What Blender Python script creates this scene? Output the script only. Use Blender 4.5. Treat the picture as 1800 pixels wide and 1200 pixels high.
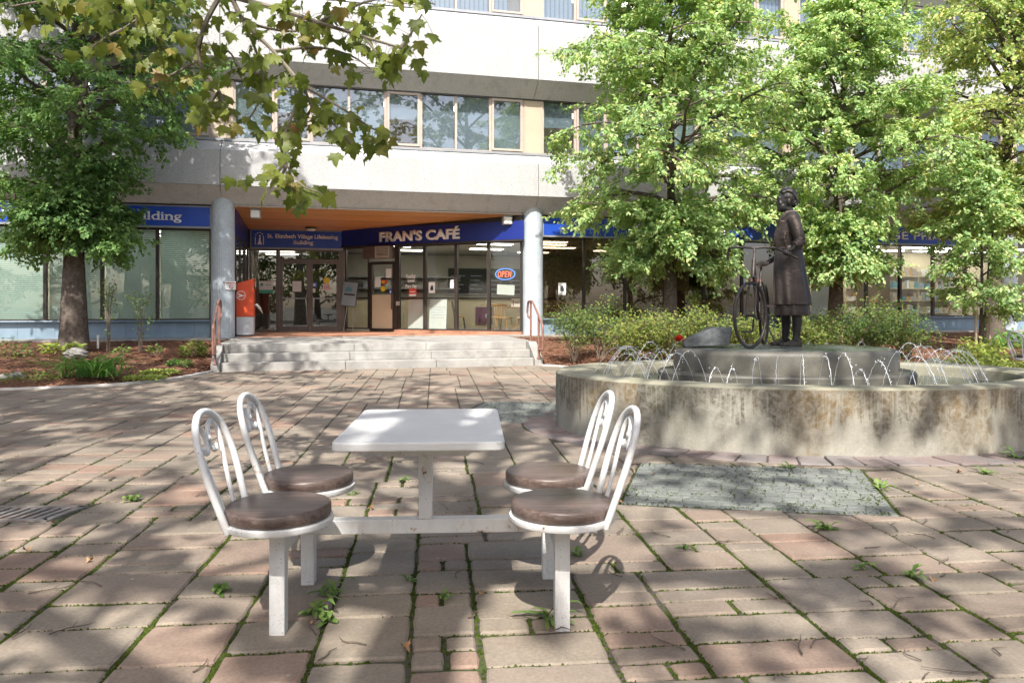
import bpy, bmesh, math, random
import numpy as np
from mathutils import Vector, Matrix, Quaternion, Euler

for _o in list(bpy.data.objects):
    bpy.data.objects.remove(_o, do_unlink=True)
scene = bpy.context.scene
COL = scene.collection
PI = math.pi

# ------------------------------------------------------------------ camera
EYE = 1.33
cam_d = bpy.data.cameras.new("camera")
cam = bpy.data.objects.new("camera", cam_d)
COL.objects.link(cam)
cam.location = (0, 0, EYE)
cam.rotation_euler = (PI / 2, 0, 0)
cam_d.sensor_fit = 'HORIZONTAL'
cam_d.sensor_width = 36.0
cam_d.lens = 27.0
cam_d.shift_y = -65.0 / 1800.0
cam_d.clip_start = 0.05
cam_d.clip_end = 1500
scene.camera = cam

# ------------------------------------------------------------------ sky and sun
SUN_DIR = Vector((0.05, 0.88, -1.0)).normalized()      # the way the light travels
SUN_ELEV = math.asin(-SUN_DIR.z)
SUN_AZ = math.atan2(-SUN_DIR.x, -SUN_DIR.y)              # bearing of the sun from +Y
world = bpy.data.worlds.new("World")
scene.world = world
world.use_nodes = True
wn = world.node_tree
wn.nodes.clear()
sky = wn.nodes.new('ShaderNodeTexSky')
sky.sky_type = 'NISHITA'
sky.sun_disc = False
sky.sun_elevation = SUN_ELEV
sky.sun_rotation = SUN_AZ
sky.altitude = 100
sky.air_density = 0.7
sky.dust_density = 3.5
sky.ozone_density = 0.6
bg = wn.nodes.new('ShaderNodeBackground')
bg.inputs['Strength'].default_value = 0.125
wo = wn.nodes.new('ShaderNodeOutputWorld')
wn.links.new(sky.outputs[0], bg.inputs[0])
wn.links.new(bg.outputs[0], wo.inputs[0])

sun_d = bpy.data.lights.new("sun", 'SUN')
sun_d.energy = 3.4
sun_d.angle = math.radians(0.53)
sun_d.color = (1.0, 0.955, 0.885)
sun = bpy.data.objects.new("sun", sun_d)
COL.objects.link(sun)
sun.rotation_euler = SUN_DIR.to_track_quat('-Z', 'Y').to_euler()
sun.location = (0, -10, 30)

scene.view_settings.view_transform = 'Standard'
scene.view_settings.look = 'None'
scene.view_settings.gamma = 1.0
scene.view_settings.use_curve_mapping = False
scene.view_settings.exposure = 1.25

scene.render.engine = 'CYCLES'
scene.cycles.max_bounces = 8
scene.cycles.diffuse_bounces = 4
scene.cycles.glossy_bounces = 3
scene.cycles.transmission_bounces = 4
scene.cycles.transparent_max_bounces = 16
scene.cycles.caustics_reflective = False
scene.cycles.caustics_refractive = False
scene.cycles.sample_clamp_indirect = 6.0
scene.cycles.use_denoising = True

# the building's frame: u along the facade, v into the building
TH = math.atan(0.25)
BC, BS = math.cos(TH), math.sin(TH)
FY = 21.1


def BW(u, v, z=0.0):
    return Vector((BC * u - BS * v, FY + BS * u + BC * v, z))

# ------------------------------------------------------------------ mesh helpers
class MB:
    """collects shapes that make ONE part"""

    def __init__(self):
        self.v, self.f, self.uv = [], [], None

    def add(self, vs, fs):
        o = len(self.v)
        self.v.extend([tuple(p) for p in vs])
        self.f.extend([tuple(i + o for i in f) for f in fs])
        return self

    def box(self, x0, x1, y0, y1, z0, z1, rot=None, piv=None):
        vs = [Vector(p) for p in ((x0, y0, z0), (x1, y0, z0), (x1, y1, z0), (x0, y1, z0),
                                  (x0, y0, z1), (x1, y0, z1), (x1, y1, z1), (x0, y1, z1))]
        if rot is not None:
            p0 = Vector(piv) if piv is not None else Vector(((x0 + x1) / 2, (y0 + y1) / 2, (z0 + z1) / 2))
            R = Euler(rot).to_matrix()
            vs = [R @ (q - p0) + p0 for q in vs]
        return self.add(vs, [(0, 3, 2, 1), (4, 5, 6, 7), (0, 1, 5, 4), (1, 2, 6, 5), (2, 3, 7, 6), (3, 0, 4, 7)])

    def tube(self, pts, r, n=8, closed=False, cap=True):
        pts = [Vector(p) for p in pts]
        m = len(pts)
        if not hasattr(r, '__len__'):
            r = [r] * m
        vs, fs = [], []
        up = None
        for i, p in enumerate(pts):
            a = pts[(i - 1) % m] if (i > 0 or closed) else p
            b = pts[(i + 1) % m] if (i < m - 1 or closed) else p
            t = (b - a)
            t = t.normalized() if t.length > 1e-9 else Vector((0, 0, 1))
            if up is None:
                up = Vector((0, 0, 1)) if abs(t.z) < .9 else Vector((1, 0, 0))
            s = t.cross(up)
            if s.length < 1e-6:
                s = t.cross(Vector((.3, .9, .1)))
            s.normalize()
            w = s.cross(t).normalized()
            up = w
            for k in range(n):
                q = 2 * PI * k / n
                vs.append(p + (s * math.cos(q) + w * math.sin(q)) * r[i])
        for i in range(m if closed else m - 1):
            j = (i + 1) % m
            for k in range(n):
                l = (k + 1) % n
                fs.append((i * n + k, i * n + l, j * n + l, j * n + k))
        if cap and not closed:
            fs.append(tuple(range(n))[::-1])
            fs.append(tuple((m - 1) * n + k for k in range(n)))
        return self.add(vs, fs)

    def lathe(self, prof, n=48, cx=0, cy=0, a0=0, a1=2 * PI, closed_prof=False):
        full = abs(a1 - a0 - 2 * PI) < 1e-6
        cnt = n if full else n + 1
        vs, fs = [], []
        m = len(prof)
        for k in range(cnt):
            a = a0 + (a1 - a0) * k / n
            for (r, z) in prof:
                vs.append((cx + r * math.cos(a), cy + r * math.sin(a), z))
        for k in range(n):
            l = (k + 1) % cnt
            for i in range(m if closed_prof else m - 1):
                j = (i + 1) % m
                fs.append((k * m + i, l * m + i, l * m + j, k * m + j))
        return self.add(vs, fs)

    def prism(self, poly, z0, z1):
        n = len(poly)
        vs = [(x, y, z0) for x, y in poly] + [(x, y, z1) for x, y in poly]
        fs = [tuple(range(n))[::-1], tuple(range(n, 2 * n))]
        fs += [(i, (i + 1) % n, n + (i + 1) % n, n + i) for i in range(n)]
        return self.add(vs, fs)

    def extrude_profile(self, prof, x0, x1):
        """prof: list of (y,z), extruded along x"""
        n = len(prof)
        vs = [(x0, y, z) for y, z in prof] + [(x1, y, z) for y, z in prof]
        fs = [tuple(range(n))[::-1], tuple(range(n, 2 * n))]
        fs += [(i, (i + 1) % n, n + (i + 1) % n, n + i) for i in range(n)]
        return self.add(vs, fs)

    def ball(self, c, r, seg=10, rings=7, scale=(1, 1, 1)):
        vs, fs = [], []
        for i in range(rings + 1):
            ph = PI * i / rings
            for k in range(seg):
                q = 2 * PI * k / seg
                vs.append((c[0] + r * scale[0] * math.sin(ph) * math.cos(q),
                           c[1] + r * scale[1] * math.sin(ph) * math.sin(q), c[2] + r * scale[2] * math.cos(ph)))
        for i in range(rings):
            for k in range(seg):
                l = (k + 1) % seg
                fs.append((i * seg + k, (i + 1) * seg + k, (i + 1) * seg + l, i * seg + l))
        return self.add(vs, fs)

    def loft(self, rings, cap=True):
        n = len(rings[0])
        vs = [p for r in rings for p in r]
        fs = []
        for i in range(len(rings) - 1):
            for k in range(n):
                l = (k + 1) % n
                fs.append((i * n + k, i * n + l, (i + 1) * n + l, (i + 1) * n + k))
        if cap:
            fs.append(tuple(range(n))[::-1])
            fs.append(tuple((len(rings) - 1) * n + k for k in range(n)))
        return self.add(vs, fs)

    def mesh(self, name):
        me = bpy.data.meshes.new(name)
        me.from_pydata(self.v, [], self.f)
        me.update()
        return me

    def build(self, name, mat, parent=None, smooth=False, bevel=0.0, seg=2, fixn=True):
        me = self.mesh(name)
        if fixn:
            bm = bmesh.new()
            bm.from_mesh(me)
            bmesh.ops.recalc_face_normals(bm, faces=bm.faces)
            bm.to_mesh(me)
            bm.free()
        o = link(name, me, mat, parent)
        if smooth:
            smooth_mesh(me)
        if bevel > 0:
            b = o.modifiers.new("bevel", 'BEVEL')
            b.width = bevel
            b.segments = seg
            b.limit_method = 'ANGLE'
            b.angle_limit = math.radians(40)
        return o


def smooth_mesh(me, angle=40):
    me.polygons.foreach_set('use_smooth', [True] * len(me.polygons))
    try:
        me.set_sharp_from_angle(angle=math.radians(angle))
    except Exception:
        pass


def link(name, me, mat, parent=None):
    if mat is not None and me is not None and len(me.materials) == 0:
        me.materials.append(mat)
    o = bpy.data.objects.new(name, me)
    COL.objects.link(o)
    if parent is not None:
        o.parent = parent
    return o


def tag(o, label=None, cat=None, group=None, kind=None):
    if label:
        o["label"] = label
    if cat:
        o["category"] = cat
    if group:
        o["group"] = group
    if kind:
        o["kind"] = kind
    return o


def thing(name, label, cat, loc=(0, 0, 0), rz=0.0, group=None):
    o = bpy.data.objects.new(name, None)
    o.empty_display_size = .2
    COL.objects.link(o)
    o.location = loc
    o.rotation_euler = (0, 0, rz)
    return tag(o, label, cat, group)


def bthing(name, label, cat, u, v, z, group=None, rz=0.0):
    return thing(name, label, cat, BW(u, v, z), TH + rz, group)


def copy_tree(o, parent=None):
    c = o.copy()
    COL.objects.link(c)
    c.parent = parent
    for ch in [x for x in KIDS.get(o.name, list(o.children))]:
        copy_tree(ch, c)
    return c


KIDS = {}


def place(o, loc=None, rz=None):
    if loc is not None:
        o.location = loc
    if rz is not None:
        o.rotation_euler = (0, 0, rz)
    return o


def raw_mesh(name, V, F):
    """V (n,3) float array, F (m,k) int array, all faces with k corners"""
    me = bpy.data.meshes.new(name)
    V = np.asarray(V, np.float32)
    F = np.asarray(F, np.int32)
    m, k = F.shape
    me.vertices.add(len(V))
    me.vertices.foreach_set('co', V.ravel())
    me.loops.add(m * k)
    me.loops.foreach_set('vertex_index', F.ravel())
    me.polygons.add(m)
    me.polygons.foreach_set('loop_start', np.arange(0, m * k, k, dtype=np.int32))
    try:
        me.polygons.foreach_set('loop_total', np.full(m, k, dtype=np.int32))
    except Exception:
        pass
    me.update(calc_edges=True)
    return me


def text_meshes(strs, bold=0.0, shear=0.0):
    """many strings at once, so that the scene is evaluated only once"""
    obs = []
    for t_ in strs:
        cu = bpy.data.curves.new("lettering", 'FONT')
        cu.body = t_
        cu.size = 1.0
        cu.offset = bold
        cu.shear = shear
        cu.resolution_u = 4
        ob = bpy.data.objects.new("lettering_src", cu)
        COL.objects.link(ob)
        obs.append((ob, cu))
    dg = bpy.context.evaluated_depsgraph_get()
    dg.update()
    out = [bpy.data.meshes.new_from_object(ob.evaluated_get(dg)) for ob, _ in obs]
    for ob, cu in obs:
        bpy.data.objects.remove(ob, do_unlink=True)
        bpy.data.curves.remove(cu)
    return out


def text_mesh(t_, size=1.0, extrude=0.0, bold=0.0, shear=0.0, align='LEFT', space=1.0):
    return text_meshes([t_], bold, shear)[0]


def text_part(s, parent, mat, x, y, z, width=None, height=None, name='lettering', bold=0.0, shear=0.0,
              extrude=.004, align='LEFT', serif=0.0, stuff=False):
    """text standing in the local xz plane, facing -y, scaled to width x height (cap box)"""
    me = text_mesh(s, 1.0, 0.0, bold, shear, 'LEFT')
    n = len(me.vertices)
    co = np.zeros(n * 3, np.float32)
    me.vertices.foreach_get('co', co)
    co = co.reshape(-1, 3)
    x0, x1, y0, y1 = co[:, 0].min(), co[:, 0].max(), co[:, 1].min(), co[:, 1].max()
    if height is None:
        sx = sz = width / (x1 - x0)
    elif width is None:
        sx = sz = height / (y1 - y0)
    else:
        sx, sz = width / (x1 - x0), height / (y1 - y0)
    if align == 'CENTER':
        ox = (x0 + x1) / 2
    else:
        ox = x0
    bm = bmesh.new()
    bm.from_mesh(me)
    for vtx in bm.verts:
        px, py = vtx.co.x, vtx.co.y
        vtx.co = Vector(((px - ox) * sx, 0, (py - y0) * sz))
    if extrude > 0:
        r = bmesh.ops.extrude_face_region(bm, geom=bm.faces[:])
        vs = [e for e in r['geom'] if isinstance(e, bmesh.types.BMVert)]
        bmesh.ops.translate(bm, vec=(0, -extrude, 0), verts=vs)
    bmesh.ops.recalc_face_normals(bm, faces=bm.faces)
    bm.to_mesh(me)
    bm.free()
    me.materials.clear()
    o = link(name, me, mat, parent)
    o.location = (x, y, z)
    if stuff:
        o["kind"] = "stuff"
    return o
# ------------------------------------------------------------------ materials
def N(nt, typ, ins=None, **props):
    nd = nt.nodes.new(typ)
    for k, v in props.items():
        setattr(nd, k, v)
    for k, v in (ins or {}).items():
        s = nd.inputs[k]
        if isinstance(v, bpy.types.NodeSocket):
            nt.links.new(v, s)
        else:
            s.default_value = v
    return nd


def rgba(c):
    return (c[0], c[1], c[2], 1.0)


def mixc(nt, fac, a, b, blend='MIX'):
    m = nt.nodes.new('ShaderNodeMix')
    m.data_type = 'RGBA'
    m.blend_type = blend
    for i, v in ((0, fac), (6, a), (7, b)):
        if isinstance(v, bpy.types.NodeSocket):
            nt.links.new(v, m.inputs[i])
        elif i == 0:
            m.inputs[0].default_value = v
        else:
            m.inputs[i].default_value = rgba(v)
    return m.outputs[2]


def math_n(nt, op, a, b=None, c=None):
    m = nt.nodes.new('ShaderNodeMath')
    m.operation = op
    for i, v in enumerate((a, b, c)):
        if v is None:
            continue
        if isinstance(v, bpy.types.NodeSocket):
            nt.links.new(v, m.inputs[i])
        else:
            m.inputs[i].default_value = v
    return m.outputs[0]


def ramp(nt, fac, stops, interp='LINEAR'):
    r = nt.nodes.new('ShaderNodeValToRGB')
    nt.links.new(fac, r.inputs[0])
    cr = r.color_ramp
    cr.interpolation = interp
    while len(cr.elements) > 1:
        cr.elements.remove(cr.elements[-1])
    cr.elements[0].position = stops[0][0]
    cr.elements[0].color = rgba(stops[0][1])
    for p, c in stops[1:]:
        e = cr.elements.new(p)
        e.color = rgba(c)
    return r.outputs[0]


def new_mat(name):
    m = bpy.data.materials.new(name)
    m.use_nodes = True
    nt = m.node_tree
    nt.nodes.clear()
    out = nt.nodes.new('ShaderNodeOutputMaterial')
    b = nt.nodes.new('ShaderNodeBsdfPrincipled')
    nt.links.new(b.outputs[0], out.inputs[0])
    return m, nt, b, out


def coords(nt, kind='Object', scale=(1, 1, 1)):
    tc = nt.nodes.new('ShaderNodeTexCoord')
    mp = nt.nodes.new('ShaderNodeMapping')
    mp.inputs['Scale'].default_value = scale
    nt.links.new(tc.outputs[kind], mp.inputs[0])
    return mp.outputs[0]


def world_pos(nt, scale=(1, 1, 1)):
    g = nt.nodes.new('ShaderNodeNewGeometry')
    mp = nt.nodes.new('ShaderNodeMapping')
    mp.inputs['Scale'].default_value = scale
    nt.links.new(g.outputs['Position'], mp.inputs[0])
    return mp.outputs[0]


def noise(nt, vec, scale=5.0, detail=4.0, rough=0.55, dist=0.0):
    n = N(nt, 'ShaderNodeTexNoise', {'Scale': scale, 'Detail': detail, 'Roughness': rough, 'Distortion': dist})
    nt.links.new(vec, n.inputs['Vector'])
    return n.outputs[0]


def set_bump(nt, b, h, strength=.3, dist=.01):
    bp = N(nt, 'ShaderNodeBump', {'Strength': strength, 'Distance': dist, 'Height': h})
    nt.links.new(bp.outputs[0], b.inputs['Normal'])


def lin(c):
    """sRGB 0-255 to linear"""
    return tuple(((x / 255 + .055) / 1.055) ** 2.4 if x > 10 else x / 255 / 12.92 for x in c)


def mk(name, col, rough=.6, metal=0.0, var=.18, vs=5.0, bump=.15, bs=60.0, spec=.5, dirt=None, dirt_amt=.5, ds=2.0,
       coat=0.0, kind='world'):
    m, nt, b, out = new_mat(name)
    vec = world_pos(nt) if kind == 'world' else coords(nt, kind)
    n1 = noise(nt, vec, vs, 5)
    dark = tuple(x * (1 - var) for x in col)
    lite = tuple(min(1, x * (1 + var)) for x in col)
    c = ramp(nt, n1, [(.3, dark), (.7, lite)])
    if dirt:
        n2 = noise(nt, vec, ds, 6, .65)
        f = math_n(nt, 'MULTIPLY', ramp(nt, n2, [(.5, (0, 0, 0)), (.68, (1, 1, 1))]), dirt_amt)
        c = mixc(nt, f, c, dirt)
    nt.links.new(c, b.inputs['Base Color'])
    rr = math_n(nt, 'ADD', math_n(nt, 'MULTIPLY', n1, .25), rough - .12)
    nt.links.new(rr, b.inputs['Roughness'])
    b.inputs['Metallic'].default_value = metal
    b.inputs['Specular IOR Level'].default_value = spec
    b.inputs['Coat Weight'].default_value = coat
    if bump > 0:
        set_bump(nt, b, noise(nt, vec, bs, 4), bump, .004)
    return m


MAT = {}


def paver_mat(name, stops, mott, rough=.82):
    m, nt, b, out = new_mat(name)
    vec = world_pos(nt)
    oi = nt.nodes.new('ShaderNodeObjectInfo')
    g = nt.nodes.new('ShaderNodeNewGeometry')
    r = math_n(nt, 'FRACT', math_n(nt, 'ADD', math_n(nt, 'MULTIPLY', oi.outputs['Random'], 3.7), g.outputs['Random Per Island']))
    base = ramp(nt, r, stops)
    n1 = noise(nt, vec, 3.1, 6, .62, .4)
    c = mixc(nt, math_n(nt, 'MULTIPLY', ramp(nt, n1, [(.42, (0, 0, 0)), (.66, (1, 1, 1))]), .55), base, mott)
    n2 = noise(nt, vec, 60, 5, .7)
    c = mixc(nt, .55, c, ramp(nt, n2, [(.25, (.52, .5, .48)), (.75, (1.32, 1.32, 1.32))]), 'MULTIPLY')
    n4 = noise(nt, vec, 1.1, 4, .6, .3)
    c = mixc(nt, .8, c, ramp(nt, n4, [(.32, (.58, .57, .56)), (.66, (1.18, 1.17, 1.15))]), 'MULTIPLY')
    # dark specks and pale lichen dots
    vo = N(nt, 'ShaderNodeTexVoronoi', {'Scale': 34.0})
    nt.links.new(vec, vo.inputs['Vector'])
    spk = ramp(nt, vo.outputs['Distance'], [(.05, (1, 1, 1)), (.11, (0, 0, 0))])
    n3 = noise(nt, vec, 9, 3)
    c = mixc(nt, math_n(nt, 'MULTIPLY', spk, ramp(nt, n3, [(.56, (0, 0, 0)), (.64, (.8, .8, .8))])), c, (.12, .11, .10))
    vo2 = N(nt, 'ShaderNodeTexVoronoi', {'Scale': 13.0})
    nt.links.new(vec, vo2.inputs['Vector'])
    spk2 = ramp(nt, vo2.outputs['Distance'], [(.07, (1, 1, 1)), (.16, (0, 0, 0))])
    c = mixc(nt, math_n(nt, 'MULTIPLY', spk2, ramp(nt, n3, [(.3, (.55, .55, .55)), (.42, (0, 0, 0))])), c, (.55, .54, .50))
    nt.links.new(c, b.inputs['Base Color'])
    b.inputs['Roughness'].default_value = rough
    b.inputs['Specular IOR Level'].default_value = .3
    h = math_n(nt, 'ADD', math_n(nt, 'MULTIPLY', n2, .35), noise(nt, vec, 14, 5, .6))
    set_bump(nt, b, h, .45, .008)
    return m


MAT['paver'] = paver_mat('paving stone', [(0, (0.234, 0.202, 0.164)), (.25, (0.271, 0.232, 0.184)), (.45, (0.249, 0.215, 0.178)),
                                          (.66, (0.282, 0.215, 0.170)), (.80, (0.258, 0.225, 0.186)), (.95, (0.294, 0.196, 0.150)),
                                          (1, (0.261, 0.228, 0.186))], (0.282, 0.232, 0.184))
MAT['sett'] = paver_mat('granite sett', [(0, (.175, .19, .18)), (.5, (.205, .22, .205)), (1, (.24, .25, .235))], (.18, .205, .175))
MAT['soldier'] = paver_mat('fountain edging stone', [(0, (0.218, 0.181, 0.172)), (.5, (0.258, 0.202, 0.191)), (1, (0.210, 0.194, 0.191))], (0.242, 0.211, 0.200))


def soil_moss():
    m, nt, b, out = new_mat('mossy joint soil')
    vec = world_pos(nt)
    n1 = noise(nt, vec, 1.3, 5, .6)
    n2 = noise(nt, vec, 45, 4, .7)
    soil = ramp(nt, n2, [(.3, (.045, .038, .03)), (.7, (.10, .085, .068))])
    moss = ramp(nt, n2, [(.25, (.028, .046, .009)), (.75, (.075, .108, .020))])
    # moss grows in patches, less of it far off where the square is walked on
    c = mixc(nt, ramp(nt, n1, [(.50, (0, 0, 0)), (.62, (1, 1, 1))]), soil, moss)
    nt.links.new(c, b.inputs['Base Color'])
    b.inputs['Roughness'].default_value = .95
    set_bump(nt, b, n2, .8, .01)
    return m


MAT['soil'] = soil_moss()
MAT['mulch'] = mk('bark mulch', (.17, .085, .055), .95, var=.5, vs=22, bump=.9, bs=70, spec=.1, dirt=(.09, .06, .045), dirt_amt=.8, ds=3)
MAT['chip'] = mk('bark chip', (.22, .115, .075), .95, var=.5, vs=30, bump=.4, bs=90, spec=.1)
MAT['concrete'] = mk('grey concrete', (.32, .312, .292), .85, var=.22, vs=2.4, bump=.35, bs=90, spec=.25, dirt=(.20, .19, .17), dirt_amt=.75, ds=3.2)
MAT['kerb'] = mk('pale kerb concrete', (.55, .53, .5), .9, var=.2, vs=6, bump=.4, bs=80, spec=.2)


def precast():
    m, nt, b, out = new_mat('exposed aggregate precast')
    vec = world_pos(nt)
    n1 = noise(nt, vec, 1.2, 5, .6)
    n2 = noise(nt, vec, 42, 3, .8)
    c = ramp(nt, n2, [(.3, (.25, .255, .26)), (.46, (.43, .435, .44)), (.70, (.53, .535, .54))])
    c = mixc(nt, .7, c, ramp(nt, n1, [(.3, (.86, .85, .83)), (.7, (1, 1, 1))]), 'MULTIPLY')
    # rain streaks
    sv = world_pos(nt, (7, 7, .35))
    st = ramp(nt, noise(nt, sv, 1.0, 4, .6), [(.50, (0, 0, 0)), (.75, (1, 1, 1))])
    c = mixc(nt, math_n(nt, 'MULTIPLY', st, .45), c, (.36, .35, .33))
    nt.links.new(c, b.inputs['Base Color'])
    b.inputs['Roughness'].default_value = .9
    b.inputs['Specular IOR Level'].default_value = .25
    set_bump(nt, b, n2, .6, .012)
    return m


MAT['precast'] = precast()


def precast_under():
    m, nt, b, out = new_mat('brightened weathered soffit')
    vec = world_pos(nt)
    n2 = noise(nt, vec, 42, 3, .8)
    c = ramp(nt, n2, [(.3, (.40, .395, .38)), (.55, (.57, .565, .55)), (.75, (.68, .675, .66))])  # underside copy of the precast, colour raised to brighten its shaded face
    sv = world_pos(nt, (4, 4, .5))
    st = ramp(nt, noise(nt, sv, 1.0, 4, .6), [(.5, (0, 0, 0)), (.75, (1, 1, 1))])
    c = mixc(nt, math_n(nt, 'MULTIPLY', st, .5), c, (.34, .33, .32))
    nt.links.new(c, b.inputs['Base Color'])
    b.inputs['Roughness'].default_value = .92
    b.inputs['Specular IOR Level'].default_value = .2
    set_bump(nt, b, n2, .6, .012)
    return m


MAT['precast_under'] = precast_under()


def mosaic():
    m, nt, b, out = new_mat('pale blue mosaic tile')
    tc = nt.nodes.new('ShaderNodeTexCoord')
    br = N(nt, 'ShaderNodeTexBrick', {'Scale': 1.0, 'Mortar Size': .0045, 'Mortar Smooth': .2, 'Brick Width': .05, 'Row Height': .05,
                                      'Color1': rgba((.46, .54, .60)), 'Color2': rgba((.56, .62, .67)), 'Mortar': rgba((.34, .37, .40))})
    br.offset = 0.0
    nt.links.new(tc.outputs['UV'], br.inputs['Vector'])
    n1 = noise(nt, tc.outputs['Object'], 3, 4)
    c = mixc(nt, .5, br.outputs[0], ramp(nt, n1, [(.3, (.8, .8, .8)), (.7, (1.1, 1.1, 1.1))]), 'MULTIPLY')
    nt.links.new(c, b.inputs['Base Color'])
    b.inputs['Roughness'].default_value = .35
    set_bump(nt, b, math_n(nt, 'SUBTRACT', 1.0, br.outputs[1]), .3, .003)
    return m


MAT['mosaic'] = mosaic()
MAT['base_tile'] = mk('blue grey wall tile', (.20, .275, .345), .45, var=.12, vs=3, bump=.05)
MAT['frame_dark'] = mk('dark bronze frame', (.055, .045, .04), .4, metal=.3, var=.2, bump=.05)
MAT['frame_brown'] = mk('brown aluminium frame', (.13, .10, .085), .4, metal=.3, var=.15, bump=.05)
MAT['frame_pink'] = mk('pale tan window frame', (.43, .36, .31), .5, var=.08, bump=.03)
MAT['tan_panel'] = mk('tan metal panel', (.46, .375, .28), .55, var=.05, vs=1.5, bump=.02)
MAT['sill_metal'] = mk('grey sill flashing', (.30, .31, .33), .5, metal=.4, var=.1, bump=.03)
MAT['sign_blue'] = mk('blue sign face', (.018, .070, .43), .35, var=.12, vs=1.5, bump=.02)
MAT['sign_navy'] = mk('navy sign face', (.012, .026, .20), .35, var=.12, vs=1.5, bump=.02)
MAT['sign_white'] = mk('white lettering', (.85, .85, .84), .5, var=.05, bump=.02)
MAT['pale_letter'] = mk('faded pale lettering', (.88, .84, .84), .5, var=.06, bump=.02)
MAT['terracotta'] = mk('terracotta tile', (.40, .20, .125), .6, var=.28, vs=2.6, bump=.1, dirt=(.30, .17, .12), dirt_amt=.5)
MAT['rail'] = mk('brown painted rail', (.24, .125, .10), .5, var=.2, vs=12, bump=.1, dirt=(.16, .07, .035), dirt_amt=.8, ds=9)
MAT['mail_red'] = mk('post box red', (.68, .085, .025), .4, var=.1, vs=3, bump=.02, dirt=(.5, .07, .03), dirt_amt=.4, ds=4)
MAT['mail_grey'] = mk('post box grey', (.52, .55, .58), .45, var=.08, bump=.03)
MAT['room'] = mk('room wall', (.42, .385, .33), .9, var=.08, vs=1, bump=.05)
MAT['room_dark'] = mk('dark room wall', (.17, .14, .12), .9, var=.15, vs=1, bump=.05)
MAT['room_floor'] = mk('room floor', (.23, .20, .17), .6, var=.15, vs=2, bump=.05)
MAT['room_ceiling'] = mk('ceiling tile', (.72, .71, .68), .95, var=.05, vs=2, bump=.05)
MAT['cream'] = mk('cream panel', (.56, .48, .34), .55, var=.07, vs=2, bump=.03)
MAT['board'] = mk('whiteboard', (.84, .86, .85), .35, var=.04, bump=.01)
MAT['paper'] = mk('white paper', (.74, .75, .74), .8, var=.05, bump=.02)
MAT['ink'] = mk('black ink', (.03, .03, .035), .8, var=.1, bump=.0)
MAT['pen'] = mk('faint pen writing', (.42, .45, .55), .8, var=.2, bump=.0)
MAT['yellow'] = mk('yellow sticker', (.75, .55, .03), .6, var=.08, bump=.0)
MAT['red'] = mk('red print', (.6, .07, .05), .6, var=.08, bump=.0)
MAT['stk_blue'] = mk('blue sticker', (.03, .12, .5), .6, var=.08, bump=.0)
MAT['green'] = mk('green print', (.05, .35, .22), .6, var=.08, bump=.0)
MAT['teal'] = mk('teal print', (.10, .30, .36), .6, var=.15, bump=.0)
MAT['poster_grey'] = mk('grey blue poster', (.30, .37, .42), .6, var=.08, bump=.0)
MAT['purple'] = mk('purple poster', (.16, .05, .10), .6, var=.2, bump=.0)
MAT['black_metal'] = mk('black metal', (.03, .03, .032), .45, metal=.4, var=.15, bump=.05)
MAT['oak'] = mk('varnished oak', (.50, .27, .09), .4, var=.25, vs=9, bump=.1)
MAT['stone_dark'] = mk('split dark granite', (.10, .11, .115), .7, var=.4, vs=26, bump=.5, bs=40)
MAT['rock'] = mk('garden rock', (.30, .285, .26), .9, var=.3, vs=6, bump=.6, bs=24)
MAT['flower_red'] = mk('red flower', (.62, .025, .02), .6, var=.25, vs=30, bump=.1)
MAT['white_plastic'] = mk('white plastic', (.75, .75, .72), .5, var=.06, bump=.02)
MAT['lamp_body'] = mk('grey lamp housing', (.40, .37, .33), .5, var=.1, bump=.03)
MAT['twig'] = mk('dry twig', (.11, .085, .065), .9, var=.3, vs=30, bump=.4)
MAT['dry_leaf'] = mk('dry leaf', (.36, .20, .09), .8, var=.4, vs=14, bump=.2)
MAT['iron'] = mk('rusty cast iron', (.26, .235, .215), .75, metal=.3, var=.3, vs=14, bump=.4, dirt=(.26, .12, .06), dirt_amt=.7, ds=6)
MAT['hole'] = mk('drain depth', (.012, .012, .012), .9, var=.1, bump=0)
MAT['wheel_bronze'] = None


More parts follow.
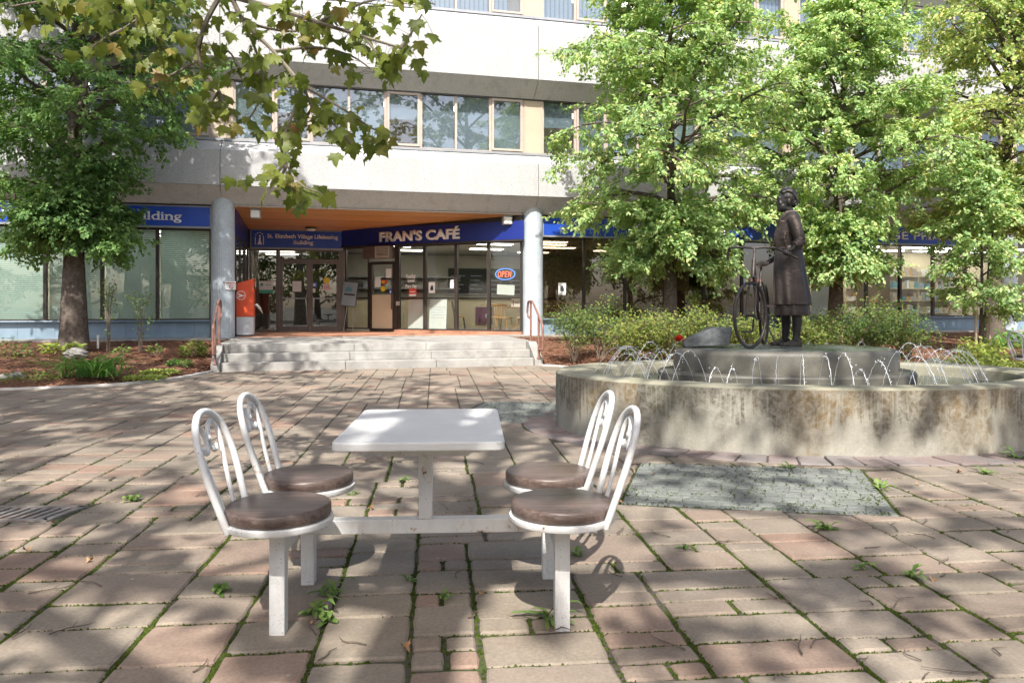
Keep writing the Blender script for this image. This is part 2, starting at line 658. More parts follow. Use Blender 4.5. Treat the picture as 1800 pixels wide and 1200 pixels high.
def white_paint():
    m, nt, b, out = new_mat('chipped white paint')
    vec = world_pos(nt)
    n1 = noise(nt, vec, 7, 5, .6)
    c = ramp(nt, n1, [(.3, (.60, .60, .59)), (.7, (.71, .71, .70))])
    # rusty specks
    vo = N(nt, 'ShaderNodeTexVoronoi', {'Scale': 75.0})
    nt.links.new(vec, vo.inputs['Vector'])
    n2 = noise(nt, vec, 10, 4, .7)
    sp = math_n(nt, 'MULTIPLY', ramp(nt, vo.outputs['Distance'], [(.10, (1, 1, 1)), (.2, (0, 0, 0))]),
                ramp(nt, n2, [(.48, (0, 0, 0)), (.58, (1, 1, 1))]))
    c = mixc(nt, sp, c, (.10, .055, .035))
    # splashed dirt near the ground and grey grime all over
    spz = nt.nodes.new('ShaderNodeSeparateXYZ')
    nt.links.new(vec, spz.inputs[0])
    low = ramp(nt, spz.outputs[2], [(0, (1, 1, 1)), (.30, (0, 0, 0))])
    vo3 = N(nt, 'ShaderNodeTexVoronoi', {'Scale': 120.0})
    nt.links.new(vec, vo3.inputs['Vector'])
    sp3 = math_n(nt, 'MULTIPLY', ramp(nt, vo3.outputs['Distance'], [(.16, (1, 1, 1)), (.28, (0, 0, 0))]),
                 math_n(nt, 'MULTIPLY', low, ramp(nt, noise(nt, vec, 22, 4, .7), [(.42, (0, 0, 0)), (.6, (1, 1, 1))])))
    c = mixc(nt, sp3, c, (.09, .06, .045))
    grime = ramp(nt, noise(nt, world_pos(nt, (14, 14, 3)), 1.0, 5, .7), [(.5, (0, 0, 0)), (.78, (.5, .5, .5))])
    c = mixc(nt, grime, c, (.38, .36, .33))
    n3 = noise(nt, vec, 13, 6, .75)
    chip = ramp(nt, n3, [(.665, (0, 0, 0)), (.68, (1, 1, 1))])
    halo = ramp(nt, n3, [(.60, (0, 0, 0)), (.675, (.65, .65, .65))])
    c = mixc(nt, halo, c, (.42, .22, .09))
    c = mixc(nt, chip, c, (.07, .04, .03))
    nt.links.new(c, b.inputs['Base Color'])
    b.inputs['Roughness'].default_value = .38
    set_bump(nt, b, math_n(nt, 'SUBTRACT', noise(nt, vec, 40, 4), math_n(nt, 'MULTIPLY', chip, .5)), .22, .004)
    return m


MAT['white_paint'] = white_paint()


def table_white():
    m, nt, b, out = new_mat('worn white table top')
    vec = world_pos(nt)
    n1 = noise(nt, vec, 4, 5, .6)
    c = ramp(nt, n1, [(.3, (.58, .58, .57)), (.7, (.70, .70, .69))])
    gr = noise(nt, world_pos(nt, (3, 60, 60)), 1.5, 4, .6)
    c = mixc(nt, .5, c, ramp(nt, gr, [(.3, (.84, .84, .83)), (.7, (1.02, 1.02, 1.02))]), 'MULTIPLY')
    n3 = noise(nt, vec, 16, 6, .75)
    c = mixc(nt, math_n(nt, 'MULTIPLY', ramp(nt, n3, [(.62, (0, 0, 0)), (.70, (1, 1, 1))]), .5), c, (.48, .46, .43))
    nt.links.new(c, b.inputs['Base Color'])
    b.inputs['Roughness'].default_value = .5
    set_bump(nt, b, gr, .15, .003)
    return m


MAT['table_white'] = table_white()


def seat_wood():
    m, nt, b, out = new_mat('stained seat plank')
    tc = nt.nodes.new('ShaderNodeTexCoord')
    mp = N(nt, 'ShaderNodeMapping', {'Scale': (2.2, 30, 30)})
    nt.links.new(tc.outputs['Object'], mp.inputs[0])
    gr = noise(nt, mp.outputs[0], 2.0, 5, .65, 1.2)
    c = ramp(nt, gr, [(.28, (.045, .030, .025)), (.5, (.105, .072, .060)), (.72, (.18, .135, .116))])
    n1 = noise(nt, tc.outputs['Object'], 6, 4)
    c = mixc(nt, math_n(nt, 'MULTIPLY', ramp(nt, n1, [(.5, (0, 0, 0)), (.7, (1, 1, 1))]), .35), c, (.20, .17, .15))
    nt.links.new(c, b.inputs['Base Color'])
    b.inputs['Roughness'].default_value = .36
    set_bump(nt, b, gr, .35, .004)
    return m


MAT['seat_wood'] = seat_wood()


def soffit_wood():
    m, nt, b, out = new_mat('varnished soffit board')
    vec = coords(nt, 'Object', (1.2, 22, 22))
    oi = nt.nodes.new('ShaderNodeObjectInfo')
    gr = noise(nt, vec, 1.4, 5, .6, .6)
    c = ramp(nt, gr, [(.3, (.48, .21, .065)), (.55, (.68, .34, .115)), (.75, (.76, .44, .18))])
    c = mixc(nt, .6, c, ramp(nt, oi.outputs['Random'], [(0, (.72, .70, .68)), (1, (1.15, 1.1, 1.05))]), 'MULTIPLY')
    nt.links.new(c, b.inputs['Base Color'])
    b.inputs['Roughness'].default_value = .38
    return m


MAT['soffit_wood'] = soffit_wood()


def bronze(name, col, rough):
    m, nt, b, out = new_mat(name)
    tc = nt.nodes.new('ShaderNodeTexCoord')
    n1 = noise(nt, tc.outputs['Object'], 5, 6, .65)
    c = ramp(nt, n1, [(.3, tuple(x * .5 for x in col)), (.55, col), (.8, (col[0] * 1.55, col[1] * 1.4, col[2] * 1.25))])
    g = nt.nodes.new('ShaderNodeNewGeometry')
    pt = g.outputs['Pointiness']
    # rubbed edges brown, hollows with green grey patina
    c = mixc(nt, math_n(nt, 'MULTIPLY', ramp(nt, pt, [(.50, (0, 0, 0)), (.57, (1, 1, 1))]), .6), c, (col[0] * 2.4, col[1] * 2.0, col[2] * 1.7))
    c = mixc(nt, math_n(nt, 'MULTIPLY', ramp(nt, pt, [(.43, (1, 1, 1)), (.50, (0, 0, 0))]), .7), c, (.035, .042, .038))
    n2 = noise(nt, tc.outputs['Object'], 2.2, 5, .7)
    c = mixc(nt, math_n(nt, 'MULTIPLY', ramp(nt, n2, [(.52, (0, 0, 0)), (.7, (1, 1, 1))]), .35), c, (.10, .13, .115))
    nt.links.new(c, b.inputs['Base Color'])
    b.inputs['Metallic'].default_value = .5
    nt.links.new(math_n(nt, 'ADD', math_n(nt, 'MULTIPLY', n1, .35), rough - .15), b.inputs['Roughness'])
    set_bump(nt, b, math_n(nt, 'ADD', math_n(nt, 'MULTIPLY', noise(nt, tc.outputs['Object'], 38, 5, .7), .4), noise(nt, tc.outputs['Object'], 11, 4, .6, .8)), .6, .016)
    return m


MAT['bronze'] = bronze('dark patinated bronze', (.062, .050, .045), .46)
MAT['bronze_dark'] = bronze('black bronze', (.036, .033, .033), .42)


def glass_mat(name, tint, refl=1.0, rough=.0, base=.045):
    m, nt, b, out = new_mat(name)
    nt.nodes.remove(b)
    tr = N(nt, 'ShaderNodeBsdfTransparent', {'Color': rgba(tint)})
    gl = N(nt, 'ShaderNodeBsdfGlossy', {'Roughness': rough, 'Color': rgba((.95, .97, 1.0))})
    gm_ = nt.nodes.new('ShaderNodeNewGeometry')
    ior = math_n(nt, 'SUBTRACT', 1.52, math_n(nt, 'MULTIPLY', gm_.outputs['Backfacing'], 1.52 - 1 / 1.52))
    fr = N(nt, 'ShaderNodeFresnel', {'IOR': ior})
    bp = N(nt, 'ShaderNodeBump', {'Strength': .02, 'Distance': .02})
    nt.links.new(noise(nt, world_pos(nt), 1.2, 2), bp.inputs['Height'])
    nt.links.new(bp.outputs[0], gl.inputs['Normal'])
    f = math_n(nt, 'MINIMUM', math_n(nt, 'ADD', math_n(nt, 'MULTIPLY', fr.outputs[0], refl * 1.9), base), 1.0)
    mx = nt.nodes.new('ShaderNodeMixShader')
    nt.links.new(f, mx.inputs[0])
    nt.links.new(tr.outputs[0], mx.inputs[1])
    nt.links.new(gl.outputs[0], mx.inputs[2])
    nt.links.new(mx.outputs[0], out.inputs[0])
    return m


MAT['glass'] = glass_mat('shop window glass', (.88, .90, .88), .55, base=.015)
MAT['glass_green'] = glass_mat('green window glass', (.84, .90, .87), .6, base=.015)
MAT['glass_up'] = glass_mat('upper window glass', (.82, .86, .88), .55, base=.06)
MAT['glass_brown'] = glass_mat('brown tinted glass', (.45, .40, .33), 1.0, base=.06)
MAT['glass_door'] = glass_mat('dark door glass', (.55, .55, .53), 1.1, base=.05)


def blind_mat(name, col, per, vertical=False):
    m, nt, b, out = new_mat(name)
    tc = nt.nodes.new('ShaderNodeTexCoord')
    sp = nt.nodes.new('ShaderNodeSeparateXYZ')
    nt.links.new(tc.outputs['Object'], sp.inputs[0])
    t = math_n(nt, 'FRACT', math_n(nt, 'DIVIDE', sp.outputs[0 if vertical else 2], per))
    c = ramp(nt, t, [(0, tuple(x * .35 for x in col)), (.12, tuple(x * .7 for x in col)), (.3, col), (.8, tuple(x * 1.05 for x in col)), (1, tuple(x * .8 for x in col))])
    nt.links.new(c, b.inputs['Base Color'])
    b.inputs['Roughness'].default_value = .6
    set_bump(nt, b, t, .5, .01)
    tl = nt.nodes.new('ShaderNodeBsdfTranslucent')
    nt.links.new(c, tl.inputs[0])
    mx = N(nt, 'ShaderNodeMixShader', {0: .4})
    nt.links.new(b.outputs[0], mx.inputs[1])
    nt.links.new(tl.outputs[0], mx.inputs[2])
    nt.links.new(mx.outputs[0], out.inputs[0])
    return m


MAT['blind_h'] = blind_mat('venetian blind', (.72, .77, .76), .05)
MAT['blind_grey'] = blind_mat('fine venetian blind', (.52, .58, .62), .03)
MAT['blind_v'] = blind_mat('vertical blind', (.55, .60, .65), .13, True)


def emit(name, col, st):
    m, nt, b, out = new_mat(name)
    nt.nodes.remove(b)
    e = N(nt, 'ShaderNodeEmission', {'Color': rgba(col), 'Strength': st})
    nt.links.new(e.outputs[0], out.inputs[0])
    return m


MAT['tube_light'] = emit('fluorescent panel', (1, .95, .83), 9.0)
MAT['neon_red'] = emit('red neon', (1, .16, .08), 1.6)
MAT['neon_blue'] = emit('blue neon', (.12, .32, 1), 1.2)
MAT['spot_lit'] = emit('warm lamp', (1, .85, .6), 6)


def leaf_mat(name, stops, trans=.38, rough=.62, spec=.14, veins=False):
    m, nt, b, out = new_mat(name)
    g = nt.nodes.new('ShaderNodeNewGeometry')
    oi = nt.nodes.new('ShaderNodeObjectInfo')
    r = math_n(nt, 'FRACT', math_n(nt, 'ADD', math_n(nt, 'MULTIPLY', oi.outputs['Random'], 5.3), g.outputs['Random Per Island']))
    c = ramp(nt, r, stops)
    big = noise(nt, world_pos(nt), .8, 3)
    c = mixc(nt, .8, c, ramp(nt, big, [(.3, (.78, .82, .8)), (.7, (1.2, 1.15, 1.0))]), 'MULTIPLY')
    if veins:
        c = mixc(nt, .7, c, ramp(nt, noise(nt, coords(nt, 'Object'), 16, 5, .7), [(.3, (.75, .72, .6)), (.7, (1.15, 1.12, 1.05))]), 'MULTIPLY')
    nt.links.new(c, b.inputs['Base Color'])
    b.inputs['Roughness'].default_value = rough
    b.inputs['Specular IOR Level'].default_value = spec
    tl = nt.nodes.new('ShaderNodeBsdfTranslucent')
    nt.links.new(mixc(nt, 1.0, c, (1.4, 1.35, .7), 'MULTIPLY'), tl.inputs[0])
    mx = N(nt, 'ShaderNodeMixShader', {0: trans})
    nt.links.new(b.outputs[0], mx.inputs[1])
    nt.links.new(tl.outputs[0], mx.inputs[2])
    nt.links.new(mx.outputs[0], out.inputs[0])
    return m


MAT['leaf_linden'] = leaf_mat('linden leaf', [(0, (0.203, 0.338, 0.149)), (.5, (0.341, 0.510, 0.223)), (.85, (0.504, 0.615, 0.301)), (1, (0.640, 0.615, 0.333))])
MAT['leaf_dark'] = leaf_mat('dark linden leaf', [(0, (0.112, 0.216, 0.085)), (.6, (0.181, 0.322, 0.119)), (1, (0.281, 0.420, 0.158))])
MAT['leaf_yellow'] = leaf_mat('yellowing linden leaf', [(0, (0.201, 0.338, 0.119)), (.5, (0.366, 0.472, 0.181)), (.85, (0.564, 0.559, 0.240)), (1, (0.564, 0.600, 0.288))])
MAT['leaf_plane'] = leaf_mat('plane tree leaf', [(0, (0.120, 0.168, 0.030)), (.45, (0.170, 0.224, 0.045)), (.9, (0.230, 0.263, 0.060)), (.97, (0.250, 0.213, 0.060)), (1, (0.260, 0.134, 0.050))], .42, .45, .4, True)
MAT['leaf_far'] = leaf_mat('far tree leaf', [(0, (.04, .08, .025)), (.6, (.075, .13, .04)), (1, (.12, .17, .05))])
MAT['leaf_shrub'] = leaf_mat('spirea leaf', [(0, (0.121, 0.193, 0.048)), (.5, (0.202, 0.278, 0.078)), (.85, (0.293, 0.326, 0.108)), (1, (0.385, 0.290, 0.132))])
MAT['leaf_shrub_green'] = leaf_mat('green shrub leaf', [(0, (0.075, 0.138, 0.046)), (.5, (0.138, 0.218, 0.069)), (.9, (0.207, 0.287, 0.092)), (1, (0.345, 0.276, 0.092))])
MAT['leaf_lily'] = leaf_mat('daylily leaf', [(0, (0.079, 0.216, 0.055)), (.6, (0.132, 0.302, 0.073)), (1, (0.251, 0.389, 0.097))], .3)
MAT['leaf_lime'] = leaf_mat('lime ground cover leaf', [(0, (.20, .30, .06)), (.6, (.30, .38, .10)), (1, (.40, .42, .14))], .3)
MAT['leaf_weed'] = leaf_mat('weed leaf', [(0, (.10, .19, .05)), (.6, (.18, .29, .09)), (1, (.26, .36, .12))], .3)
MAT['moss'] = leaf_mat('moss tuft', [(0, (0.031, 0.050, 0.008)), (.6, (0.053, 0.080, 0.013)), (1, (0.081, 0.106, 0.024))], .15, .9, .1)
MAT['bark'] = mk('grey brown bark', (.12, .098, .082), .95, var=.4, vs=14, bump=.9, bs=26, spec=.15)
MAT['bark_plane'] = mk('plane tree bark', (.19, .165, .13), .85, var=.4, vs=7, bump=.5, bs=22, spec=.2)
MAT['stem'] = mk('woody shrub stem', (.15, .115, .085), .9, var=.3, vs=20, bump=.3)


def water_mat():
    m, nt, b, out = new_mat('fountain water')
    b.inputs['Base Color'].default_value = rgba((.05, .07, .065))
    b.inputs['Roughness'].default_value = .06
    b.inputs['Specular IOR Level'].default_value = .8
    vec = world_pos(nt)
    h = math_n(nt, 'ADD', noise(nt, vec, 9, 4, .6, .8), math_n(nt, 'MULTIPLY', noise(nt, vec, 38, 3), .4))
    set_bump(nt, b, h, .8, .03)
    return m


MAT['water'] = water_mat()


def spray_mat():
    m, nt, b, out = new_mat('falling water')
    b.inputs['Base Color'].default_value = rgba((.86, .89, .92))
    b.inputs['Roughness'].default_value = .12
    b.inputs['Specular IOR Level'].default_value = .9
    tr = N(nt, 'ShaderNodeBsdfTransparent', {'Color': rgba((.97, .98, 1))})
    mx = N(nt, 'ShaderNodeMixShader', {0: .42})
    nt.links.new(b.outputs[0], mx.inputs[1])
    nt.links.new(tr.outputs[0], mx.inputs[2])
    nt.links.new(mx.outputs[0], out.inputs[0])
    return m


MAT['spray'] = spray_mat()


def fountain_concrete():
    m, nt, b, out = new_mat('stained fountain concrete')
    tc = nt.nodes.new('ShaderNodeTexCoord')
    vec = world_pos(nt)
    n1 = noise(nt, vec, 2.2, 5, .6)
    n2 = noise(nt, vec, 70, 4, .75)
    c = ramp(nt, n1, [(.3, (.27, .26, .22)), (.7, (.40, .385, .335))])
    c = mixc(nt, .6, c, ramp(nt, n2, [(.28, (.7, .69, .66)), (.7, (1.12, 1.12, 1.1))]), 'MULTIPLY')
    vo = N(nt, 'ShaderNodeTexVoronoi', {'Scale': 32.0})
    nt.links.new(vec, vo.inputs['Vector'])
    hol = ramp(nt, vo.outputs['Distance'], [(.06, (1, 1, 1)), (.12, (0, 0, 0))])
    hol = math_n(nt, 'MULTIPLY', hol, ramp(nt, n1, [(.5, (0, 0, 0)), (.6, (1, 1, 1))]))
    c = mixc(nt, hol, c, (.10, .09, .075))
    # water stains that run down from the rim: x = run round the wall, y = height over the ground
    sp = nt.nodes.new('ShaderNodeSeparateXYZ')
    nt.links.new(tc.outputs['UV'], sp.inputs[0])
    def uvn(sx, sy, lx, detail=4, rough=.6, dist=0.0):
        mp = N(nt, 'ShaderNodeMapping', {'Scale': (sx, sy, 1), 'Location': (lx, lx * .7, 0)})
        nt.links.new(tc.outputs['UV'], mp.inputs[0])
        return noise(nt, mp.outputs[0], 1.0, detail, rough, dist)
    down = math_n(nt, 'DIVIDE', math_n(nt, 'SUBTRACT', .575, sp.outputs[1]), .575)
    # thin drips, each with its own length
    drip = ramp(nt, uvn(20, 1.3, 3.0, 4, .65, .5), [(.37, (0, 0, 0)), (.51, (1, 1, 1))])
    length = math_n(nt, 'ADD', math_n(nt, 'MULTIPLY', uvn(5.5, .05, 8.0, 3, .6), 1.1), math_n(nt, 'MULTIPLY', uvn(.7, .05, 1.0, 2, .5), .9))
    reach = ramp(nt, math_n(nt, 'SUBTRACT', math_n(nt, 'SUBTRACT', length, .38), down), [(0, (0, 0, 0)), (.16, (1, 1, 1))])
    # broader dark washes
    wash = ramp(nt, math_n(nt, 'SUBTRACT', math_n(nt, 'ADD', uvn(1.1, .35, 5.0, 5, .65, .5), math_n(nt, 'MULTIPLY', uvn(7, .4, 2.0, 4, .6), .35)), math_n(nt, 'MULTIPLY', down, .16)),
                [(.50, (0, 0, 0)), (.72, (1, 1, 1))])
    drip = math_n(nt, 'MAXIMUM', drip, ramp(nt, math_n(nt, 'ADD', down, math_n(nt, 'MULTIPLY', uvn(3, .2, 6.0, 3), .25)), [(.13, (.8, .8, .8)), (.22, (0, 0, 0))]))
    brk = ramp(nt, noise(nt, vec, 17, 5, .7, .6), [(.36, (.25, .25, .25)), (.6, (1, 1, 1))])
    mask = math_n(nt, 'MULTIPLY', brk, math_n(nt, 'MAXIMUM', math_n(nt, 'MULTIPLY', drip, reach), math_n(nt, 'MULTIPLY', wash, .8)))
    hue = uvn(.9, .2, 9.1, 3, .5)
    stain = ramp(nt, hue, [(.40, (.17, .12, .06)), (.5, (.10, .09, .07)), (.65, (.13, .125, .075))])
    # stains only on the upright outer face (uv flag in x > 0)
    mask = math_n(nt, 'MULTIPLY', mask, math_n(nt, 'GREATER_THAN', sp.outputs[0], .001))
    c = mixc(nt, mask, c, stain)
    nt.links.new(c, b.inputs['Base Color'])
    b.inputs['Roughness'].default_value = .85
    b.inputs['Specular IOR Level'].default_value = .25
    set_bump(nt, b, math_n(nt, 'SUBTRACT', n2, hol), .5, .006)
    return m


MAT['fountain'] = fountain_concrete()
MAT['fountain_top'] = mk('rim concrete with algae', (0.288, 0.274, 0.204), .75, var=.25, vs=2.4, bump=.4, bs=80, spec=.4, dirt=(0.187, 0.180, 0.116), dirt_amt=.8, ds=1.7)
MAT['pedestal'] = mk('wet shade-toned pedestal concrete', (.088, .083, .068), .5, var=.35, vs=3, bump=.4, bs=70, spec=.5, dirt=(.16, .15, .12), dirt_amt=.8, ds=2.5)  # wet tone, darkened further in place of shade falling on it
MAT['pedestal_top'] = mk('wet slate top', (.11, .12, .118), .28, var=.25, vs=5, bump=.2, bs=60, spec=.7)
# ------------------------------------------------------------------ ground, paving, beds
rng = random.Random(7)
FC = Vector((3.20, 8.55))          # centre of the oval fountain
FR = 2.71
FS = .68                           # its depth over its width


def oval(a, o=0.0):
    return Vector((FC.x + (FR + o) * math.cos(a), FC.y + (FR * FS + o) * math.sin(a)))


def oval_angle(p):
    return math.atan2((p.y - FC.y) / FS, p.x - FC.x)


def in_oval(p, o=0.0):
    a = oval_angle(p)
    return (p - FC).length < (oval(a, o) - FC).length

gm = MB()
gm.add([(-400, -300, -.032), (400, -300, -.032), (400, 600, -.032), (-400, 600, -.032)], [(0, 1, 2, 3)])
ground = tag(gm.build('ground', MAT['soil'], fixn=False), kind='structure')

pave = MB()
pave.add([(-16, -6, -.012), (16, -6, -.012), (16, 18, -.012), (-16, 18, -.012)], [(0, 1, 2, 3)])
paving = tag(pave.build('paving', MAT['soil'], fixn=False), kind='structure')

pn = math.hypot(1, .1)
PAX = Vector((1 / pn, .1 / pn))     # across the courses
PAY = Vector((-.1 / pn, 1 / pn))    # along them


def poly_area(p):
    return .5 * sum(p[i][0] * p[(i + 1) % len(p)][1] - p[(i + 1) % len(p)][0] * p[i][1] for i in range(len(p)))


def clip_half(p, a, n):
    """keep the side of the line through a where dot(q-a,n) > 0"""
    out = []
    m = len(p)
    for i in range(m):
        q, r = p[i], p[(i + 1) % m]
        dq = (q[0] - a[0]) * n[0] + (q[1] - a[1]) * n[1]
        dr = (r[0] - a[0]) * n[0] + (r[1] - a[1]) * n[1]
        if dq >= 0:
            out.append(q)
        if (dq >= 0) != (dr >= 0):
            t = dq / (dq - dr)
            out.append((q[0] + (r[0] - q[0]) * t, q[1] + (r[1] - q[1]) * t))
    return out


def outside(p, conv, gap=.012):
    """part of polygon p outside the convex polygon conv (ccw)"""
    inside = list(p)
    m = len(conv)
    for i in range(m):
        a, b = conv[i], conv[(i + 1) % m]
        n = (-(b[1] - a[1]), b[0] - a[0])
        inside = clip_half(inside, a, n)
        if len(inside) < 3:
            return p
    if abs(poly_area(inside)) < 1e-5:
        return p
    best, ba = None, 0
    for i in range(m):
        a, b = conv[i], conv[(i + 1) % m]
        n = Vector((b[1] - a[1], -(b[0] - a[0]))).normalized()
        q = clip_half(list(p), (a[0] + n.x * gap, a[1] + n.y * gap), n)
        if len(q) >= 3 and abs(poly_area(q)) > ba:
            best, ba = q, abs(poly_area(q))
    return best if ba > .004 else None


PATCH1 = [(.73, 5.14), (2.44, 4.83), (2.82, 6.22), (1.08, 6.46)]
PATCH2 = [(-.75, 8.75), (.75, 8.6), (.9, 10.4), (-.35, 10.55)]
GRATE = [(-3.66, 4.72), (-2.86, 4.72), (-2.80, 5.08), (-3.60, 5.08)]


def stone_geo(poly, top, tilt, r, gap=.008, step=.13, jit=.004, bev=.010, depth=.034, rcm=.018):
    """a worn slab: wavy outline, rounded corners, chamfered edge"""
    if poly_area(poly) < 0:
        poly = poly[::-1]
    cx = sum(p[0] for p in poly) / len(poly)
    cy = sum(p[1] for p in poly) / len(poly)
    out = []
    m = len(poly)
    for i in range(m):
        a, b = Vector(poly[i]), Vector(poly[(i + 1) % m])
        L = (b - a).length
        if L < .02:
            continue
        t = (b - a) / L
        n = Vector((-t.y, t.x))
        rc = min(rcm, L * .2)
        k = max(1, int(L / step))
        for j in range(k + 1):
            s = rc + (L - 2 * rc) * j / k
            off = gap + r.uniform(0, jit) + (jit * .6 if j in (0, k) else 0)
            out.append(a + t * s + n * off)
    if len(out) < 4:
        return None
    c = Vector((cx, cy))
    vs, fs = [], []
    n = len(out)

    def zt(p):
        return top + tilt[0] * (p.x - cx) + tilt[1] * (p.y - cy)
    inner = []
    for p in out:
        d = (c - p)
        inner.append(p + d.normalized() * bev * r.uniform(.7, 1.3))
    for p in out:
        vs.append((p.x, p.y, -depth))
    for p in out:
        vs.append((p.x, p.y, zt(p) - bev * .75))
    for p in inner:
        vs.append((p.x, p.y, zt(p)))
    for i in range(n):
        j = (i + 1) % n
        fs.append((i, j, n + j, n + i))
        fs.append((n + i, n + j, 2 * n + j, 2 * n + i))
    fs.append(tuple(range(2 * n, 3 * n)))
    return vs, fs


def in_view(x, y, mx=0.0):
    return y > 2.2 and abs(x) < .668 * y + mx


stones = []
edges_for_moss = []
slots = []
P0 = -16.0
while P0 < 16.0:
    MW = rng.uniform(.75, 1.5)
    q = -1.5 - rng.random()
    while q < 18.5:
        BL = rng.uniform(.8, 2.2)
        k = max(2, round(MW / .385))
        ws_ = [rng.uniform(.62, 1.4) for _ in range(k)]
        tot_ = sum(ws_)
        pp0 = P0
        for w_ in ws_:
            w_ = w_ / tot_ * MW
            ls = []
            while sum(ls) < BL - .12:
                ls.append(rng.choice([.15, .15, .28, .28, .28, .42]) * rng.uniform(.9, 1.1))
            f_ = BL / sum(ls)
            qq = q
            for l_ in ls:
                slots.append((pp0, w_, qq, l_ * f_))
                qq += l_ * f_
            pp0 += w_
        q += BL
    P0 += MW
for (p, w, q, l) in slots:
    if True:
        c0 = PAX * (p + w / 2) + PAY * (q + l / 2)
        ok = .35 < c0.y < 17.3 and abs(c0.x) < .74 * c0.y + 2.2
        if ok:
            rects = [(p, p + w, q, q + l)]
            if l < .2 and rng.random() < .25:
                mid = p + w * rng.uniform(.4, .6)
                rects = [(p, mid, q, q + l), (mid, p + w, q, q + l)]
            for (p0, p1, q0, q1) in rects:
                poly = [tuple(PAX * a + PAY * b) for a, b in ((p0, q0), (p1, q0), (p1, q1), (p0, q1))]
                for cv in (PATCH1, PATCH2, GRATE):
                    if poly:
                        poly = outside(poly, cv)
                if not poly:
                    continue
                cc = Vector((sum(a for a, _ in poly) / len(poly), sum(b for _, b in poly) / len(poly)))
                if in_oval(cc, .30):
                    continue
                if in_oval(cc, .85):
                    an_ = oval_angle(cc)
                    nn = Vector((math.cos(an_) / FR, math.sin(an_) / (FR * FS))).normalized()
                    poly = clip_half(poly, oval(an_, .375), nn)
                    if len(poly) < 3 or abs(poly_area(poly)) < .006:
                        continue
                near = cc.y < 6.5
                r2 = random.Random(int(cc.x * 1000) * 7919 + int(cc.y * 1000))
                g = stone_geo(poly, r2.uniform(-.005, .005), (r2.uniform(-.011, .011), r2.uniform(-.011, .011)), r2,
                              gap=r2.uniform(.002, .007) if near else .003, step=.07 if near else .25,
                              jit=.0065 if near else .004, bev=.011 if near else .008)
                if g:
                    ar = abs(poly_area(poly)) / (cc.y ** 3) if in_view(cc.x, cc.y) else 0
                    stones.append((ar, cc, g))
                    if cc.y < 7.5 and in_view(cc.x, cc.y, .3):
                        edges_for_moss.append(poly)
stones.sort(key=lambda s: -s[0])
for ar, cc, (vs, fs) in stones[:300]:
    me = bpy.data.meshes.new('paving_stone')
    me.from_pydata(vs, [], fs)
    o = link('paving_stone', me, MAT['paver'], paving)
rest = MB()
for ar, cc, (vs, fs) in stones[300:]:
    rest.add(vs, fs)
tag(rest.build('far_paving_stones', MAT['paver'], paving, fixn=False), kind='stuff')

# moss that swells up out of the joints
mv, mf = [], []
for poly in edges_for_moss:
    m = len(poly)
    for i in range(m):
        a, b = Vector(poly[i]), Vector(poly[(i + 1) % m])
        L = (b - a).length
        along = abs((b - a).normalized().dot(PAY))
        for k in range(int(L / .0042)):
            s = rng.random()
            q = a.lerp(b, s)
            nz = .5 + .5 * math.sin(q.x * 2.3 + 1.7 * math.sin(q.y * 1.9)) * math.sin(q.y * 2.7 + q.x * .8)
            dens = (.12 + .62 * nz * nz + .12 * math.sin(q.x * 9 + q.y * 7)) * (1.0 if along > .5 else .75) * (1 - max(0, q.y - 4.6) / 3.2)
            if rng.random() > dens:
                continue
            w = rng.uniform(.004, .011)
            h = rng.uniform(.001, .0065)
            ox, oy = rng.gauss(0, .006), rng.gauss(0, .006)
            an = rng.random() * PI
            dx, dy = math.cos(an) * w, math.sin(an) * w
            z0 = -.010
            o = len(mv)
            mv += [(q.x + ox + dx, q.y + oy + dy, z0), (q.x + ox - dy, q.y + oy + dx, z0), (q.x + ox - dx, q.y + oy - dy, z0),
                   (q.x + ox + dy, q.y + oy - dx, z0), (q.x + ox, q.y + oy, z0 + h + .004)]
            mf += [(o, o + 1, o + 4), (o + 1, o + 2, o + 4), (o + 2, o + 3, o + 4), (o + 3, o, o + 4)]
for k in range(9000):
    s_, t_ = rng.random(), rng.random()
    a_, b_, c_, d_ = [Vector(x) for x in PATCH1]
    q = a_.lerp(b_, s_).lerp(d_.lerp(c_, s_), t_)
    nz = math.sin(q.x * 6.1 + 2 * math.sin(q.y * 4.3)) * math.sin(q.y * 7.7 + q.x * 2.1)
    ed = min(s_, 1 - s_, t_, 1 - t_)
    if rng.random() > .16 + .3 * nz + (.45 if ed < .04 else 0):
        continue
    q = q + Vector((rng.gauss(0, .01), rng.gauss(0, .01)))
    w, an = rng.uniform(.003, .009), rng.random() * PI
    dx, dy = math.cos(an) * w, math.sin(an) * w
    o = len(mv)
    z0 = -.003
    mv += [(q.x + dx, q.y + dy, z0), (q.x - dy, q.y + dx, z0), (q.x - dx, q.y - dy, z0), (q.x + dy, q.y - dx, z0), (q.x, q.y, z0 + rng.uniform(.003, .009))]
    mf += [(o, o + 1, o + 4), (o + 1, o + 2, o + 4), (o + 2, o + 3, o + 4), (o + 3, o, o + 4)]
me = raw_mesh('moss', mv, mf)
tag(link('moss', me, MAT['moss']), 'green moss growing in the joints of the paving', 'moss', kind='stuff')

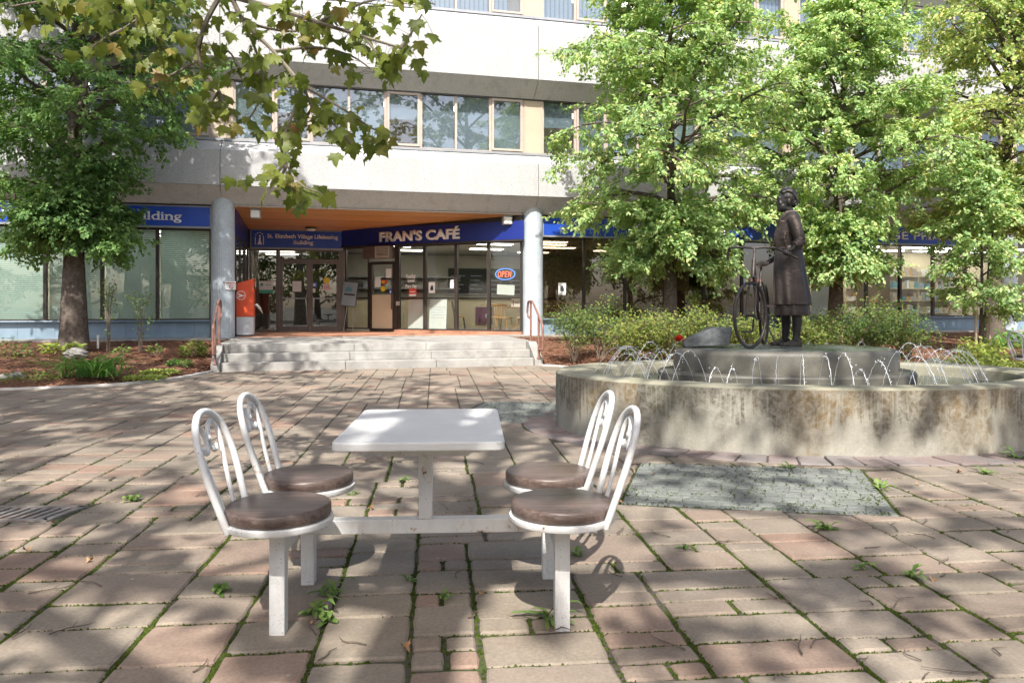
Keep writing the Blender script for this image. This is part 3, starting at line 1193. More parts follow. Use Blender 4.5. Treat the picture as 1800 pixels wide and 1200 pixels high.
# grey granite setts let into the paving
def sett_patch(name, quad, nu, nv, single):
    root = bpy.data.objects.new(name, None)
    COL.objects.link(root)
    tag(root, kind='structure')
    a, b, c, d = [Vector(x) for x in quad]

    def at(s, t):
        return a.lerp(b, s).lerp(d.lerp(c, s), t)
    MB().add([(q_.x, q_.y, -.0075) for q_ in (a, b, c, d)], [(0, 1, 2, 3)]).build('joint_sand', MAT['sett'], root, fixn=False)
    allm = MB()
    for j in range(nv):
        rr_ = random.Random(j * 37 + nu)
        cuts = [0.0]
        while cuts[-1] < 1 - .35 / nu:
            cuts.append(min(1.0, cuts[-1] + rr_.uniform(.65, 1.35) / nu))
        cuts[-1] = 1.0
        if len(cuts) > 2 and rr_.random() < .5:
            cuts = [0.0] + [min(.98, q_ * .97 + .4 / nu) for q_ in cuts[1:-1]] + [1.0]
        for i in range(len(cuts) - 1):
            s0, s1 = cuts[i], cuts[i + 1]
            if s1 - s0 < .2 / nu:
                continue
            t0, t1 = j / nv, (j + 1) / nv
            poly = [tuple(at(s0, t0)), tuple(at(s1, t0)), tuple(at(s1, t1)), tuple(at(s0, t1))]
            cc = at((s0 + s1) / 2, (t0 + t1) / 2)
            if in_oval(cc, -.1):
                continue
            r2 = random.Random(i * 131 + j * 17 + 5)
            g = stone_geo(poly, r2.uniform(-.003, .003), (r2.uniform(-.03, .03), r2.uniform(-.03, .03)), r2, gap=.002, step=.06, jit=.004, bev=.005, rcm=.006)
            if not g:
                continue
            if single:
                me = bpy.data.meshes.new('granite_sett')
                me.from_pydata(g[0], [], g[1])
                link('granite_sett', me, MAT['sett'], root)
            else:
                allm.add(*g)
    if not single:
        tag(allm.build('granite_setts', MAT['sett'], root, fixn=False), kind='stuff')
    return root


sett_patch('sett_patch', PATCH1, 16, 17, True)
sett_patch('far_sett_patch', PATCH2, 14, 18, False)

# soldier course round the fountain
ring = bpy.data.objects.new('fountain_edging', None)
COL.objects.link(ring)
tag(ring, kind='structure')
NS = 72
for i in range(NS):
    a0, a1 = 2 * PI * i / NS, 2 * PI * (i + 1) / NS
    pts = [tuple(oval(a, o_)) for o_, a in ((-.02, a0), (.37, a0), (.37, a1), (-.02, a1))]
    r2 = random.Random(i)
    g = stone_geo(pts, r2.uniform(-.002, .008), (r2.uniform(-.012, .012), r2.uniform(-.012, .012)), r2, gap=.005, step=.15, jit=.004)
    me = bpy.data.meshes.new('edging_stone')
    me.from_pydata(g[0], [], g[1])
    link('edging_stone', me, MAT['soldier'], ring)

# cast iron drain grate
gr = thing('drain_grate', 'rusty cast iron drain grate with parallel slots in the paving', 'drain grate', (-3.15, 4.90, 0))
ga, gb, gc, gd = [Vector(x) - Vector((-3.15, 4.90)) for x in GRATE]
fm = MB()
for a, b in ((ga, gb), (gb, gc), (gc, gd), (gd, ga)):
    t = (b - a).normalized()
    n = Vector((-t.y, t.x))
    pl = [tuple(a + t * .0), tuple(b), tuple(b + n * .045 - t * .02), tuple(a + n * .045 + t * .02)]
    fm.prism(pl, -.03, .004)
fm.build('grate_frame', MAT['iron'], gr)
pit = MB()
pit.add([(ga.x, ga.y, -.0285), (gb.x, gb.y, -.0285), (gc.x, gc.y, -.0285), (gd.x, gd.y, -.0285)], [(0, 1, 2, 3)])
pit.build('pit', MAT['hole'], gr, fixn=False)
for row in range(1):
    for i in range(12):
        s = (i + .5) / 12
        lo = ga.lerp(gb, s)
        hi = gd.lerp(gc, s)
        p0 = lo.lerp(hi, .12)
        p1 = lo.lerp(hi, .88)
        hw = .017
        br = MB()
        br.prism([(p0.x - hw, p0.y), (p0.x + hw, p0.y), (p1.x + hw, p1.y), (p1.x - hw, p1.y)], -.027, .0)
        br.build('grate_bar', MAT['iron'], gr)
# ---- planting beds
def smooth_curve(pts, n):
    pts = [Vector(p) for p in pts]
    out = []
    m = len(pts)
    for i in range(n):
        t = i / (n - 1) * (m - 1)
        k = min(int(t), m - 2)
        f = t - k
        p0, p1, p2, p3 = pts[max(0, k - 1)], pts[k], pts[k + 1], pts[min(m - 1, k + 2)]
        out.append(.5 * ((2 * p1) + (p2 - p0) * f + (2 * p0 - 5 * p1 + 4 * p2 - p3) * f * f + (3 * p1 - p0 - 3 * p2 + p3) * f ** 3))
    return out


def bed(name, front, back, z0, z1, seed, power=1.0):
    n, m = len(front), 26
    vs, fs = [], []
    r = random.Random(seed)
    for i in range(n):
        for j in range(m):
            t = j / (m - 1)
            q = front[i].lerp(back[i], t)
            z = z0 + (z1 - z0) * (t ** power) + (.05 * math.sin(q.x * 1.3 + q.y) * math.sin(PI * t)) + r.uniform(-.012, .012)
            vs.append((q.x, q.y, z))
    for i in range(n - 1):
        for j in range(m - 1):
            fs.append((i * m + j, (i + 1) * m + j, (i + 1) * m + j + 1, i * m + j + 1))
    mb = MB().add(vs, fs)
    o = tag(mb.build(name, MAT['mulch']), kind='structure')
    smooth_mesh(o.data, 80)

    def height(i, t):
        j = t * (m - 1)
        j0 = min(int(j), m - 2)
        a, b = Vector(vs[i * m + j0]), Vector(vs[i * m + j0 + 1])
        return a.lerp(b, j - j0)
    return o, height


NB = 60
frontL = smooth_curve([(-17, 11.0), (-12, 11.35), (-9.6, 11.6), (-7.98, 11.97), (-6.7, 12.6), (-6.1, 13.6), (-5.98, 15.0), (-6.02, 15.3)], NB)
backL = [BW(-17.5 + 10.2 * min(1, i / (NB - 1) * 1.12), -.5).to_2d() for i in range(NB)]
bed_l, hL = bed('planting_bed_left', frontL, backL, .018, .46, 3, .8)
frontR = smooth_curve([(.72, 16.75), (1.3, 16.2), (1.9, 15.3), (2.6, 14.3), (3.9, 13.6), (6.0, 13.2), (8.4, 13.2), (11.5, 12.8), (18, 11.8)], NB)
backR = [BW(-.35 + 22.5 * (i / (NB - 1)), -.5).to_2d() for i in range(NB)]
bed_r, hR = bed('planting_bed_right', frontR, backR, .018, .46, 4, .8)


def kerb_strip(name, line, w=.11, h=.03):
    k = MB()
    ins, outs = [], []
    for i, q in enumerate(line):
        a, b = line[max(0, i - 1)], line[min(len(line) - 1, i + 1)]
        t = (b - a).normalized()
        n = Vector((-t.y, t.x))
        ins.append(q + n * .01)
        outs.append(q - n * w)
    for i in range(len(line) - 1):
        k.add([(*ins[i], -.03), (*outs[i], -.03), (*outs[i + 1], -.03), (*ins[i + 1], -.03),
               (*ins[i], h), (*outs[i], h), (*outs[i + 1], h), (*ins[i + 1], h)],
              [(4, 5, 6, 7), (0, 4, 7, 3), (1, 2, 6, 5)])
    return tag(k.build(name, MAT['kerb'], fixn=False), kind='structure')


kerb_strip('kerb_left', frontL)
kerb_strip('kerb_right', frontR)

# loose bark chips
cv, cf = [], []
for front_b, H in ((frontL, hL), (frontR, hR)):
    for k in range(7000):
        i = rng.randrange(NB)
        t = rng.random() ** 1.2
        q = H(i, t)
        if i < NB - 1:
            q = q.lerp(H(i + 1, t), rng.random())
        if not in_view(q.x, q.y, .4):
            continue
        a = rng.random() * 2 * PI
        l, w = rng.uniform(.02, .06), rng.uniform(.006, .016)
        d = Vector((math.cos(a), math.sin(a), rng.uniform(-.3, .3))) * l
        s = Vector((-math.sin(a), math.cos(a), rng.uniform(-.5, .5))) * w
        z = Vector((0, 0, .012))
        o = len(cv)
        cv += [tuple(q + z - d - s), tuple(q + z + d - s * .5), tuple(q + z + d + s), tuple(q + z - d + s * .6)]
        cf.append((o, o + 1, o + 2, o + 3))
tag(link('bark_chips', raw_mesh('bark_chips', cv, cf), MAT['chip']), 'loose brown bark chips covering the planting beds', 'mulch', kind='stuff')

# concrete strip along the foot of the building
ws = MB()
ws.box(-18, -7.2, -.52, .26, -.02, .5)
o = tag(ws.build('walkway_left', MAT['concrete']), kind='structure')
o.location = (0, FY, 0); o.rotation_euler = (0, 0, TH)
ws = MB()
ws.box(-.38, 25, -.52, .26, -.02, .5)
o = tag(ws.build('walkway_right', MAT['concrete']), kind='structure')
o.location = (0, FY, 0); o.rotation_euler = (0, 0, TH)

# ---- entrance steps
st = bthing('entrance_steps', 'three wide concrete steps leading up to the recessed entrance', 'steps', 0, 0, 0)
UL, UR = -7.03, -.60
for k in range(3):
    z0, z1 = .1667 * k, .1667 * (k + 1)
    v0 = -4.36 + .30 * k
    v1 = -3.55
    cuts = [UL, UL + 2.42 + .1 * k, UL + 4.3 - .07 * k, UR]
    if k == 2:
        v1 = -3.3
    for a, b in zip(cuts[:-1], cuts[1:]):
        m = MB()
        m.box(a + .003, b - .003, v0, v1, z0 if k else -.02, z1)
        m.build('step', MAT['concrete'], st, bevel=.012)
for a, b, d in ((UL - .17, UL - .004, 1), (UR + .004, UR + .19, 1)):
    m = MB()
    m.extrude_profile([(-3.3, -.02), (-4.44, -.02), (-4.44, .14), (-3.9, .50), (-3.3, .505)], a, b)
    m.build('cheek_wall', MAT['concrete'], st, bevel=.012)
m = MB()
for a, b in ((UL - .17, -4.6), (-4.594, -2.3), (-2.294, UR + .22)):
    m = MB()
    m.box(a, b, -3.296, -.006, -.02, .5)
    m.build('landing_slab', MAT['concrete'], st, bevel=.006)
# ------------------------------------------------------------------ the building
bld = bthing('office_building', 'long white precast office building with bands of windows over ground floor shops', 'building', 0, 0, 0)
COLS = [-15.604, -7.494, .617, 8.728, 16.838, 24.95]
HEADS = {}

# precast spandrels, one panel for each bay and storey
def spandrel(z_sill, z_break, z_face, z_head, u0, u1):
    m = MB()
    m.extrude_profile([(.12, z_sill), (-.5, z_break), (-.5, z_face + .006), (.3, z_face + .006), (.3, z_sill)], u0 + .006, u1 - .006)
    p = m.build('spandrel_panel', MAT['precast'], bld, bevel=.012)
    m = MB()
    m.extrude_profile([(-.492, z_face), (0.0, z_head), (.3, z_head), (.3, z_face)], u0 + .008, u1 - .008)
    m.build('sloped_soffit', MAT['precast_under'], p)


for a, b in zip(COLS[:-1], COLS[1:]):
    spandrel(5.5, 5.12, 4.24, 3.83, a, b)
    spandrel(9.28, 8.86, 7.39, 7.0, a, b)
    spandrel(13.1, 12.7, 11.2, 10.78, a, b)
# left end bay that runs on out of the picture
spandrel(5.5, 5.12, 4.24, 3.83, -23.7, COLS[0])
spandrel(9.28, 8.86, 7.39, 7.0, -23.7, COLS[0])
spandrel(13.1, 12.7, 11.2, 10.78, -23.7, COLS[0])

# round columns
def column(u):
    m = MB()
    n = 40
    R = .285
    vs, fs, uv = [], [], []
    zs = [.42, 4.1]
    for z in zs:
        for k in range(n + 1):
            a = 2 * PI * k / n
            vs.append((R * math.cos(a), R * math.sin(a), z))
    for k in range(n):
        fs.append((k, k + 1, n + 2 + k, n + 1 + k))
    me = bpy.data.meshes.new('column')
    me.from_pydata(vs, [], fs)
    ul = me.uv_layers.new(name='UVMap')
    for poly in me.polygons:
        for li in poly.loop_indices:
            vi = me.loops[li].vertex_index
            k, row = vi % (n + 1), vi // (n + 1)
            ul.data[li].uv = (2 * PI * R * k / n, zs[row])
    smooth_mesh(me, 60)
    o = link('column', me, MAT['mosaic'], bld)
    o.location = (u, .10, 0)
    return o


for u in COLS:
    column(u)

# upper windows
def upper_window_set():
    W, H = .945, 1.5
    fx = thing('window_src', None, None)
    # fixed light
    m = MB()
    t = .032
    m.box(0, t, .04, .12, 0, H).box(W - t, W, .04, .12, 0, H).box(t, W - t, .04, .12, H - t, H).box(t, W - t, .04, .12, 0, t)
    f_me = m.mesh('window')
    m = MB()
    t2, t3 = .035, .10
    m.box(0, t2, .03, .12, 0, H).box(W - t2, W, .03, .12, 0, H).box(t2, W - t2, .03, .12, H - t2, H).box(t2, W - t2, .03, .12, 0, t2)
    m.box(t2 + .006, t3, .005, .09, t2 + .006, H - t2 - .006).box(W - t3, W - t2 - .006, .005, .09, t2 + .006, H - t2 - .006)
    m.box(t3, W - t3, .005, .09, H - t3, H - t2 - .006).box(t3, W - t3, .005, .09, t2 + .006, t3)
    o_me = m.mesh('window')
    for q in (f_me, o_me):
        q.materials.append(MAT['frame_pink'])
    g = MB()
    g.box(.02, W - .02, .066, .072, .02, H - .02)
    g_me = g.mesh('pane')
    g_me.materials.append(MAT['glass_up'])
    bpy.data.objects.remove(fx, do_unlink=True)
    blinds = {}
    for key, drop, matn in (('full', 1.44, 'blind_grey'), ('half', .72, 'blind_grey'), ('vert', 1.46, 'blind_v'), ('low', 1.1, 'blind_grey'), ('part', 1.46, 'blind_v')):
        b = MB()
        if key == 'part':
            b.box(.03, W * .55, .2, .21, H - drop, H - .01)
        else:
            b.box(.03, W - .03, .2, .21, H - drop, H - .01)
        bm_ = b.mesh('blind')
        bm_.materials.append(MAT[matn])
        blinds[key] = bm_
    return f_me, o_me, g_me, blinds


f_me, o_me, g_me, blinds = upper_window_set()
PAT = 'FOFFOFFO'
r = random.Random(11)
for bi, (a, b) in enumerate(zip(COLS[:-1], COLS[1:])):
    for z in (5.5, 9.28):
        for k, ch in enumerate(PAT):
            x = a + .275 + .945 * k
            w = link('window', f_me if ch == 'F' else o_me, None, bld)
            w.location = (x, 0, z)
            link('pane', g_me, None, w)
            if z < 6:
                key = r.choice(['full', 'full', 'low', 'half', 'full'])
                if bi == 1 and k == 4:
                    key = 'half'
                if bi == 1 and k in (5, 6):
                    key = 'full'
            else:
                key = r.choice(['vert', 'vert', 'part', 'vert'])
            link('blind', blinds[key], None, w)
for z in (5.5, 9.28):
    for u in COLS:
        m = MB()
        m.box(u - .272, u + .272, .02, .12, z + .004, z + 1.496)
        m.build('tan_panel', MAT['tan_panel'], bld)
        for s in (-1, 1):
            m = MB()
            m.box(u + s * .235 - .02, u + s * .235 + .02, .005, .02, z + .004, z + 1.49)
            m.build('panel_trim', MAT['frame_pink'], bld)
    for a, b in zip(COLS[:-1], COLS[1:]):
        m = MB()
        m.box(a + .002, b - .002, -.03, .118, z - .062, z + .002)
        m.build('sill_flashing', MAT['sill_metal'], bld)
        m = MB()
        m.box(a + .002, b - .002, .0, .1, z + 1.462, z + 1.5)
        m.build('head_flashing', MAT['frame_dark'], bld)

# upper rooms: floors, back wall and ceiling lights
for z in (5.0, 8.78):
    m = MB()
    m.box(-23.6, 24.9, .32, 9, z + .0, z + .1)
    m.build('room_floor', MAT['room_floor'], bld)
    m = MB()
    m.box(-23.6, 24.9, .32, 9, z + 2.42, z + 2.5)
    m.build('room_ceiling', MAT['room_ceiling'], bld)
    m = MB()
    m.box(-23.6, 24.9, 6.0, 6.1, z + .1, z + 2.42)
    m.build('room_wall', MAT['room'], bld)
    for u in COLS[:-1]:
        m = MB()
        m.box(u - .08, u + .08, .36, 6, z + .1, z + 2.42)
        m.build('room_partition', MAT['room'], bld)
        for k in range(3):
            for l in range(2):
                m = MB()
                m.box(u + 1.1 + 2.4 * k, u + 2.3 + 2.4 * k, 1.0 + 1.9 * l, 1.5 + 1.9 * l, z + 2.395, z + 2.418)
                m.build('ceiling_light', MAT['tube_light'], bld)
# shell: roof, back, ends
m = MB()
m.box(-23.7, 24.95, .3, 15, 12.9, 13.05)
m.build('roof', MAT['concrete'], bld)
m = MB()
m.box(-23.7, 24.95, 15.0, 15.2, 0, 13.05)
m.build('rear_wall', MAT['precast'], bld)
for u in (-23.9, 24.95):
    m = MB()
    m.box(u, u + .2, .3, 15.0, 0, 13.0)
    m.build('end_wall', MAT['precast'], bld)

# ---- ground floor glazing
def shop_window(u0, u1, glass, z0=.94, z1=3.22, v=.25, fr='frame_dark', nudge=0.0):
    t = .035
    m = MB()
    m.box(u0, u0 + t, v - .05, v + .06, z0, z1).box(u1 - t, u1, v - .05, v + .06, z0, z1)
    m.box(u0 + t, u1 - t, v - .05, v + .06, z0, z0 + t).box(u0 + t, u1 - t, v - .05, v + .06, z1 - t, z1)
    w = m.build('shop_window', MAT[fr], bld)
    g = MB()
    g.box(u0 + t * .5, u1 - t * .5, v - .003, v + .004, z0 + t * .5, z1 - t * .5)
    g.build('pane', MAT[glass], w)
    return w


for bi, (a, b) in enumerate(zip(COLS[:-1], COLS[1:])):
    if bi == 1:
        continue
    for k in range(6):
        u0 = a + .30 + 1.2515 * k
        shop_window(u0 + .002, u0 + 1.2495, {0: 'glass_green', 2: 'glass_brown', 3: 'glass', 4: 'glass'}[bi])
    # tiled wall below the glass
    back = MB()
    back.box(a + .005, b - .005, .30, .42, .48, .938)
    w = back.build('base_wall', MAT['frame_dark'], bld)
    for k in range(19):
        u0 = a + .29 + .3955 * k
        t = MB()
        t.box(u0 + .002, u0 + .3935, .255, .298, .502, .90)
        t.build('wall_tile', MAT['base_tile'], w)
    s = MB()
    s.box(a + .28, b - .28, .13, .31, .903, .938)
    s.build('window_sill', MAT['base_tile'], bld, bevel=.006)
    # fascia behind the signs and above the glass
    s = MB()
    s.box(a + .28, b - .28, .2, .36, 3.222, 4.0)
    s.build('fascia', MAT['frame_dark'], bld)
    # jamb beside each column
    for u in (a + .293, b - .293):
        s = MB()
        s.box(u - .012, u + .012, .13, .36, .5, 4.0)
        s.build('jamb', MAT['frame_dark'], bld)

# blinds close behind the left windows
for k in range(6):
    u0 = COLS[0] + .30 + 1.2515 * k
    m = MB()
    if k in (3,):
        m.box(u0 + .04, u0 + 1.21, .42, .43, .96, 3.2)
    else:
        m.box(u0 + .04, u0 + 1.21, .42, .43, .96, 3.2)
    m.build('blind', MAT['blind_h'], bld)
m = MB()
m.box(COLS[0], -7.3, 4.0, 4.1, .5, 3.9)
m.box(-7.36, -7.3, .45, 4.0, .5, 3.9)
m.build('room_wall', MAT['room'], bld)
MB().box(COLS[0], -7.38, .46, 3.98, 3.24, 3.3).build('office_ceiling', MAT['room_ceiling'], bld)
MB().box(COLS[0], -7.38, .46, 3.98, .4, .498).build('office_floor', MAT['room_floor'], bld)
for u in (-14.4, -12.6, -10.6, -8.8):
    for v in (1.2, 2.6):
        MB().box(u - .6, u + .6, v - .15, v + .15, 3.215, 3.237).build('ceiling_light', MAT['tube_light'], bld)

# ---- entrance recess
RU = -7.2          # left wall of the recess
RV = 3.88          # door wall
CA = (-4.39, 3.88)
CB = (.296, .03)


def cafe_u(v):
    return CA[0] + (CA[1] - v) / (CA[1] - CB[1]) * (CB[0] - CA[0])


# terracotta floor tiles
for i in range(10):
    v0 = .0 + .39 * i
    for j in range(20):
        u0 = RU + .1 + .39 * j - (.0 if i % 2 == 0 else .195)
        if u0 < RU - .02 or u0 + .2 > cafe_u(v0 + .2) + .25 or v0 + .3 > RV:
            continue
        t = MB()
        t.box(u0 + .004, u0 + .386, v0 + .004, v0 + .386, .46, .5 + .004 + .002 * ((i * 7 + j * 3) % 4))
        t.build('floor_tile', MAT['terracotta'], bld)
m = MB()
m.prism([(RU - .1, -.004), (.3, -.004), (-4.3, 3.9), (RU - .1, 3.9)], .3, .498)
m.build('tile_bed', MAT['concrete'], bld)

# varnished board ceiling, falling a little towards the doors
nb = 33
for i in range(nb):
    v0, v1 = .02 + 3.86 * i / nb, .02 + 3.86 * (i + 1) / nb - .006
    z0, z1 = 3.79 - .20 * i / nb, 3.79 - .20 * (i + 1) / nb
    ua = RU - .05
    e0, e1 = cafe_u(v0) + .1, cafe_u(v1) + .1
    m = MB()
    m.add([(ua, v0, z0), (e0, v0, z0), (e1, v1, z1), (ua, v1, z1), (ua, v0, z0 + .02), (e0, v0, z0 + .02), (e1, v1, z1 + .02), (ua, v1, z1 + .02)],
          [(0, 3, 2, 1), (4, 5, 6, 7), (0, 1, 5, 4), (1, 2, 6, 5), (2, 3, 7, 6), (3, 0, 4, 7)])
    m.build('ceiling_board', MAT['soffit_wood'], bld)
m = MB()
m.box(RU - .1, .6, .31, 4.2, 3.86, 3.9)
m.build('ceiling_backing', MAT['frame_dark'], bld)
m = MB()
m.box(COLS[1] + .2, COLS[2] - .2, -.03, .0, 3.795, 3.826)
m.build('soffit_trim', MAT['frame_pink'], bld)

# left wall of the recess: dark glazing under a dark fascia
for k in range(3):
    v0 = .38 + 1.16 * k
    m = MB()
    m.box(RU - .06, RU, v0, v0 + .04, .5, 3.1).box(RU - .06, RU, v0 + 1.12, v0 + 1.16, .5, 3.1)
    m.box(RU - .06, RU, v0 + .04, v0 + 1.12, .5, .58).box(RU - .06, RU, v0 + .04, v0 + 1.12, 3.06, 3.1)
    w = m.build('side_window', MAT['frame_dark'], bld)
    g = MB()
    g.box(RU - .035, RU - .029, v0 + .02, v0 + 1.14, .54, 3.08)
    g.build('pane', MAT['glass_door'], w)
m = MB()
m.box(RU - .08, RU - .002, .36, 3.88, 3.102, 3.9)
m.build('side_fascia', MAT['sign_navy'], bld)

# door wall
def frame_rect(m, u0, u1, z0, z1, t, v0, v1, tb=None):
    tb = t if tb is None else tb
    m.box(u0, u0 + t, v0, v1, z0, z1).box(u1 - t, u1, v0, v1, z0, z1)
    m.box(u0 + t, u1 - t, v0, v1, z1 - t, z1).box(u0 + t, u1 - t, v0, v1, z0, z0 + tb)
    return m


def glazed(name, u0, u1, z0, z1, t, matf, matg, v=RV, tb=None, d=.05):
    w = frame_rect(MB(), u0, u1, z0, z1, t, v - d, v + d, tb).build(name, MAT[matf], bld)
    g = MB()
    g.box(u0 + t * .6, u1 - t * .6, v - .003, v + .004, z0 + t * .6, z1 - t * .6)
    g.build('pane', MAT[matg], w)
    return w


glazed('sidelight', RU + .02, -6.36, .505, 3.0, .05, 'frame_brown', 'glass_door')
glazed('transom_window', -6.34, -4.50, 2.67, 3.0, .05, 'frame_brown', 'glass_door')
for u0, u1, hs in ((-6.30, -5.425, 1), (-5.415, -4.54, -1)):
    d = glazed('entrance_door', u0, u1, .51, 2.655, .085, 'frame_brown', 'glass_door', tb=.16)
    m = MB()
    m.box(u0 + .085, u1 - .085, RV - .03, RV - .006, 1.50, 1.53)
    m.build('push_bar', MAT['sill_metal'], d)
    hx = u1 - .06 if hs > 0 else u0 + .06
    m = MB()
    m.tube([(hx, RV - .05, 1.2), (hx, RV - .10, 1.22), (hx, RV - .10, 1.62), (hx, RV - .05, 1.64)], .014, 8)
    m.build('handle', MAT['frame_brown'], d, smooth=True)
m = MB()
m.box(-6.36, -6.302, RV - .07, RV + .07, .505, 3.0).box(-4.538, -4.39, RV - .07, RV + .07, .505, 3.0)
m.box(-6.302, -4.538, RV - .07, RV + .07, 2.657, 2.668)
m.build('door_frame', MAT['frame_brown'], bld)
m = MB()
m.box(RU - .05, -4.3, RV - .03, RV + .08, 3.002, 3.9)
m.build('door_fascia', MAT['frame_dark'], bld)

# lobby behind the doors
m = MB()
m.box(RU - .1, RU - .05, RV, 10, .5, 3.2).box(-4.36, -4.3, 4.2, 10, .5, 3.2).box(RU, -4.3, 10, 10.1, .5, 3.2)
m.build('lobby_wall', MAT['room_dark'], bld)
m = MB()
m.box(RU, -4.3, RV + .1, 10, .40, .499)
m.build('lobby_floor', MAT['room_floor'], bld)
m = MB()
m.box(RU, -4.3, RV + .1, 10, 3.1, 3.16)
m.build('lobby_ceiling', MAT['room_ceiling'], bld)
for u, v in ((-6.0, 4.6), (-6.5, 6.2), (-6.4, 7.6)):
    m = MB()
    m.box(u - .55, u + .55, v - .14, v + .14, 3.078, 3.098)
    m.build('ceiling_light', MAT['tube_light'], bld)

# cafe room behind the angled front
pol = [(-4.28, 4.05), (.36, .24), (8.66, .44), (8.66, 8.6), (-4.28, 8.6)]
MB().prism(pol, .40, .496).build('cafe_floor', MAT['room_floor'], bld)
MB().prism(pol, 3.225, 3.29).build('cafe_ceiling', MAT['room_ceiling'], bld)
m = MB()
m.box(-4.28, 8.66, 8.4, 8.5, .5, 3.2)
m.build('cafe_rear_wall', MAT['room'], bld)
m = MB()
m.box(8.6, 8.68, .45, 8.4, .5, 3.2)
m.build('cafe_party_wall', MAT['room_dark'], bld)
for u, v in ((-2.8, 4.6), (-1.6, 3.4), (-2.2, 6.4), (.2, 3.0), (.4, 5.2), (1.6, 1.8), (2.6, 4.0), (2.4, 6.4), (4.6, 2.2), (4.8, 5.0), (7.0, 2.4), (7.0, 5.2), (1.9, 2.8)):
    m = MB()
    m.box(u - .55, u + .55, v - .15, v + .15, 3.20, 3.222)
    m.build('ceiling_light', MAT['tube_light'], bld)
# pharmacy room
for (n_, bx, mt) in (('shop_floor', (8.72, 24.9, .44, 8, .4, .496), 'room_floor'), ('shop_ceiling', (8.72, 24.9, .44, 8, 3.225, 3.29), 'room_ceiling'),
                     ('shop_rear_wall', (8.72, 24.9, 3.2, 3.3, .5, 3.2), 'cream')):
    MB().box(*bx).build(n_, MAT[mt], bld)
for u in (9.8, 12.0, 14.2, 16.0, 18.5):
    for v in (1.1, 2.5):
        m = MB()
        m.box(u - .6, u + .6, v - .15, v + .15, 3.20, 3.222)
        m.build('ceiling_light', MAT['tube_light'], bld)
# ------------------------------------------------------------------ angled cafe front
CL = math.hypot(CB[0] - CA[0], CB[1] - CA[1])
CANG = math.atan2(CB[1] - CA[1], CB[0] - CA[0])
caf = bthing('cafe_shopfront', 'dark framed glass cafe front set at an angle beside the entrance doors', 'shopfront', CA[0], CA[1], 0, rz=CANG)
ZT = 3.08


def cpane(x0, x1, name='shop_window', glass='glass', z0=.58, zt=ZT, t=.04):
    m = MB()
    m.box(x0, x0 + t, -.05, .05, z0, zt).box(x1 - t, x1, -.05, .05, z0, zt)
    m.box(x0 + t, x1 - t, -.05, .05, z0, z0 + t).box(x0 + t, x1 - t, -.05, .05, zt - t, zt)
    w = m.build(name, MAT['frame_dark'], caf)
    g = MB()
    g.box(x0 + t * .5, x1 - t * .5, -.003, .004, z0 + t * .5, zt - t * .5)
    g.build('pane', MAT[glass], w)
    return w


for x0, x1 in ((.06, .96), (2.02, 2.93), (2.94, 3.985), (3.995, 5.03), (5.04, 6.06)):
    cpane(x0, x1)
d = cpane(.985, 1.90, 'cafe_door', z0=.52, zt=2.62, t=.085)
m = MB()
m.box(1.07, 1.815, -.03, .03, .62, 1.62)
m.build('kick_panel', MAT['cream'], d)
m = MB()
m.box(1.80, 1.87, -.10, -.052, 1.18, 1.66)
m.build('handle', MAT['frame_brown'], d)
m = MB()
m.box(1.91, 2.012, -.07, .07, .5, ZT)
m.build('door_post', MAT['frame_dark'], caf)
m = MB()
m.box(1.99, 2.10, -.115, -.071, 1.30, 1.42)
m.build('lock_box', MAT['lamp_body'], caf)
m = MB()
m.box(.0, 6.1, -.06, .10, ZT + .003, 3.9)
m.build('fascia', MAT['frame_dark'], caf)
for k in range(16):
    m = MB()
    m.box(.0 + .38 * k + .004, .38 * (k + 1), -.09, .07, .44, .578 if k > 4 else .516)
    m.build('plinth_tile', MAT['terracotta'], caf)
# ventilation box over the door
m = MB()
m.box(.97, 1.93, -.36, -.052, 2.70, 3.06)
vb = m.build('ventilation_box', MAT['frame_brown'], caf, bevel=.01)
m = MB()
m.box(1.42, 1.92, -.385, -.362, 2.71, 2.75).box(1.42, 1.92, -.385, -.362, 3.01, 3.05).box(1.42, 1.46, -.385, -.362, 2.752, 3.008).box(1.88, 1.92, -.385, -.362, 2.752, 3.008)
m.build('grille_frame', MAT['frame_pink'], vb)
for k in range(6):
    m = MB()
    m.box(1.465, 1.875, -.39, -.364, 2.765 + .041 * k, 2.785 + .041 * k, rot=(.5, 0, 0))
    m.build('louvre', MAT['lamp_body'], vb)


# ------------------------------------------------------------------ signs
def sign_board(name, label, u0, u1, z0, z1, v, mat, t=.05):
    s = bthing(name, label, 'sign', u0, v, z0)
    m = MB()
    m.box(0, u1 - u0, -t, 0, 0, z1 - z0)
    m.build('board', MAT[mat], s, bevel=.004)
    m = MB()
    w, h = u1 - u0, z1 - z0
    m.box(-.03, w + .03, -t - .012, .0, -.05, -.002).box(-.03, w + .03, -t - .012, 0, h + .002, h + .03)
    m.box(-.03, -.002, -t - .012, 0, -.001, h + .001).box(w + .002, w + .03, -t - .012, 0, -.001, h + .001)
    m.build('sign_frame', MAT['sill_metal'], s)
    return s


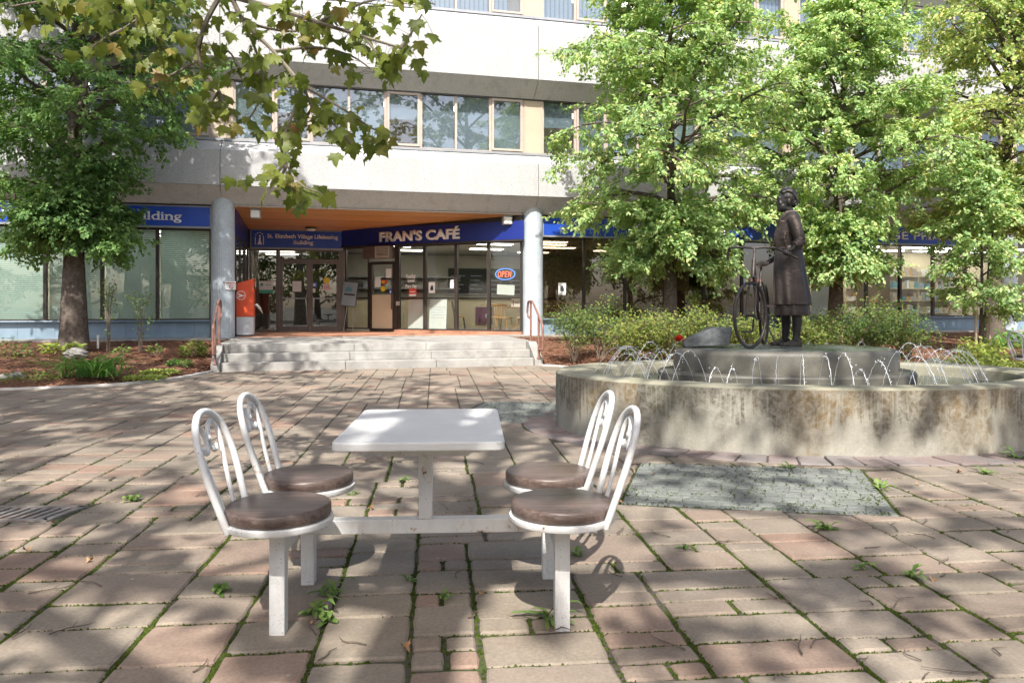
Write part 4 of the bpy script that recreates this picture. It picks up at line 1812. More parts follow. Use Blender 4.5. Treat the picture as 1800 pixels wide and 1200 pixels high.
def letters(text, parent, mat, x0, x1, z, h, y, serif=False, bold=.0, shear=0.0, extrude=.012):
    """each letter is a part; laid out with the font's own advance between x0 and x1"""
    # measure every glyph from the left end of the growing string
    idx = [i for i, c_ in enumerate(text) if c_ != ' ']
    batch = text_meshes([text, 'H'] + [text[:i + 1] for i in idx] + [text[i] for i in idx], bold, shear)
    tot, ref = batch[0], batch[1]
    fulls = dict(zip(idx, batch[2:2 + len(idx)]))
    ones = dict(zip(idx, batch[2 + len(idx):]))
    co = np.array([v.co[:] for v in tot.vertices])
    X0, X1 = co[:, 0].min(), co[:, 0].max()
    rc = np.array([v.co[:] for v in ref.vertices])
    ch, y0 = rc[:, 1].max() - rc[:, 1].min(), rc[:, 1].min()
    sx, sz = (x1 - x0) / (X1 - X0), h / ch
    for i, chh in enumerate(text):
        if chh == ' ':
            continue
        full = fulls[i]
        fc = np.array([v.co[:] for v in full.vertices])
        one = ones[i]
        oc = np.array([v.co[:] for v in one.vertices])
        dx = fc[:, 0].max() - oc[:, 0].max()
        bm = bmesh.new()
        bm.from_mesh(one)
        for vtx in bm.verts:
            vtx.co = Vector(((vtx.co.x + dx - X0) * sx + x0, 0, (vtx.co.y - y0) * sz))
        if serif:
            xs = [(vtx.co.x, vtx.co.z) for vtx in bm.verts]
            lo = [q for q in xs if q[1] < h * .04]
            if chh not in 'agSebt.os' and lo:
                a, b = min(q[0] for q in lo), max(q[0] for q in lo)
                groups = []
                for q in sorted(lo):
                    if groups and q[0] - groups[-1][1] < h * .24:
                        groups[-1][1] = q[0]
                    else:
                        groups.append([q[0], q[0]])
                for ga_, gb_ in groups:
                    e = h * .09
                    vv = [bm.verts.new(c) for c in ((ga_ - e, 0, -h * .005), (gb_ + e, 0, -h * .005), (gb_ + e, 0, h * .075), (ga_ - e, 0, h * .075))]
                    bm.faces.new(vv)
            if chh in 'BEVLlidnubh':
                top = max(q[1] for q in xs) if chh != 'i' else h * .70
                if chh in 'nu':
                    top = max(q[1] for q in xs)
                hi = [q for q in xs if abs(q[1] - top) < h * .08]
                if hi:
                    a = min(q[0] for q in hi)
                    e = h * .10
                    vv = [bm.verts.new(c) for c in ((a - e, 0, top - h * .08), (a + e * .8, 0, top - h * .08), (a + e * .8, 0, top - .002), (a - e, 0, top - .002))]
                    bm.faces.new(vv)
        rr = bmesh.ops.extrude_face_region(bm, geom=bm.faces[:])
        bmesh.ops.translate(bm, vec=(0, -extrude, 0), verts=[e for e in rr['geom'] if isinstance(e, bmesh.types.BMVert)])
        bmesh.ops.recalc_face_normals(bm, faces=bm.faces)
        bm.to_mesh(one)
        bm.free()
        one.materials.clear()
        o = link('letter', one, mat, parent)
        o.location = (0, y, z)
        bpy.data.meshes.remove(full)
    bpy.data.meshes.remove(tot)
    bpy.data.meshes.remove(ref)


# left sign: the full name runs on behind the tree
s = sign_board('shop_sign', 'long blue sign with Building in white letters above the blinds at left', -15.3, -7.80, 3.28, 3.76, .12, 'sign_blue')
letters('St. Elizabeth Village Lifeleasing Building', s, MAT['sign_white'], 15.3 - 15.05, 15.3 - 8.46, .14, .21, -.052, True, .012)
s = sign_board('shop_sign', 'blue sign with an E acute ending, behind the middle tree above brown windows', .93, 8.42, 3.26, 3.75, .12, 'sign_blue')
letters("FRAN'S CAFÉ", s, MAT['sign_white'], 2.75, 5.72, .10, .28, -.052, False, .022)
s = sign_board('shop_sign', 'blue pharmacy sign with white capitals above the right hand windows', 9.04, 16.5, 3.26, 3.75, .12, 'sign_blue')
letters("VILLAGE PHARMACY", s, MAT['sign_white'], 1.75, 7.1, .12, .25, -.052, False, .016)

s = sign_board('entrance_sign', 'navy sign with white emblem and two lines above the entrance doors', -7.12, -4.46, 3.05, 3.56, RV - .06, 'sign_blue')
letters('St. Elizabeth Village Lifeleasing', s, MAT['pale_letter'], .46, 2.54, .285, .125, -.052, False, .022, extrude=.006)
letters('Building', s, MAT['pale_letter'], 1.22, 1.80, .105, .125, -.052, False, .022, extrude=.006)
m = MB()
pts = [(.13 + .0, 0, .07)]
arch = [(.12, .08), (.12, .30)] + [(.235 - .115 * math.cos(a), .30 + .14 * math.sin(a)) for a in [PI * k / 10 for k in range(1, 10)]] + [(.35, .30), (.35, .08)]
for i in range(len(arch) - 1):
    if i % 2 == 0 or i in (0, len(arch) - 2):
        a, b = Vector((arch[i][0], -.055, arch[i][1])), Vector((arch[i + 1][0], -.055, arch[i + 1][1]))
        m.tube([a, b], .012, 5)
m.build('emblem_arch', MAT['pale_letter'], s)
m = MB()
m.prism([(.17, -.06), (.31, -.06), (.31, -.052), (.17, -.052)], .08, .10)
m.add([(.19, -.058, .10), (.30, -.058, .10), (.27, -.058, .20), (.275, -.058, .28), (.25, -.058, .30), (.225, -.058, .27), (.215, -.058, .19)], [tuple(range(7))])
m.ball((.25, -.056, .335), .028, 8, 6, (1, .3, 1))
m.build('emblem_figure', MAT['pale_letter'], s)

s = thing('cafe_sign', 'angled dark navy fascia sign reading cafe in big white capitals', 'sign', BW(CA[0], CA[1], 3.10), TH + CANG)
m = MB()
m.box(-.02, 6.16, -.14, -.066, 0.02, .53)
m.build('board', MAT['sign_navy'], s, bevel=.004)
m = MB()
m.box(-.02, 6.17, -.155, -.066, -.03, .017)
m.build('sign_frame', MAT['frame_dark'], s)
letters("FRAN'S CAFÉ", s, MAT['sign_white'], 1.42, 4.18, .10, .295, -.142, False, .042, extrude=.03)

# soffit lamps
def soffit_lamp(label, u, v, z, rz=0):
    l = bthing('soffit_lamp', label, 'lamp', u, v, z, 'soffit lamps', rz=rz)
    m = MB()
    m.box(-.14, .14, -.14, .14, -.03, 0)
    m.build('mounting_plate', MAT['lamp_body'], l)
    m = MB()
    m.box(-.125, .125, -.12, .12, -.26, -.032)
    b = m.build('housing', MAT['lamp_body'], l, bevel=.02)
    m = MB()
    m.box(-.10, .10, -.127, -.1215, -.24, -.06)
    m.build('lens', MAT['white_plastic'], b)


soffit_lamp('boxy lamp under the left end of the entrance soffit', -6.72, .22, 3.79)
soffit_lamp('boxy lamp under the soffit by the right column', -.10, .16, 3.79)
l = bthing('dome_lamp', 'small round lamp under the board ceiling before the entrance doors', 'lamp', -5.38, 3.2, 3.625)
MB().lathe([(0, -.11), (.10, -.105), (.145, -.07), (.15, -.05)], 24).build('diffuser', MAT['white_plastic'], l, smooth=True)
MB().lathe([(.15, -.05), (.165, -.05), (.165, .0), (0, 0)], 24).build('lamp_base', MAT['frame_dark'], l, smooth=True)

# ------------------------------------------------------------------ things at the entrance
# post box
pb = bthing('post_box', 'tall red and grey post box beside the left column', 'post box', -7.03, .84, .506)
W2, D2 = .235, .24
m = MB()
m.box(-W2 + .004, W2 - .004, -D2 + .004, D2 - .004, 0.03, .50)
m.build('base_cabinet', MAT['mail_grey'], pb, bevel=.012)
m = MB()
m.box(-W2 + .03, W2 - .03, -D2 + .03, D2 - .03, 0, .03)
m.build('plinth', MAT['frame_dark'], pb)
m = MB()
m.add([(-W2, -D2, .504), (W2, -D2, .504), (W2, D2, .504), (-W2, D2, .504), (-W2, -D2, 1.36), (W2, -D2, 1.50), (W2, D2, 1.50), (-W2, D2, 1.36)],
      [(0, 3, 2, 1), (4, 5, 6, 7), (0, 1, 5, 4), (1, 2, 6, 5), (2, 3, 7, 6), (3, 0, 4, 7)])
hd = m.build('red_cabinet', MAT['mail_red'], pb, bevel=.015)
m = MB()
m.tube([(-.08 + .11 * math.cos(a), -D2 - .004, 1.06 + .11 * math.sin(a)) for a in [2 * PI * k / 28 for k in range(28)]], .009, 6, closed=True)
m.build('emblem_ring', MAT['sign_white'], hd)
m = MB()
m.add([(-.165, -D2 - .006, 1.125), (-.03, -D2 - .006, 1.06), (.01, -D2 - .006, 1.075), (-.0, -D2 - .006, 1.05), (-.155, -D2 - .006, 1.0), (-.115, -D2 - .006, 1.062)], [(0, 1, 5), (1, 4, 5), (1, 2, 3), (1, 3, 4)])
m.build('emblem_wing', MAT['sign_white'], hd)
m = MB()
m.box(W2 + .002, W2 + .012, -.17, .17, 1.22, 1.30)
m.build('mail_slot', MAT['black_metal'], hd)
m = MB()
m.tube([(W2 - .02, -D2 + .06, .80), (W2 + .08, -D2 + .0, .82), (W2 + .15, -D2 - .02, .73), (W2 + .22, -D2 - .02, .60)], [.012, .03, .035, .012], 8)
m.build('pull_handle', MAT['lamp_body'], hd, smooth=True)

# notice on the column
nt_ = bthing('no_smoking_notice', 'small white notice with a red ring on the left column', 'notice', -7.494 + .20, -.125, 1.70, rz=.55)
m = MB()
m.box(-.14, .14, -.012, 0, 0, .21)
m.build('plate', MAT['paper'], nt_)
m = MB()
m.box(-.13, .13, -.015, -.0125, .155, .175)
m.build('print_line', MAT['red'], nt_)
m = MB()
m.tube([(.02 + .05 * math.cos(a), -.014, .075 + .05 * math.sin(a)) for a in [2 * PI * k / 20 for k in range(20)]], .006, 5, closed=True)
m.build('ring', MAT['red'], nt_)
m = MB()
m.tube([(-.015, -.014, .11), (.055, -.014, .04)], .006, 5)
m.build('bar', MAT['red'], nt_)


def handrail(label, u, side):
    h = bthing('handrail', label, 'handrail', u, 0, 0, 'handrails of the steps')
    rr = .024
    top = [(0, -3.45, 1.14), (0, -3.50, 1.33), (0, -3.60, 1.40), (0, -3.80, 1.40), (0, -3.95, 1.36), (0, -4.55, .98), (0, -4.70, .84), (0, -4.70, .42), (0, -4.66, .36), (0, -4.42, .36)]
    pts = smooth_curve(top, 46)
    MB().tube(pts, rr, 10).build('rail', MAT['rail'], h, smooth=True)
    MB().tube([(0, -3.74, .49), (0, -3.74, 1.39)], rr, 10).build('upper_post', MAT['rail'], h, smooth=True)
    MB().tube([(0, -4.40, .02), (0, -4.40, 1.07)], rr, 10).build('lower_post', MAT['rail'], h, smooth=True)
    MB().tube([(0, -3.45, 1.14), (0, -3.52, 1.05), (0, -3.66, 1.02), (0, -3.74, 1.02)], rr * .9, 10).build('return_loop', MAT['rail'], h, smooth=True)
    for v, z in ((-3.74, .505), (-4.40, .16)):
        m = MB()
        m.lathe([(.0, z + .012), (.055, z + .012), (.058, z - .004)], 16, 0, v)
        m.build('foot_plate', MAT['rail'], h)
    return h


handrail('rusty brown handrail at the left end of the steps by the post box', UL - .09, -1)
handrail('rusty brown handrail at the right end of the steps by the shrubs', UR + .10, 1)

# easel board inside the cafe glass
CW = lambda x, y, z=0: BW(CA[0] + x * math.cos(CANG) - y * math.sin(CANG), CA[1] + x * math.sin(CANG) + y * math.cos(CANG), z)


def cthing(name, label, cat, x, y, z, group=None, rz=0.0):
    return thing(name, label, cat, CW(x, y, z), TH + CANG + rz, group)


e = cthing('easel_board', 'grey blue poster board on a thin easel left of the cafe door', 'easel', .42, -.28, .506)
m = MB()
m.box(-.26, .26, -.02, 0, .78, 1.50, rot=(-.10, .08, 0))
bd = m.build('board', MAT['poster_grey'], e)
m = MB()
m.box(-.275, .275, -.0005, .012, .765, 1.515, rot=(-.10, .08, 0))
m.build('board_frame', MAT['black_metal'], e)
m = MB()
for k in range(7):
    a = PI * (.1 + .8 * k / 6)
    c0 = Vector((.0, -.032, 1.22))
    t = c0 + Vector((math.cos(a) * .17, -.012, math.sin(a) * .17))
    n = Vector((-math.sin(a), 0, math.cos(a))) * .035
    m.add([c0, c0.lerp(t, .5) + n, t, c0.lerp(t, .5) - n], [(0, 1, 2, 3)])
tag(m.build('leaf_emblem', MAT['teal'], bd, fixn=False), kind='stuff')
m = MB()
m.box(-.19, .21, -.024, -.021, 1.10, 1.15, rot=(-.10, .08, 0))
m.build('title_strip', MAT['ink'], bd)
for k in range(4):
    m = MB()
    m.box(-.13 + .02 * k, .15 - .02 * k, -.024, -.021, .92 + .04 * k, .935 + .04 * k, rot=(-.10, .08, 0))
    m.build('print_line', MAT['paper'], bd)
for x0, x1, y1 in ((-.12, -.20, -.05), (.10, .16, -.05), (0, 0, .35)):
    MB().tube([(x0, .03, 1.40 if y1 > 0 else .80), (x1, y1, 0)], .010, 6).build('easel_leg', MAT['lamp_body'], e)


# flat notices on the glass
def notice(label, x, z, w, h, mat, y=-.060, extra=None, cat='notice', parent_fn=cthing):
    n = parent_fn('notice', label, cat, x, y, z)
    MB().box(-w / 2, w / 2, -.002, .0, 0, h).build('sheet', MAT[mat], n)
    if extra:
        for (x0, x1, z0, z1, mt) in extra:
            MB().box(x0, x1, -.0045, -.0025, z0, z1).build('print', MAT[mt], n)
    return n


notice('white menu sheet at eye height on the cafe door glass', 1.27, 1.86, .20, .30, 'paper', y=-.02)
notice('pale notice high in the right corner of the cafe door glass', 1.66, 2.13, .19, .27, 'paper', y=-.02)
notice('red and orange sticker below the high notice on the cafe door', 1.50, 1.95, .22, .12, 'red', y=-.02, extra=[(-.09, .02, .03, .09, 'yellow')])
n = cthing('notice', 'round yellow sticker on the cafe door glass', 'sticker', 1.46, -.02, 1.80)
m = MB()
m.prism([(.085 * math.cos(2 * PI * k / 20), .085 * math.sin(2 * PI * k / 20)) for k in range(20)], 0, .003)
o = m.build('disc', MAT['yellow'], n)
o.rotation_euler = (PI / 2, 0, 0)
notice('small blue access sticker beside the cafe door handle', 1.73, 1.64, .10, .15, 'stk_blue', y=-.02, extra=[(-.02, .02, .03, .11, 'paper')])
notice('red and white sandwich offer under the breakfast lettering', 2.54, 1.58, .25, .22, 'red', extra=[(-.10, .10, .115, .135, 'paper'), (-.12, .12, .0, .05, 'paper')])
notice('white flyer with a dark picture on the second cafe pane', 3.20, 1.66, .21, .32, 'paper', extra=[(-.05, .05, .08, .17, 'ink'), (-.03, .04, .17, .22, 'ink')])
notice('narrow white list beside the third cafe mullion', 3.87, 1.80, .11, .24, 'paper', extra=[(-.04, .04, .05, .06, 'ink'), (-.04, .04, .10, .11, 'ink'), (-.04, .04, .15, .16, 'ink')])
bs = cthing('window_lettering', 'white slanted Breakfast Special lettering on the cafe glass', 'lettering', 2.28, -.058, 1.84)
text_part('Breakfast', bs, MAT['sign_white'], .02, 0, .26, .34, .13, 'word', .03, .25, .002)
text_part('Special', bs, MAT['sign_white'], .07, 0, .125, .26, .12, 'word', .03, .25, .002)
text_part('Every Day', bs, MAT['sign_white'], .0, 0, -.05, .40, .13, 'word', .03, .25, .002)

# notices of the entrance doors
def dthing(name, label, cat, u, y, z, group=None):
    return bthing(name, label, cat, u, RV + y, z, group)


notice('white and green notice in the sidelight left of the doors', -6.70, 1.67, .40, .37, 'paper', y=-.055, parent_fn=dthing, extra=[(-.20, .20, .0, .10, 'green'), (-.16, -.08, .22, .30, 'green'), (-.02, .14, .24, .26, 'teal')])
notice('plain grey sheet on the left entrance door', -5.80, 1.72, .26, .32, 'paper', y=-.012, parent_fn=dthing)
notice('small blue access sticker by the right entrance door handle', -5.28, 1.86, .15, .15, 'stk_blue', y=-.012, parent_fn=dthing, extra=[(-.04, .03, .03, .11, 'paper')])
notice('tiny white label under the blue sticker on the right entrance door', -5.30, 1.70, .09, .12, 'paper', y=-.012, parent_fn=dthing)
notice('red and white no smoking square on the right entrance door', -4.92, 1.76, .20, .20, 'paper', y=-.012, parent_fn=dthing, extra=[(-.08, .08, .03, .05, 'red'), (-.08, .08, .15, .17, 'red'), (-.08, -.055, .05, .15, 'red'), (.055, .08, .05, .15, 'red'), (-.04, .04, .085, .11, 'ink')])
n = dthing('notice', 'round yellow sticker on the right entrance door', 'sticker', -4.92, -.012, 2.06)
m = MB()
m.prism([(.10 * math.cos(2 * PI * k / 20), .10 * math.sin(2 * PI * k / 20)) for k in range(20)], 0, .003)
o = m.build('disc', MAT['yellow'], n)
o.rotation_euler = (PI / 2, 0, 0)

# whiteboards leaning inside the glass
for x, lab, wr in ((2.55, 'blank whiteboard leaning inside the cafe window by the door', 0), (3.28, 'whiteboard with faint handwriting leaning inside the second cafe pane', 1)):
    b = cthing('whiteboard', lab, 'whiteboard', x, .10, .50)
    MB().box(-.29, .29, 0, .02, .03, .98, rot=(-.07, 0, 0), piv=(0, 0, 0)).build('board', MAT['board'], b)
    m = MB()
    m.box(-.30, .30, .021, .035, .02, .99, rot=(-.07, 0, 0), piv=(0, 0, 0))
    m.build('board_frame', MAT['sill_metal'], b)
    if wr:
        rr = random.Random(4)
        m = MB()
        for k in range(5):
            x0 = -.22
            while x0 < .2:
                l = rr.uniform(.02, .06)
                m.box(x0, x0 + l, -.004, -.001, .74 - .075 * k, .752 - .075 * k + rr.uniform(0, .012), rot=(-.07, 0, 0), piv=(0, 0, 0))
                x0 += l + rr.uniform(.01, .03)
        tag(m.build('handwriting', MAT['pen'], b), kind='stuff')

# OPEN neon sign
n = cthing('open_sign', 'red and blue neon OPEN sign hanging in the rightmost cafe pane', 'neon sign', 5.50, .09, 1.98)
m = MB()
m.tube([(.30 * math.cos(a), 0, .20 + .155 * math.sin(a)) for a in [2 * PI * k / 36 for k in range(36)]], .012, 6, closed=True)
m.build('blue_tube', MAT['neon_blue'], n)
m = MB()
m.prism([(.33 * math.cos(2 * PI * k / 30), .19 * math.sin(2 * PI * k / 30)) for k in range(30)], -.02, -.012)
o = m.build('backing', MAT['frame_dark'], n)
o.rotation_euler = (PI / 2, 0, 0)
o.location = (0, .0, .20)
x = -.215
for ch, w in (('O', .11), ('P', .09), ('E', .09), ('N', .11)):
    text_part(ch, n, MAT['neon_red'], x, -.012, .115, w * .93, .165, 'letter', -.008, .2, .012)
    x += w + .008
for xx in (-.08, .08):
    MB().tube([(xx, .01, .36), (xx, .01, 1.1)], .004, 5).build('hanger', MAT['sill_metal'], n)
h = cthing('hanging_card', 'white card hanging under the neon OPEN sign', 'card', 5.52, .08, 1.60)
MB().box(-.27, .27, 0, .012, 0, .28, rot=(0, .06, 0)).build('card', MAT['paper'], h)
MB().tube([(-.22, 0, .29), (-.10, 0, .40)], .004, 5).build('string', MAT['sill_metal'], h)
MB().tube([(.22, 0, .27), (.12, 0, .40)], .004, 5).build('string', MAT['sill_metal'], h)

# ------------------------------------------------------------------ inside the cafe
ct = bthing('cafe_counter', 'long cream fronted cafe counter with a dark top', 'counter', -4.2, 6.35, .5)
MB().box(0, 8.4, 0, .5, 0, 1.02).build('counter_front', MAT['cream'], ct)
MB().box(-.02, 8.42, -.06, .56, 1.024, 1.08).build('counter_top', MAT['frame_dark'], ct)
rs = random.Random(9)
sh = bthing('kitchen_shelf', 'long grey kitchen shelf with stock above the cafe counter', 'shelf', -4.2, 8.0, 1.9)
MB().box(0, 4.2, 0, .35, 0, .05).build('shelf_board', MAT['sill_metal'], sh)
MB().box(0, 4.2, 0, .35, .42, .47).build('shelf_board', MAT['sill_metal'], sh)
for k in range(10):
    x = .2 + .4 * k
    MB().box(x, x + rs.uniform(.15, .3), .05, .3, .053, .053 + rs.uniform(.1, .3)).build('stock_box', MAT[rs.choice(['lamp_body', 'room_dark', 'sill_metal', 'frame_brown'])], sh)
mbd = bthing('menu_board', 'black menu board on the cafe wall', 'menu board', 1.2, 8.37, 1.75)
MB().box(-1.6, 1.6, -.04, 0, 0, .95).build('board', MAT['ink'], mbd)
rs = random.Random(3)
for k in range(14):
    MB().box(-1.5 + .75 * (k % 4), -1.5 + .75 * (k % 4) + rs.uniform(.3, .6), -.044, -.041, .15 + .17 * (k // 4), .17 + .17 * (k // 4)).build('menu_line', MAT['pen'], mbd)
MB().box(-1.65, 1.65, -.05, 0, -.05, -.002).build('board_ledge', MAT['sill_metal'], mbd)
pp = bthing('wall_poster', 'dark purple poster low on the cream counter front', 'poster', .55, 6.33, .62)
MB().box(-.3, .3, -.02, 0, 0, .62).build('sheet', MAT['purple'], pp)
MB().ball((.1, -.02, .3), .09, 10, 6, (.7, .1, 1)).build('picture', MAT['pen'], pp)


def wood_chair(label, x, y, rz):
    c = thing('wooden_chair', label, 'chair', CW(x, y, .5), TH + CANG + rz, 'oak cafe chairs')
    MB().box(-.21, .21, -.2, .2, .43, .465).build('seat', MAT['oak'], c, bevel=.015)
    for sx in (-1, 1):
        for sy in (-1, 1):
            MB().tube([(sx * .15, sy * .15, .43), (sx * .21, sy * .21, 0)], [.018, .014], 7).build('leg', MAT['oak'], c, smooth=True)
        MB().tube([(sx * .185, -.185, .18), (sx * .185, .185, .18)], .011, 6).build('stretcher', MAT['oak'], c)
    for k in range(5):
        xx = -.16 + .08 * k
        MB().tube([(xx * .9, .18, .46), (xx, .24, .80)], .011, 6).build('spindle', MAT['oak'], c)
    MB().tube([(-.22, .235, .80), (-.1, .26, .82), (.1, .26, .82), (.22, .235, .80)], .03, 7).build('top_rail', MAT['oak'], c, smooth=True)
    return c


wood_chair('oak spindle chair by the cafe mullion, left of the round table', 4.75, .85, .5)
wood_chair('oak spindle chair with its back to the glass at the cafe table', 5.20, .62, PI)
wood_chair('oak spindle chair right of the table under the OPEN sign', 5.72, .85, -1.2)
t = thing('cafe_table', 'round oak topped cafe table under the OPEN sign', 'table', CW(5.45, 1.45, .5), TH + CANG)
MB().lathe([(0, .72), (.52, .72), (.52, .755), (0, .755)], 28).build('table_top', MAT['oak'], t)
MB().tube([(0, 0, .03), (0, 0, .72)], .035, 10).build('table_post', MAT['black_metal'], t)
MB().lathe([(.28, 0), (.26, .03), (.05, .05), (0, .05)], 20).build('table_base', MAT['black_metal'], t)
k = thing('table_card', 'small white framed card standing on the cafe table', 'card', CW(5.28, 1.25, 1.258), TH + CANG)
MB().box(-.14, .14, 0, .012, 0, .25).build('card', MAT['paper'], k)
MB().box(-.09, -.06, -.004, -.001, .03, .2).build('print', MAT['red'], k)
MB().box(-.02, .1, -.004, -.001, .12, .14).build('print', MAT['ink'], k)


def wire_chair(label, x, y, rz):
    c = thing('wire_chair', label, 'chair', CW(x, y, .5), TH + CANG + rz, 'black metal cafe chairs')
    MB().lathe([(0, .44), (.19, .44), (.2, .455), (.19, .475), (0, .475)], 20).build('seat', MAT['oak'], c)
    for sx in (-1, 1):
        MB().tube([(sx * .15, .15, 0), (sx * .16, .14, .45), (sx * .18, .22, .92)], .011, 6).build('back_post', MAT['black_metal'], c)
        MB().tube([(sx * .15, -.12, .45), (sx * .17, -.18, 0)], .011, 6).build('leg', MAT['black_metal'], c)
    for z in (.92, .85, .78):
        MB().tube([(-.18, .21, z), (.18, .21, z)], .009, 6).build('back_rail', MAT['black_metal'], c)
    return c


wire_chair('black metal chair behind the blank whiteboard', 2.45, .95, .7)
wire_chair('black metal chair right of the written whiteboard', 3.55, .95, 2.0)

# pharmacy shelves
rs = random.Random(21)
for i, (u, lab) in enumerate(((10.2, 'pharmacy shelf unit behind the trees'), (13.1, 'pharmacy shelf unit behind the widest clear pane'), (14.6, 'pharmacy shelf unit right of the wooden board'), (16.1, 'pharmacy shelf unit at the right end'))):
    s = bthing('shop_shelf', lab, 'shelf', u, 1.9 + .2 * (i % 2), .5, 'pharmacy shelves')
    MB().box(-.65, .65, .3, .34, 0, 2.0).build('back_panel', MAT['cream'], s)
    for k in range(5):
        MB().box(-.65, .65, 0, .3, .1 + .42 * k, .13 + .42 * k).build('shelf_board', MAT['cream'], s)
        x = -.6
        while x < .5:
            w = rs.uniform(.07, .22)
            MB().box(x, x + w - .01, .05, .28, .132 + .42 * k, .132 + .42 * k + rs.uniform(.1, .3)).build('stock_box', MAT[rs.choice(['paper', 'teal', 'tan_panel', 'cream', 'oak', 'lamp_body', 'tan_panel', 'poster_grey'])], s)
            x += w
bpn = bthing('wooden_board', 'tan wooden board standing in the pharmacy window', 'board', 12.05, .55, .95)
MB().box(-.62, .62, 0, .03, 0, 1.75).build('panel', mk('ply board', (.50, .30, .13), .6, var=.15, vs=3, bump=.05), bpn)
MB().box(-.64, .64, -.012, -.001, 1.72, 1.78).build('top_strip', MAT['tan_panel'], bpn)
bpn = bthing('white_poster', 'white poster in the pharmacy window behind the tree trunk', 'poster', 10.3, .50, .95)
MB().box(-.55, .55, 0, .02, 0, 1.6).build('sheet', MAT['paper'], bpn)
for k in range(4):
    MB().box(-.45 + .22 * k, -.28 + .22 * k, -.005, -.001, 1.3, 1.5).build('picture', MAT[('teal', 'stk_blue', 'red', 'purple')[k]], bpn)
# flyer and round record decal on the brown windows
notice('white flyer with a dark picture on the first brown window', 1.52, 1.60, .22, .34, 'paper', y=.235 - RV, parent_fn=dthing, extra=[(-.06, .05, .10, .2, 'ink'), (-.04, .03, .2, .26, 'ink')])
dk = bthing('window_decal', 'round black disc decal with yellow centre on a brown window', 'decal', 6.05, .33, 2.02)
for nm, rad, mt, y in (('disc', .56, 'ink', .02), ('label', .17, 'yellow', .012)):
    m = MB()
    m.prism([(rad * math.cos(2 * PI * k / 36), rad * math.sin(2 * PI * k / 36)) for k in range(36)], 0, .004)
    o = m.build(nm, MAT[mt], dk)
    o.rotation_euler = (PI / 2, 0, 0)
    o.location = (0, y, 0)
n2 = bthing('open_sign', 'second neon OPEN sign seen behind the bicycle handlebar', 'neon sign', 7.66, .42, 2.05)
m = MB()
m.tube([(.30 * math.cos(a), 0, .155 * math.sin(a)) for a in [2 * PI * k / 36 for k in range(36)]], .012, 6, closed=True)
m.build('blue_tube', MAT['neon_blue'], n2)
x = -.215
for ch, w in (('O', .11), ('P', .09), ('E', .09), ('N', .11)):
    text_part(ch, n2, MAT['neon_red'], x, -.012, -.08, w * .93, .165, 'letter', -.008, .2, .012)
    x += w + .008
# ------------------------------------------------------------------ fountain
fo = thing('fountain', 'round concrete fountain with stained wall and a ring of small water jets', 'fountain', (FC.x, FC.y, 0))
fo.scale = (1, FS, 1)


def lathe_uv(name, prof, n, mat, parent, outer=None):
    vs, fs = [], []
    m = len(prof)
    for k in range(n + 1):
        a = 2 * PI * k / n
        for r_, z in prof:
            vs.append((r_ * math.cos(a), r_ * math.sin(a), z))
    for k in range(n):
        for i in range(m - 1):
            fs.append((k * m + i, (k + 1) * m + i, (k + 1) * m + i + 1, k * m + i + 1))
    me = bpy.data.meshes.new(name)
    me.from_pydata(vs, [], fs)
    ul = me.uv_layers.new(name='UVMap')
    for p in me.polygons:
        for li in p.loop_indices:
            vi = me.loops[li].vertex_index
            k, i = vi // m, vi % m
            ul.data[li].uv = (1 + 2 * PI * prof[i][0] * k / n, prof[i][1])
    o = link(name, me, mat, parent)
    smooth_mesh(me, 35)
    return o


ZR = .60
lathe_uv('basin_wall', [(FR + .0, -.02), (FR, .10), (FR, .30), (FR, .555), (FR - .004, .575)], 128, MAT['fountain'], fo)
lathe_uv('rim', [(FR - .004, .5755), (FR - .012, .588), (FR - .03, .598), (FR - .06, ZR), (FR - .35, ZR), (FR - .40, .595), (FR - .43, .575), (FR - .44, .54), (FR - .44, .2)], 128, MAT['fountain_top'], fo)
MB().lathe([(0, .46), (1.0, .46), (2.28, .46)], 96).build('water', MAT['water'], fo, smooth=True)
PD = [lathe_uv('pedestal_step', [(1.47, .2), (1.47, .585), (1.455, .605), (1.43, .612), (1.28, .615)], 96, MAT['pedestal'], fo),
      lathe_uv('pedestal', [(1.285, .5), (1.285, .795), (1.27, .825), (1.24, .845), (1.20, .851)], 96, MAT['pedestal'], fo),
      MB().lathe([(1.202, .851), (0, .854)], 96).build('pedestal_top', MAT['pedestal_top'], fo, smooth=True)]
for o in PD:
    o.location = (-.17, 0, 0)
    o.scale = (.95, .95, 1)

# water jets: thin arcs that break up into drops
rj = random.Random(5)
NJ = 54


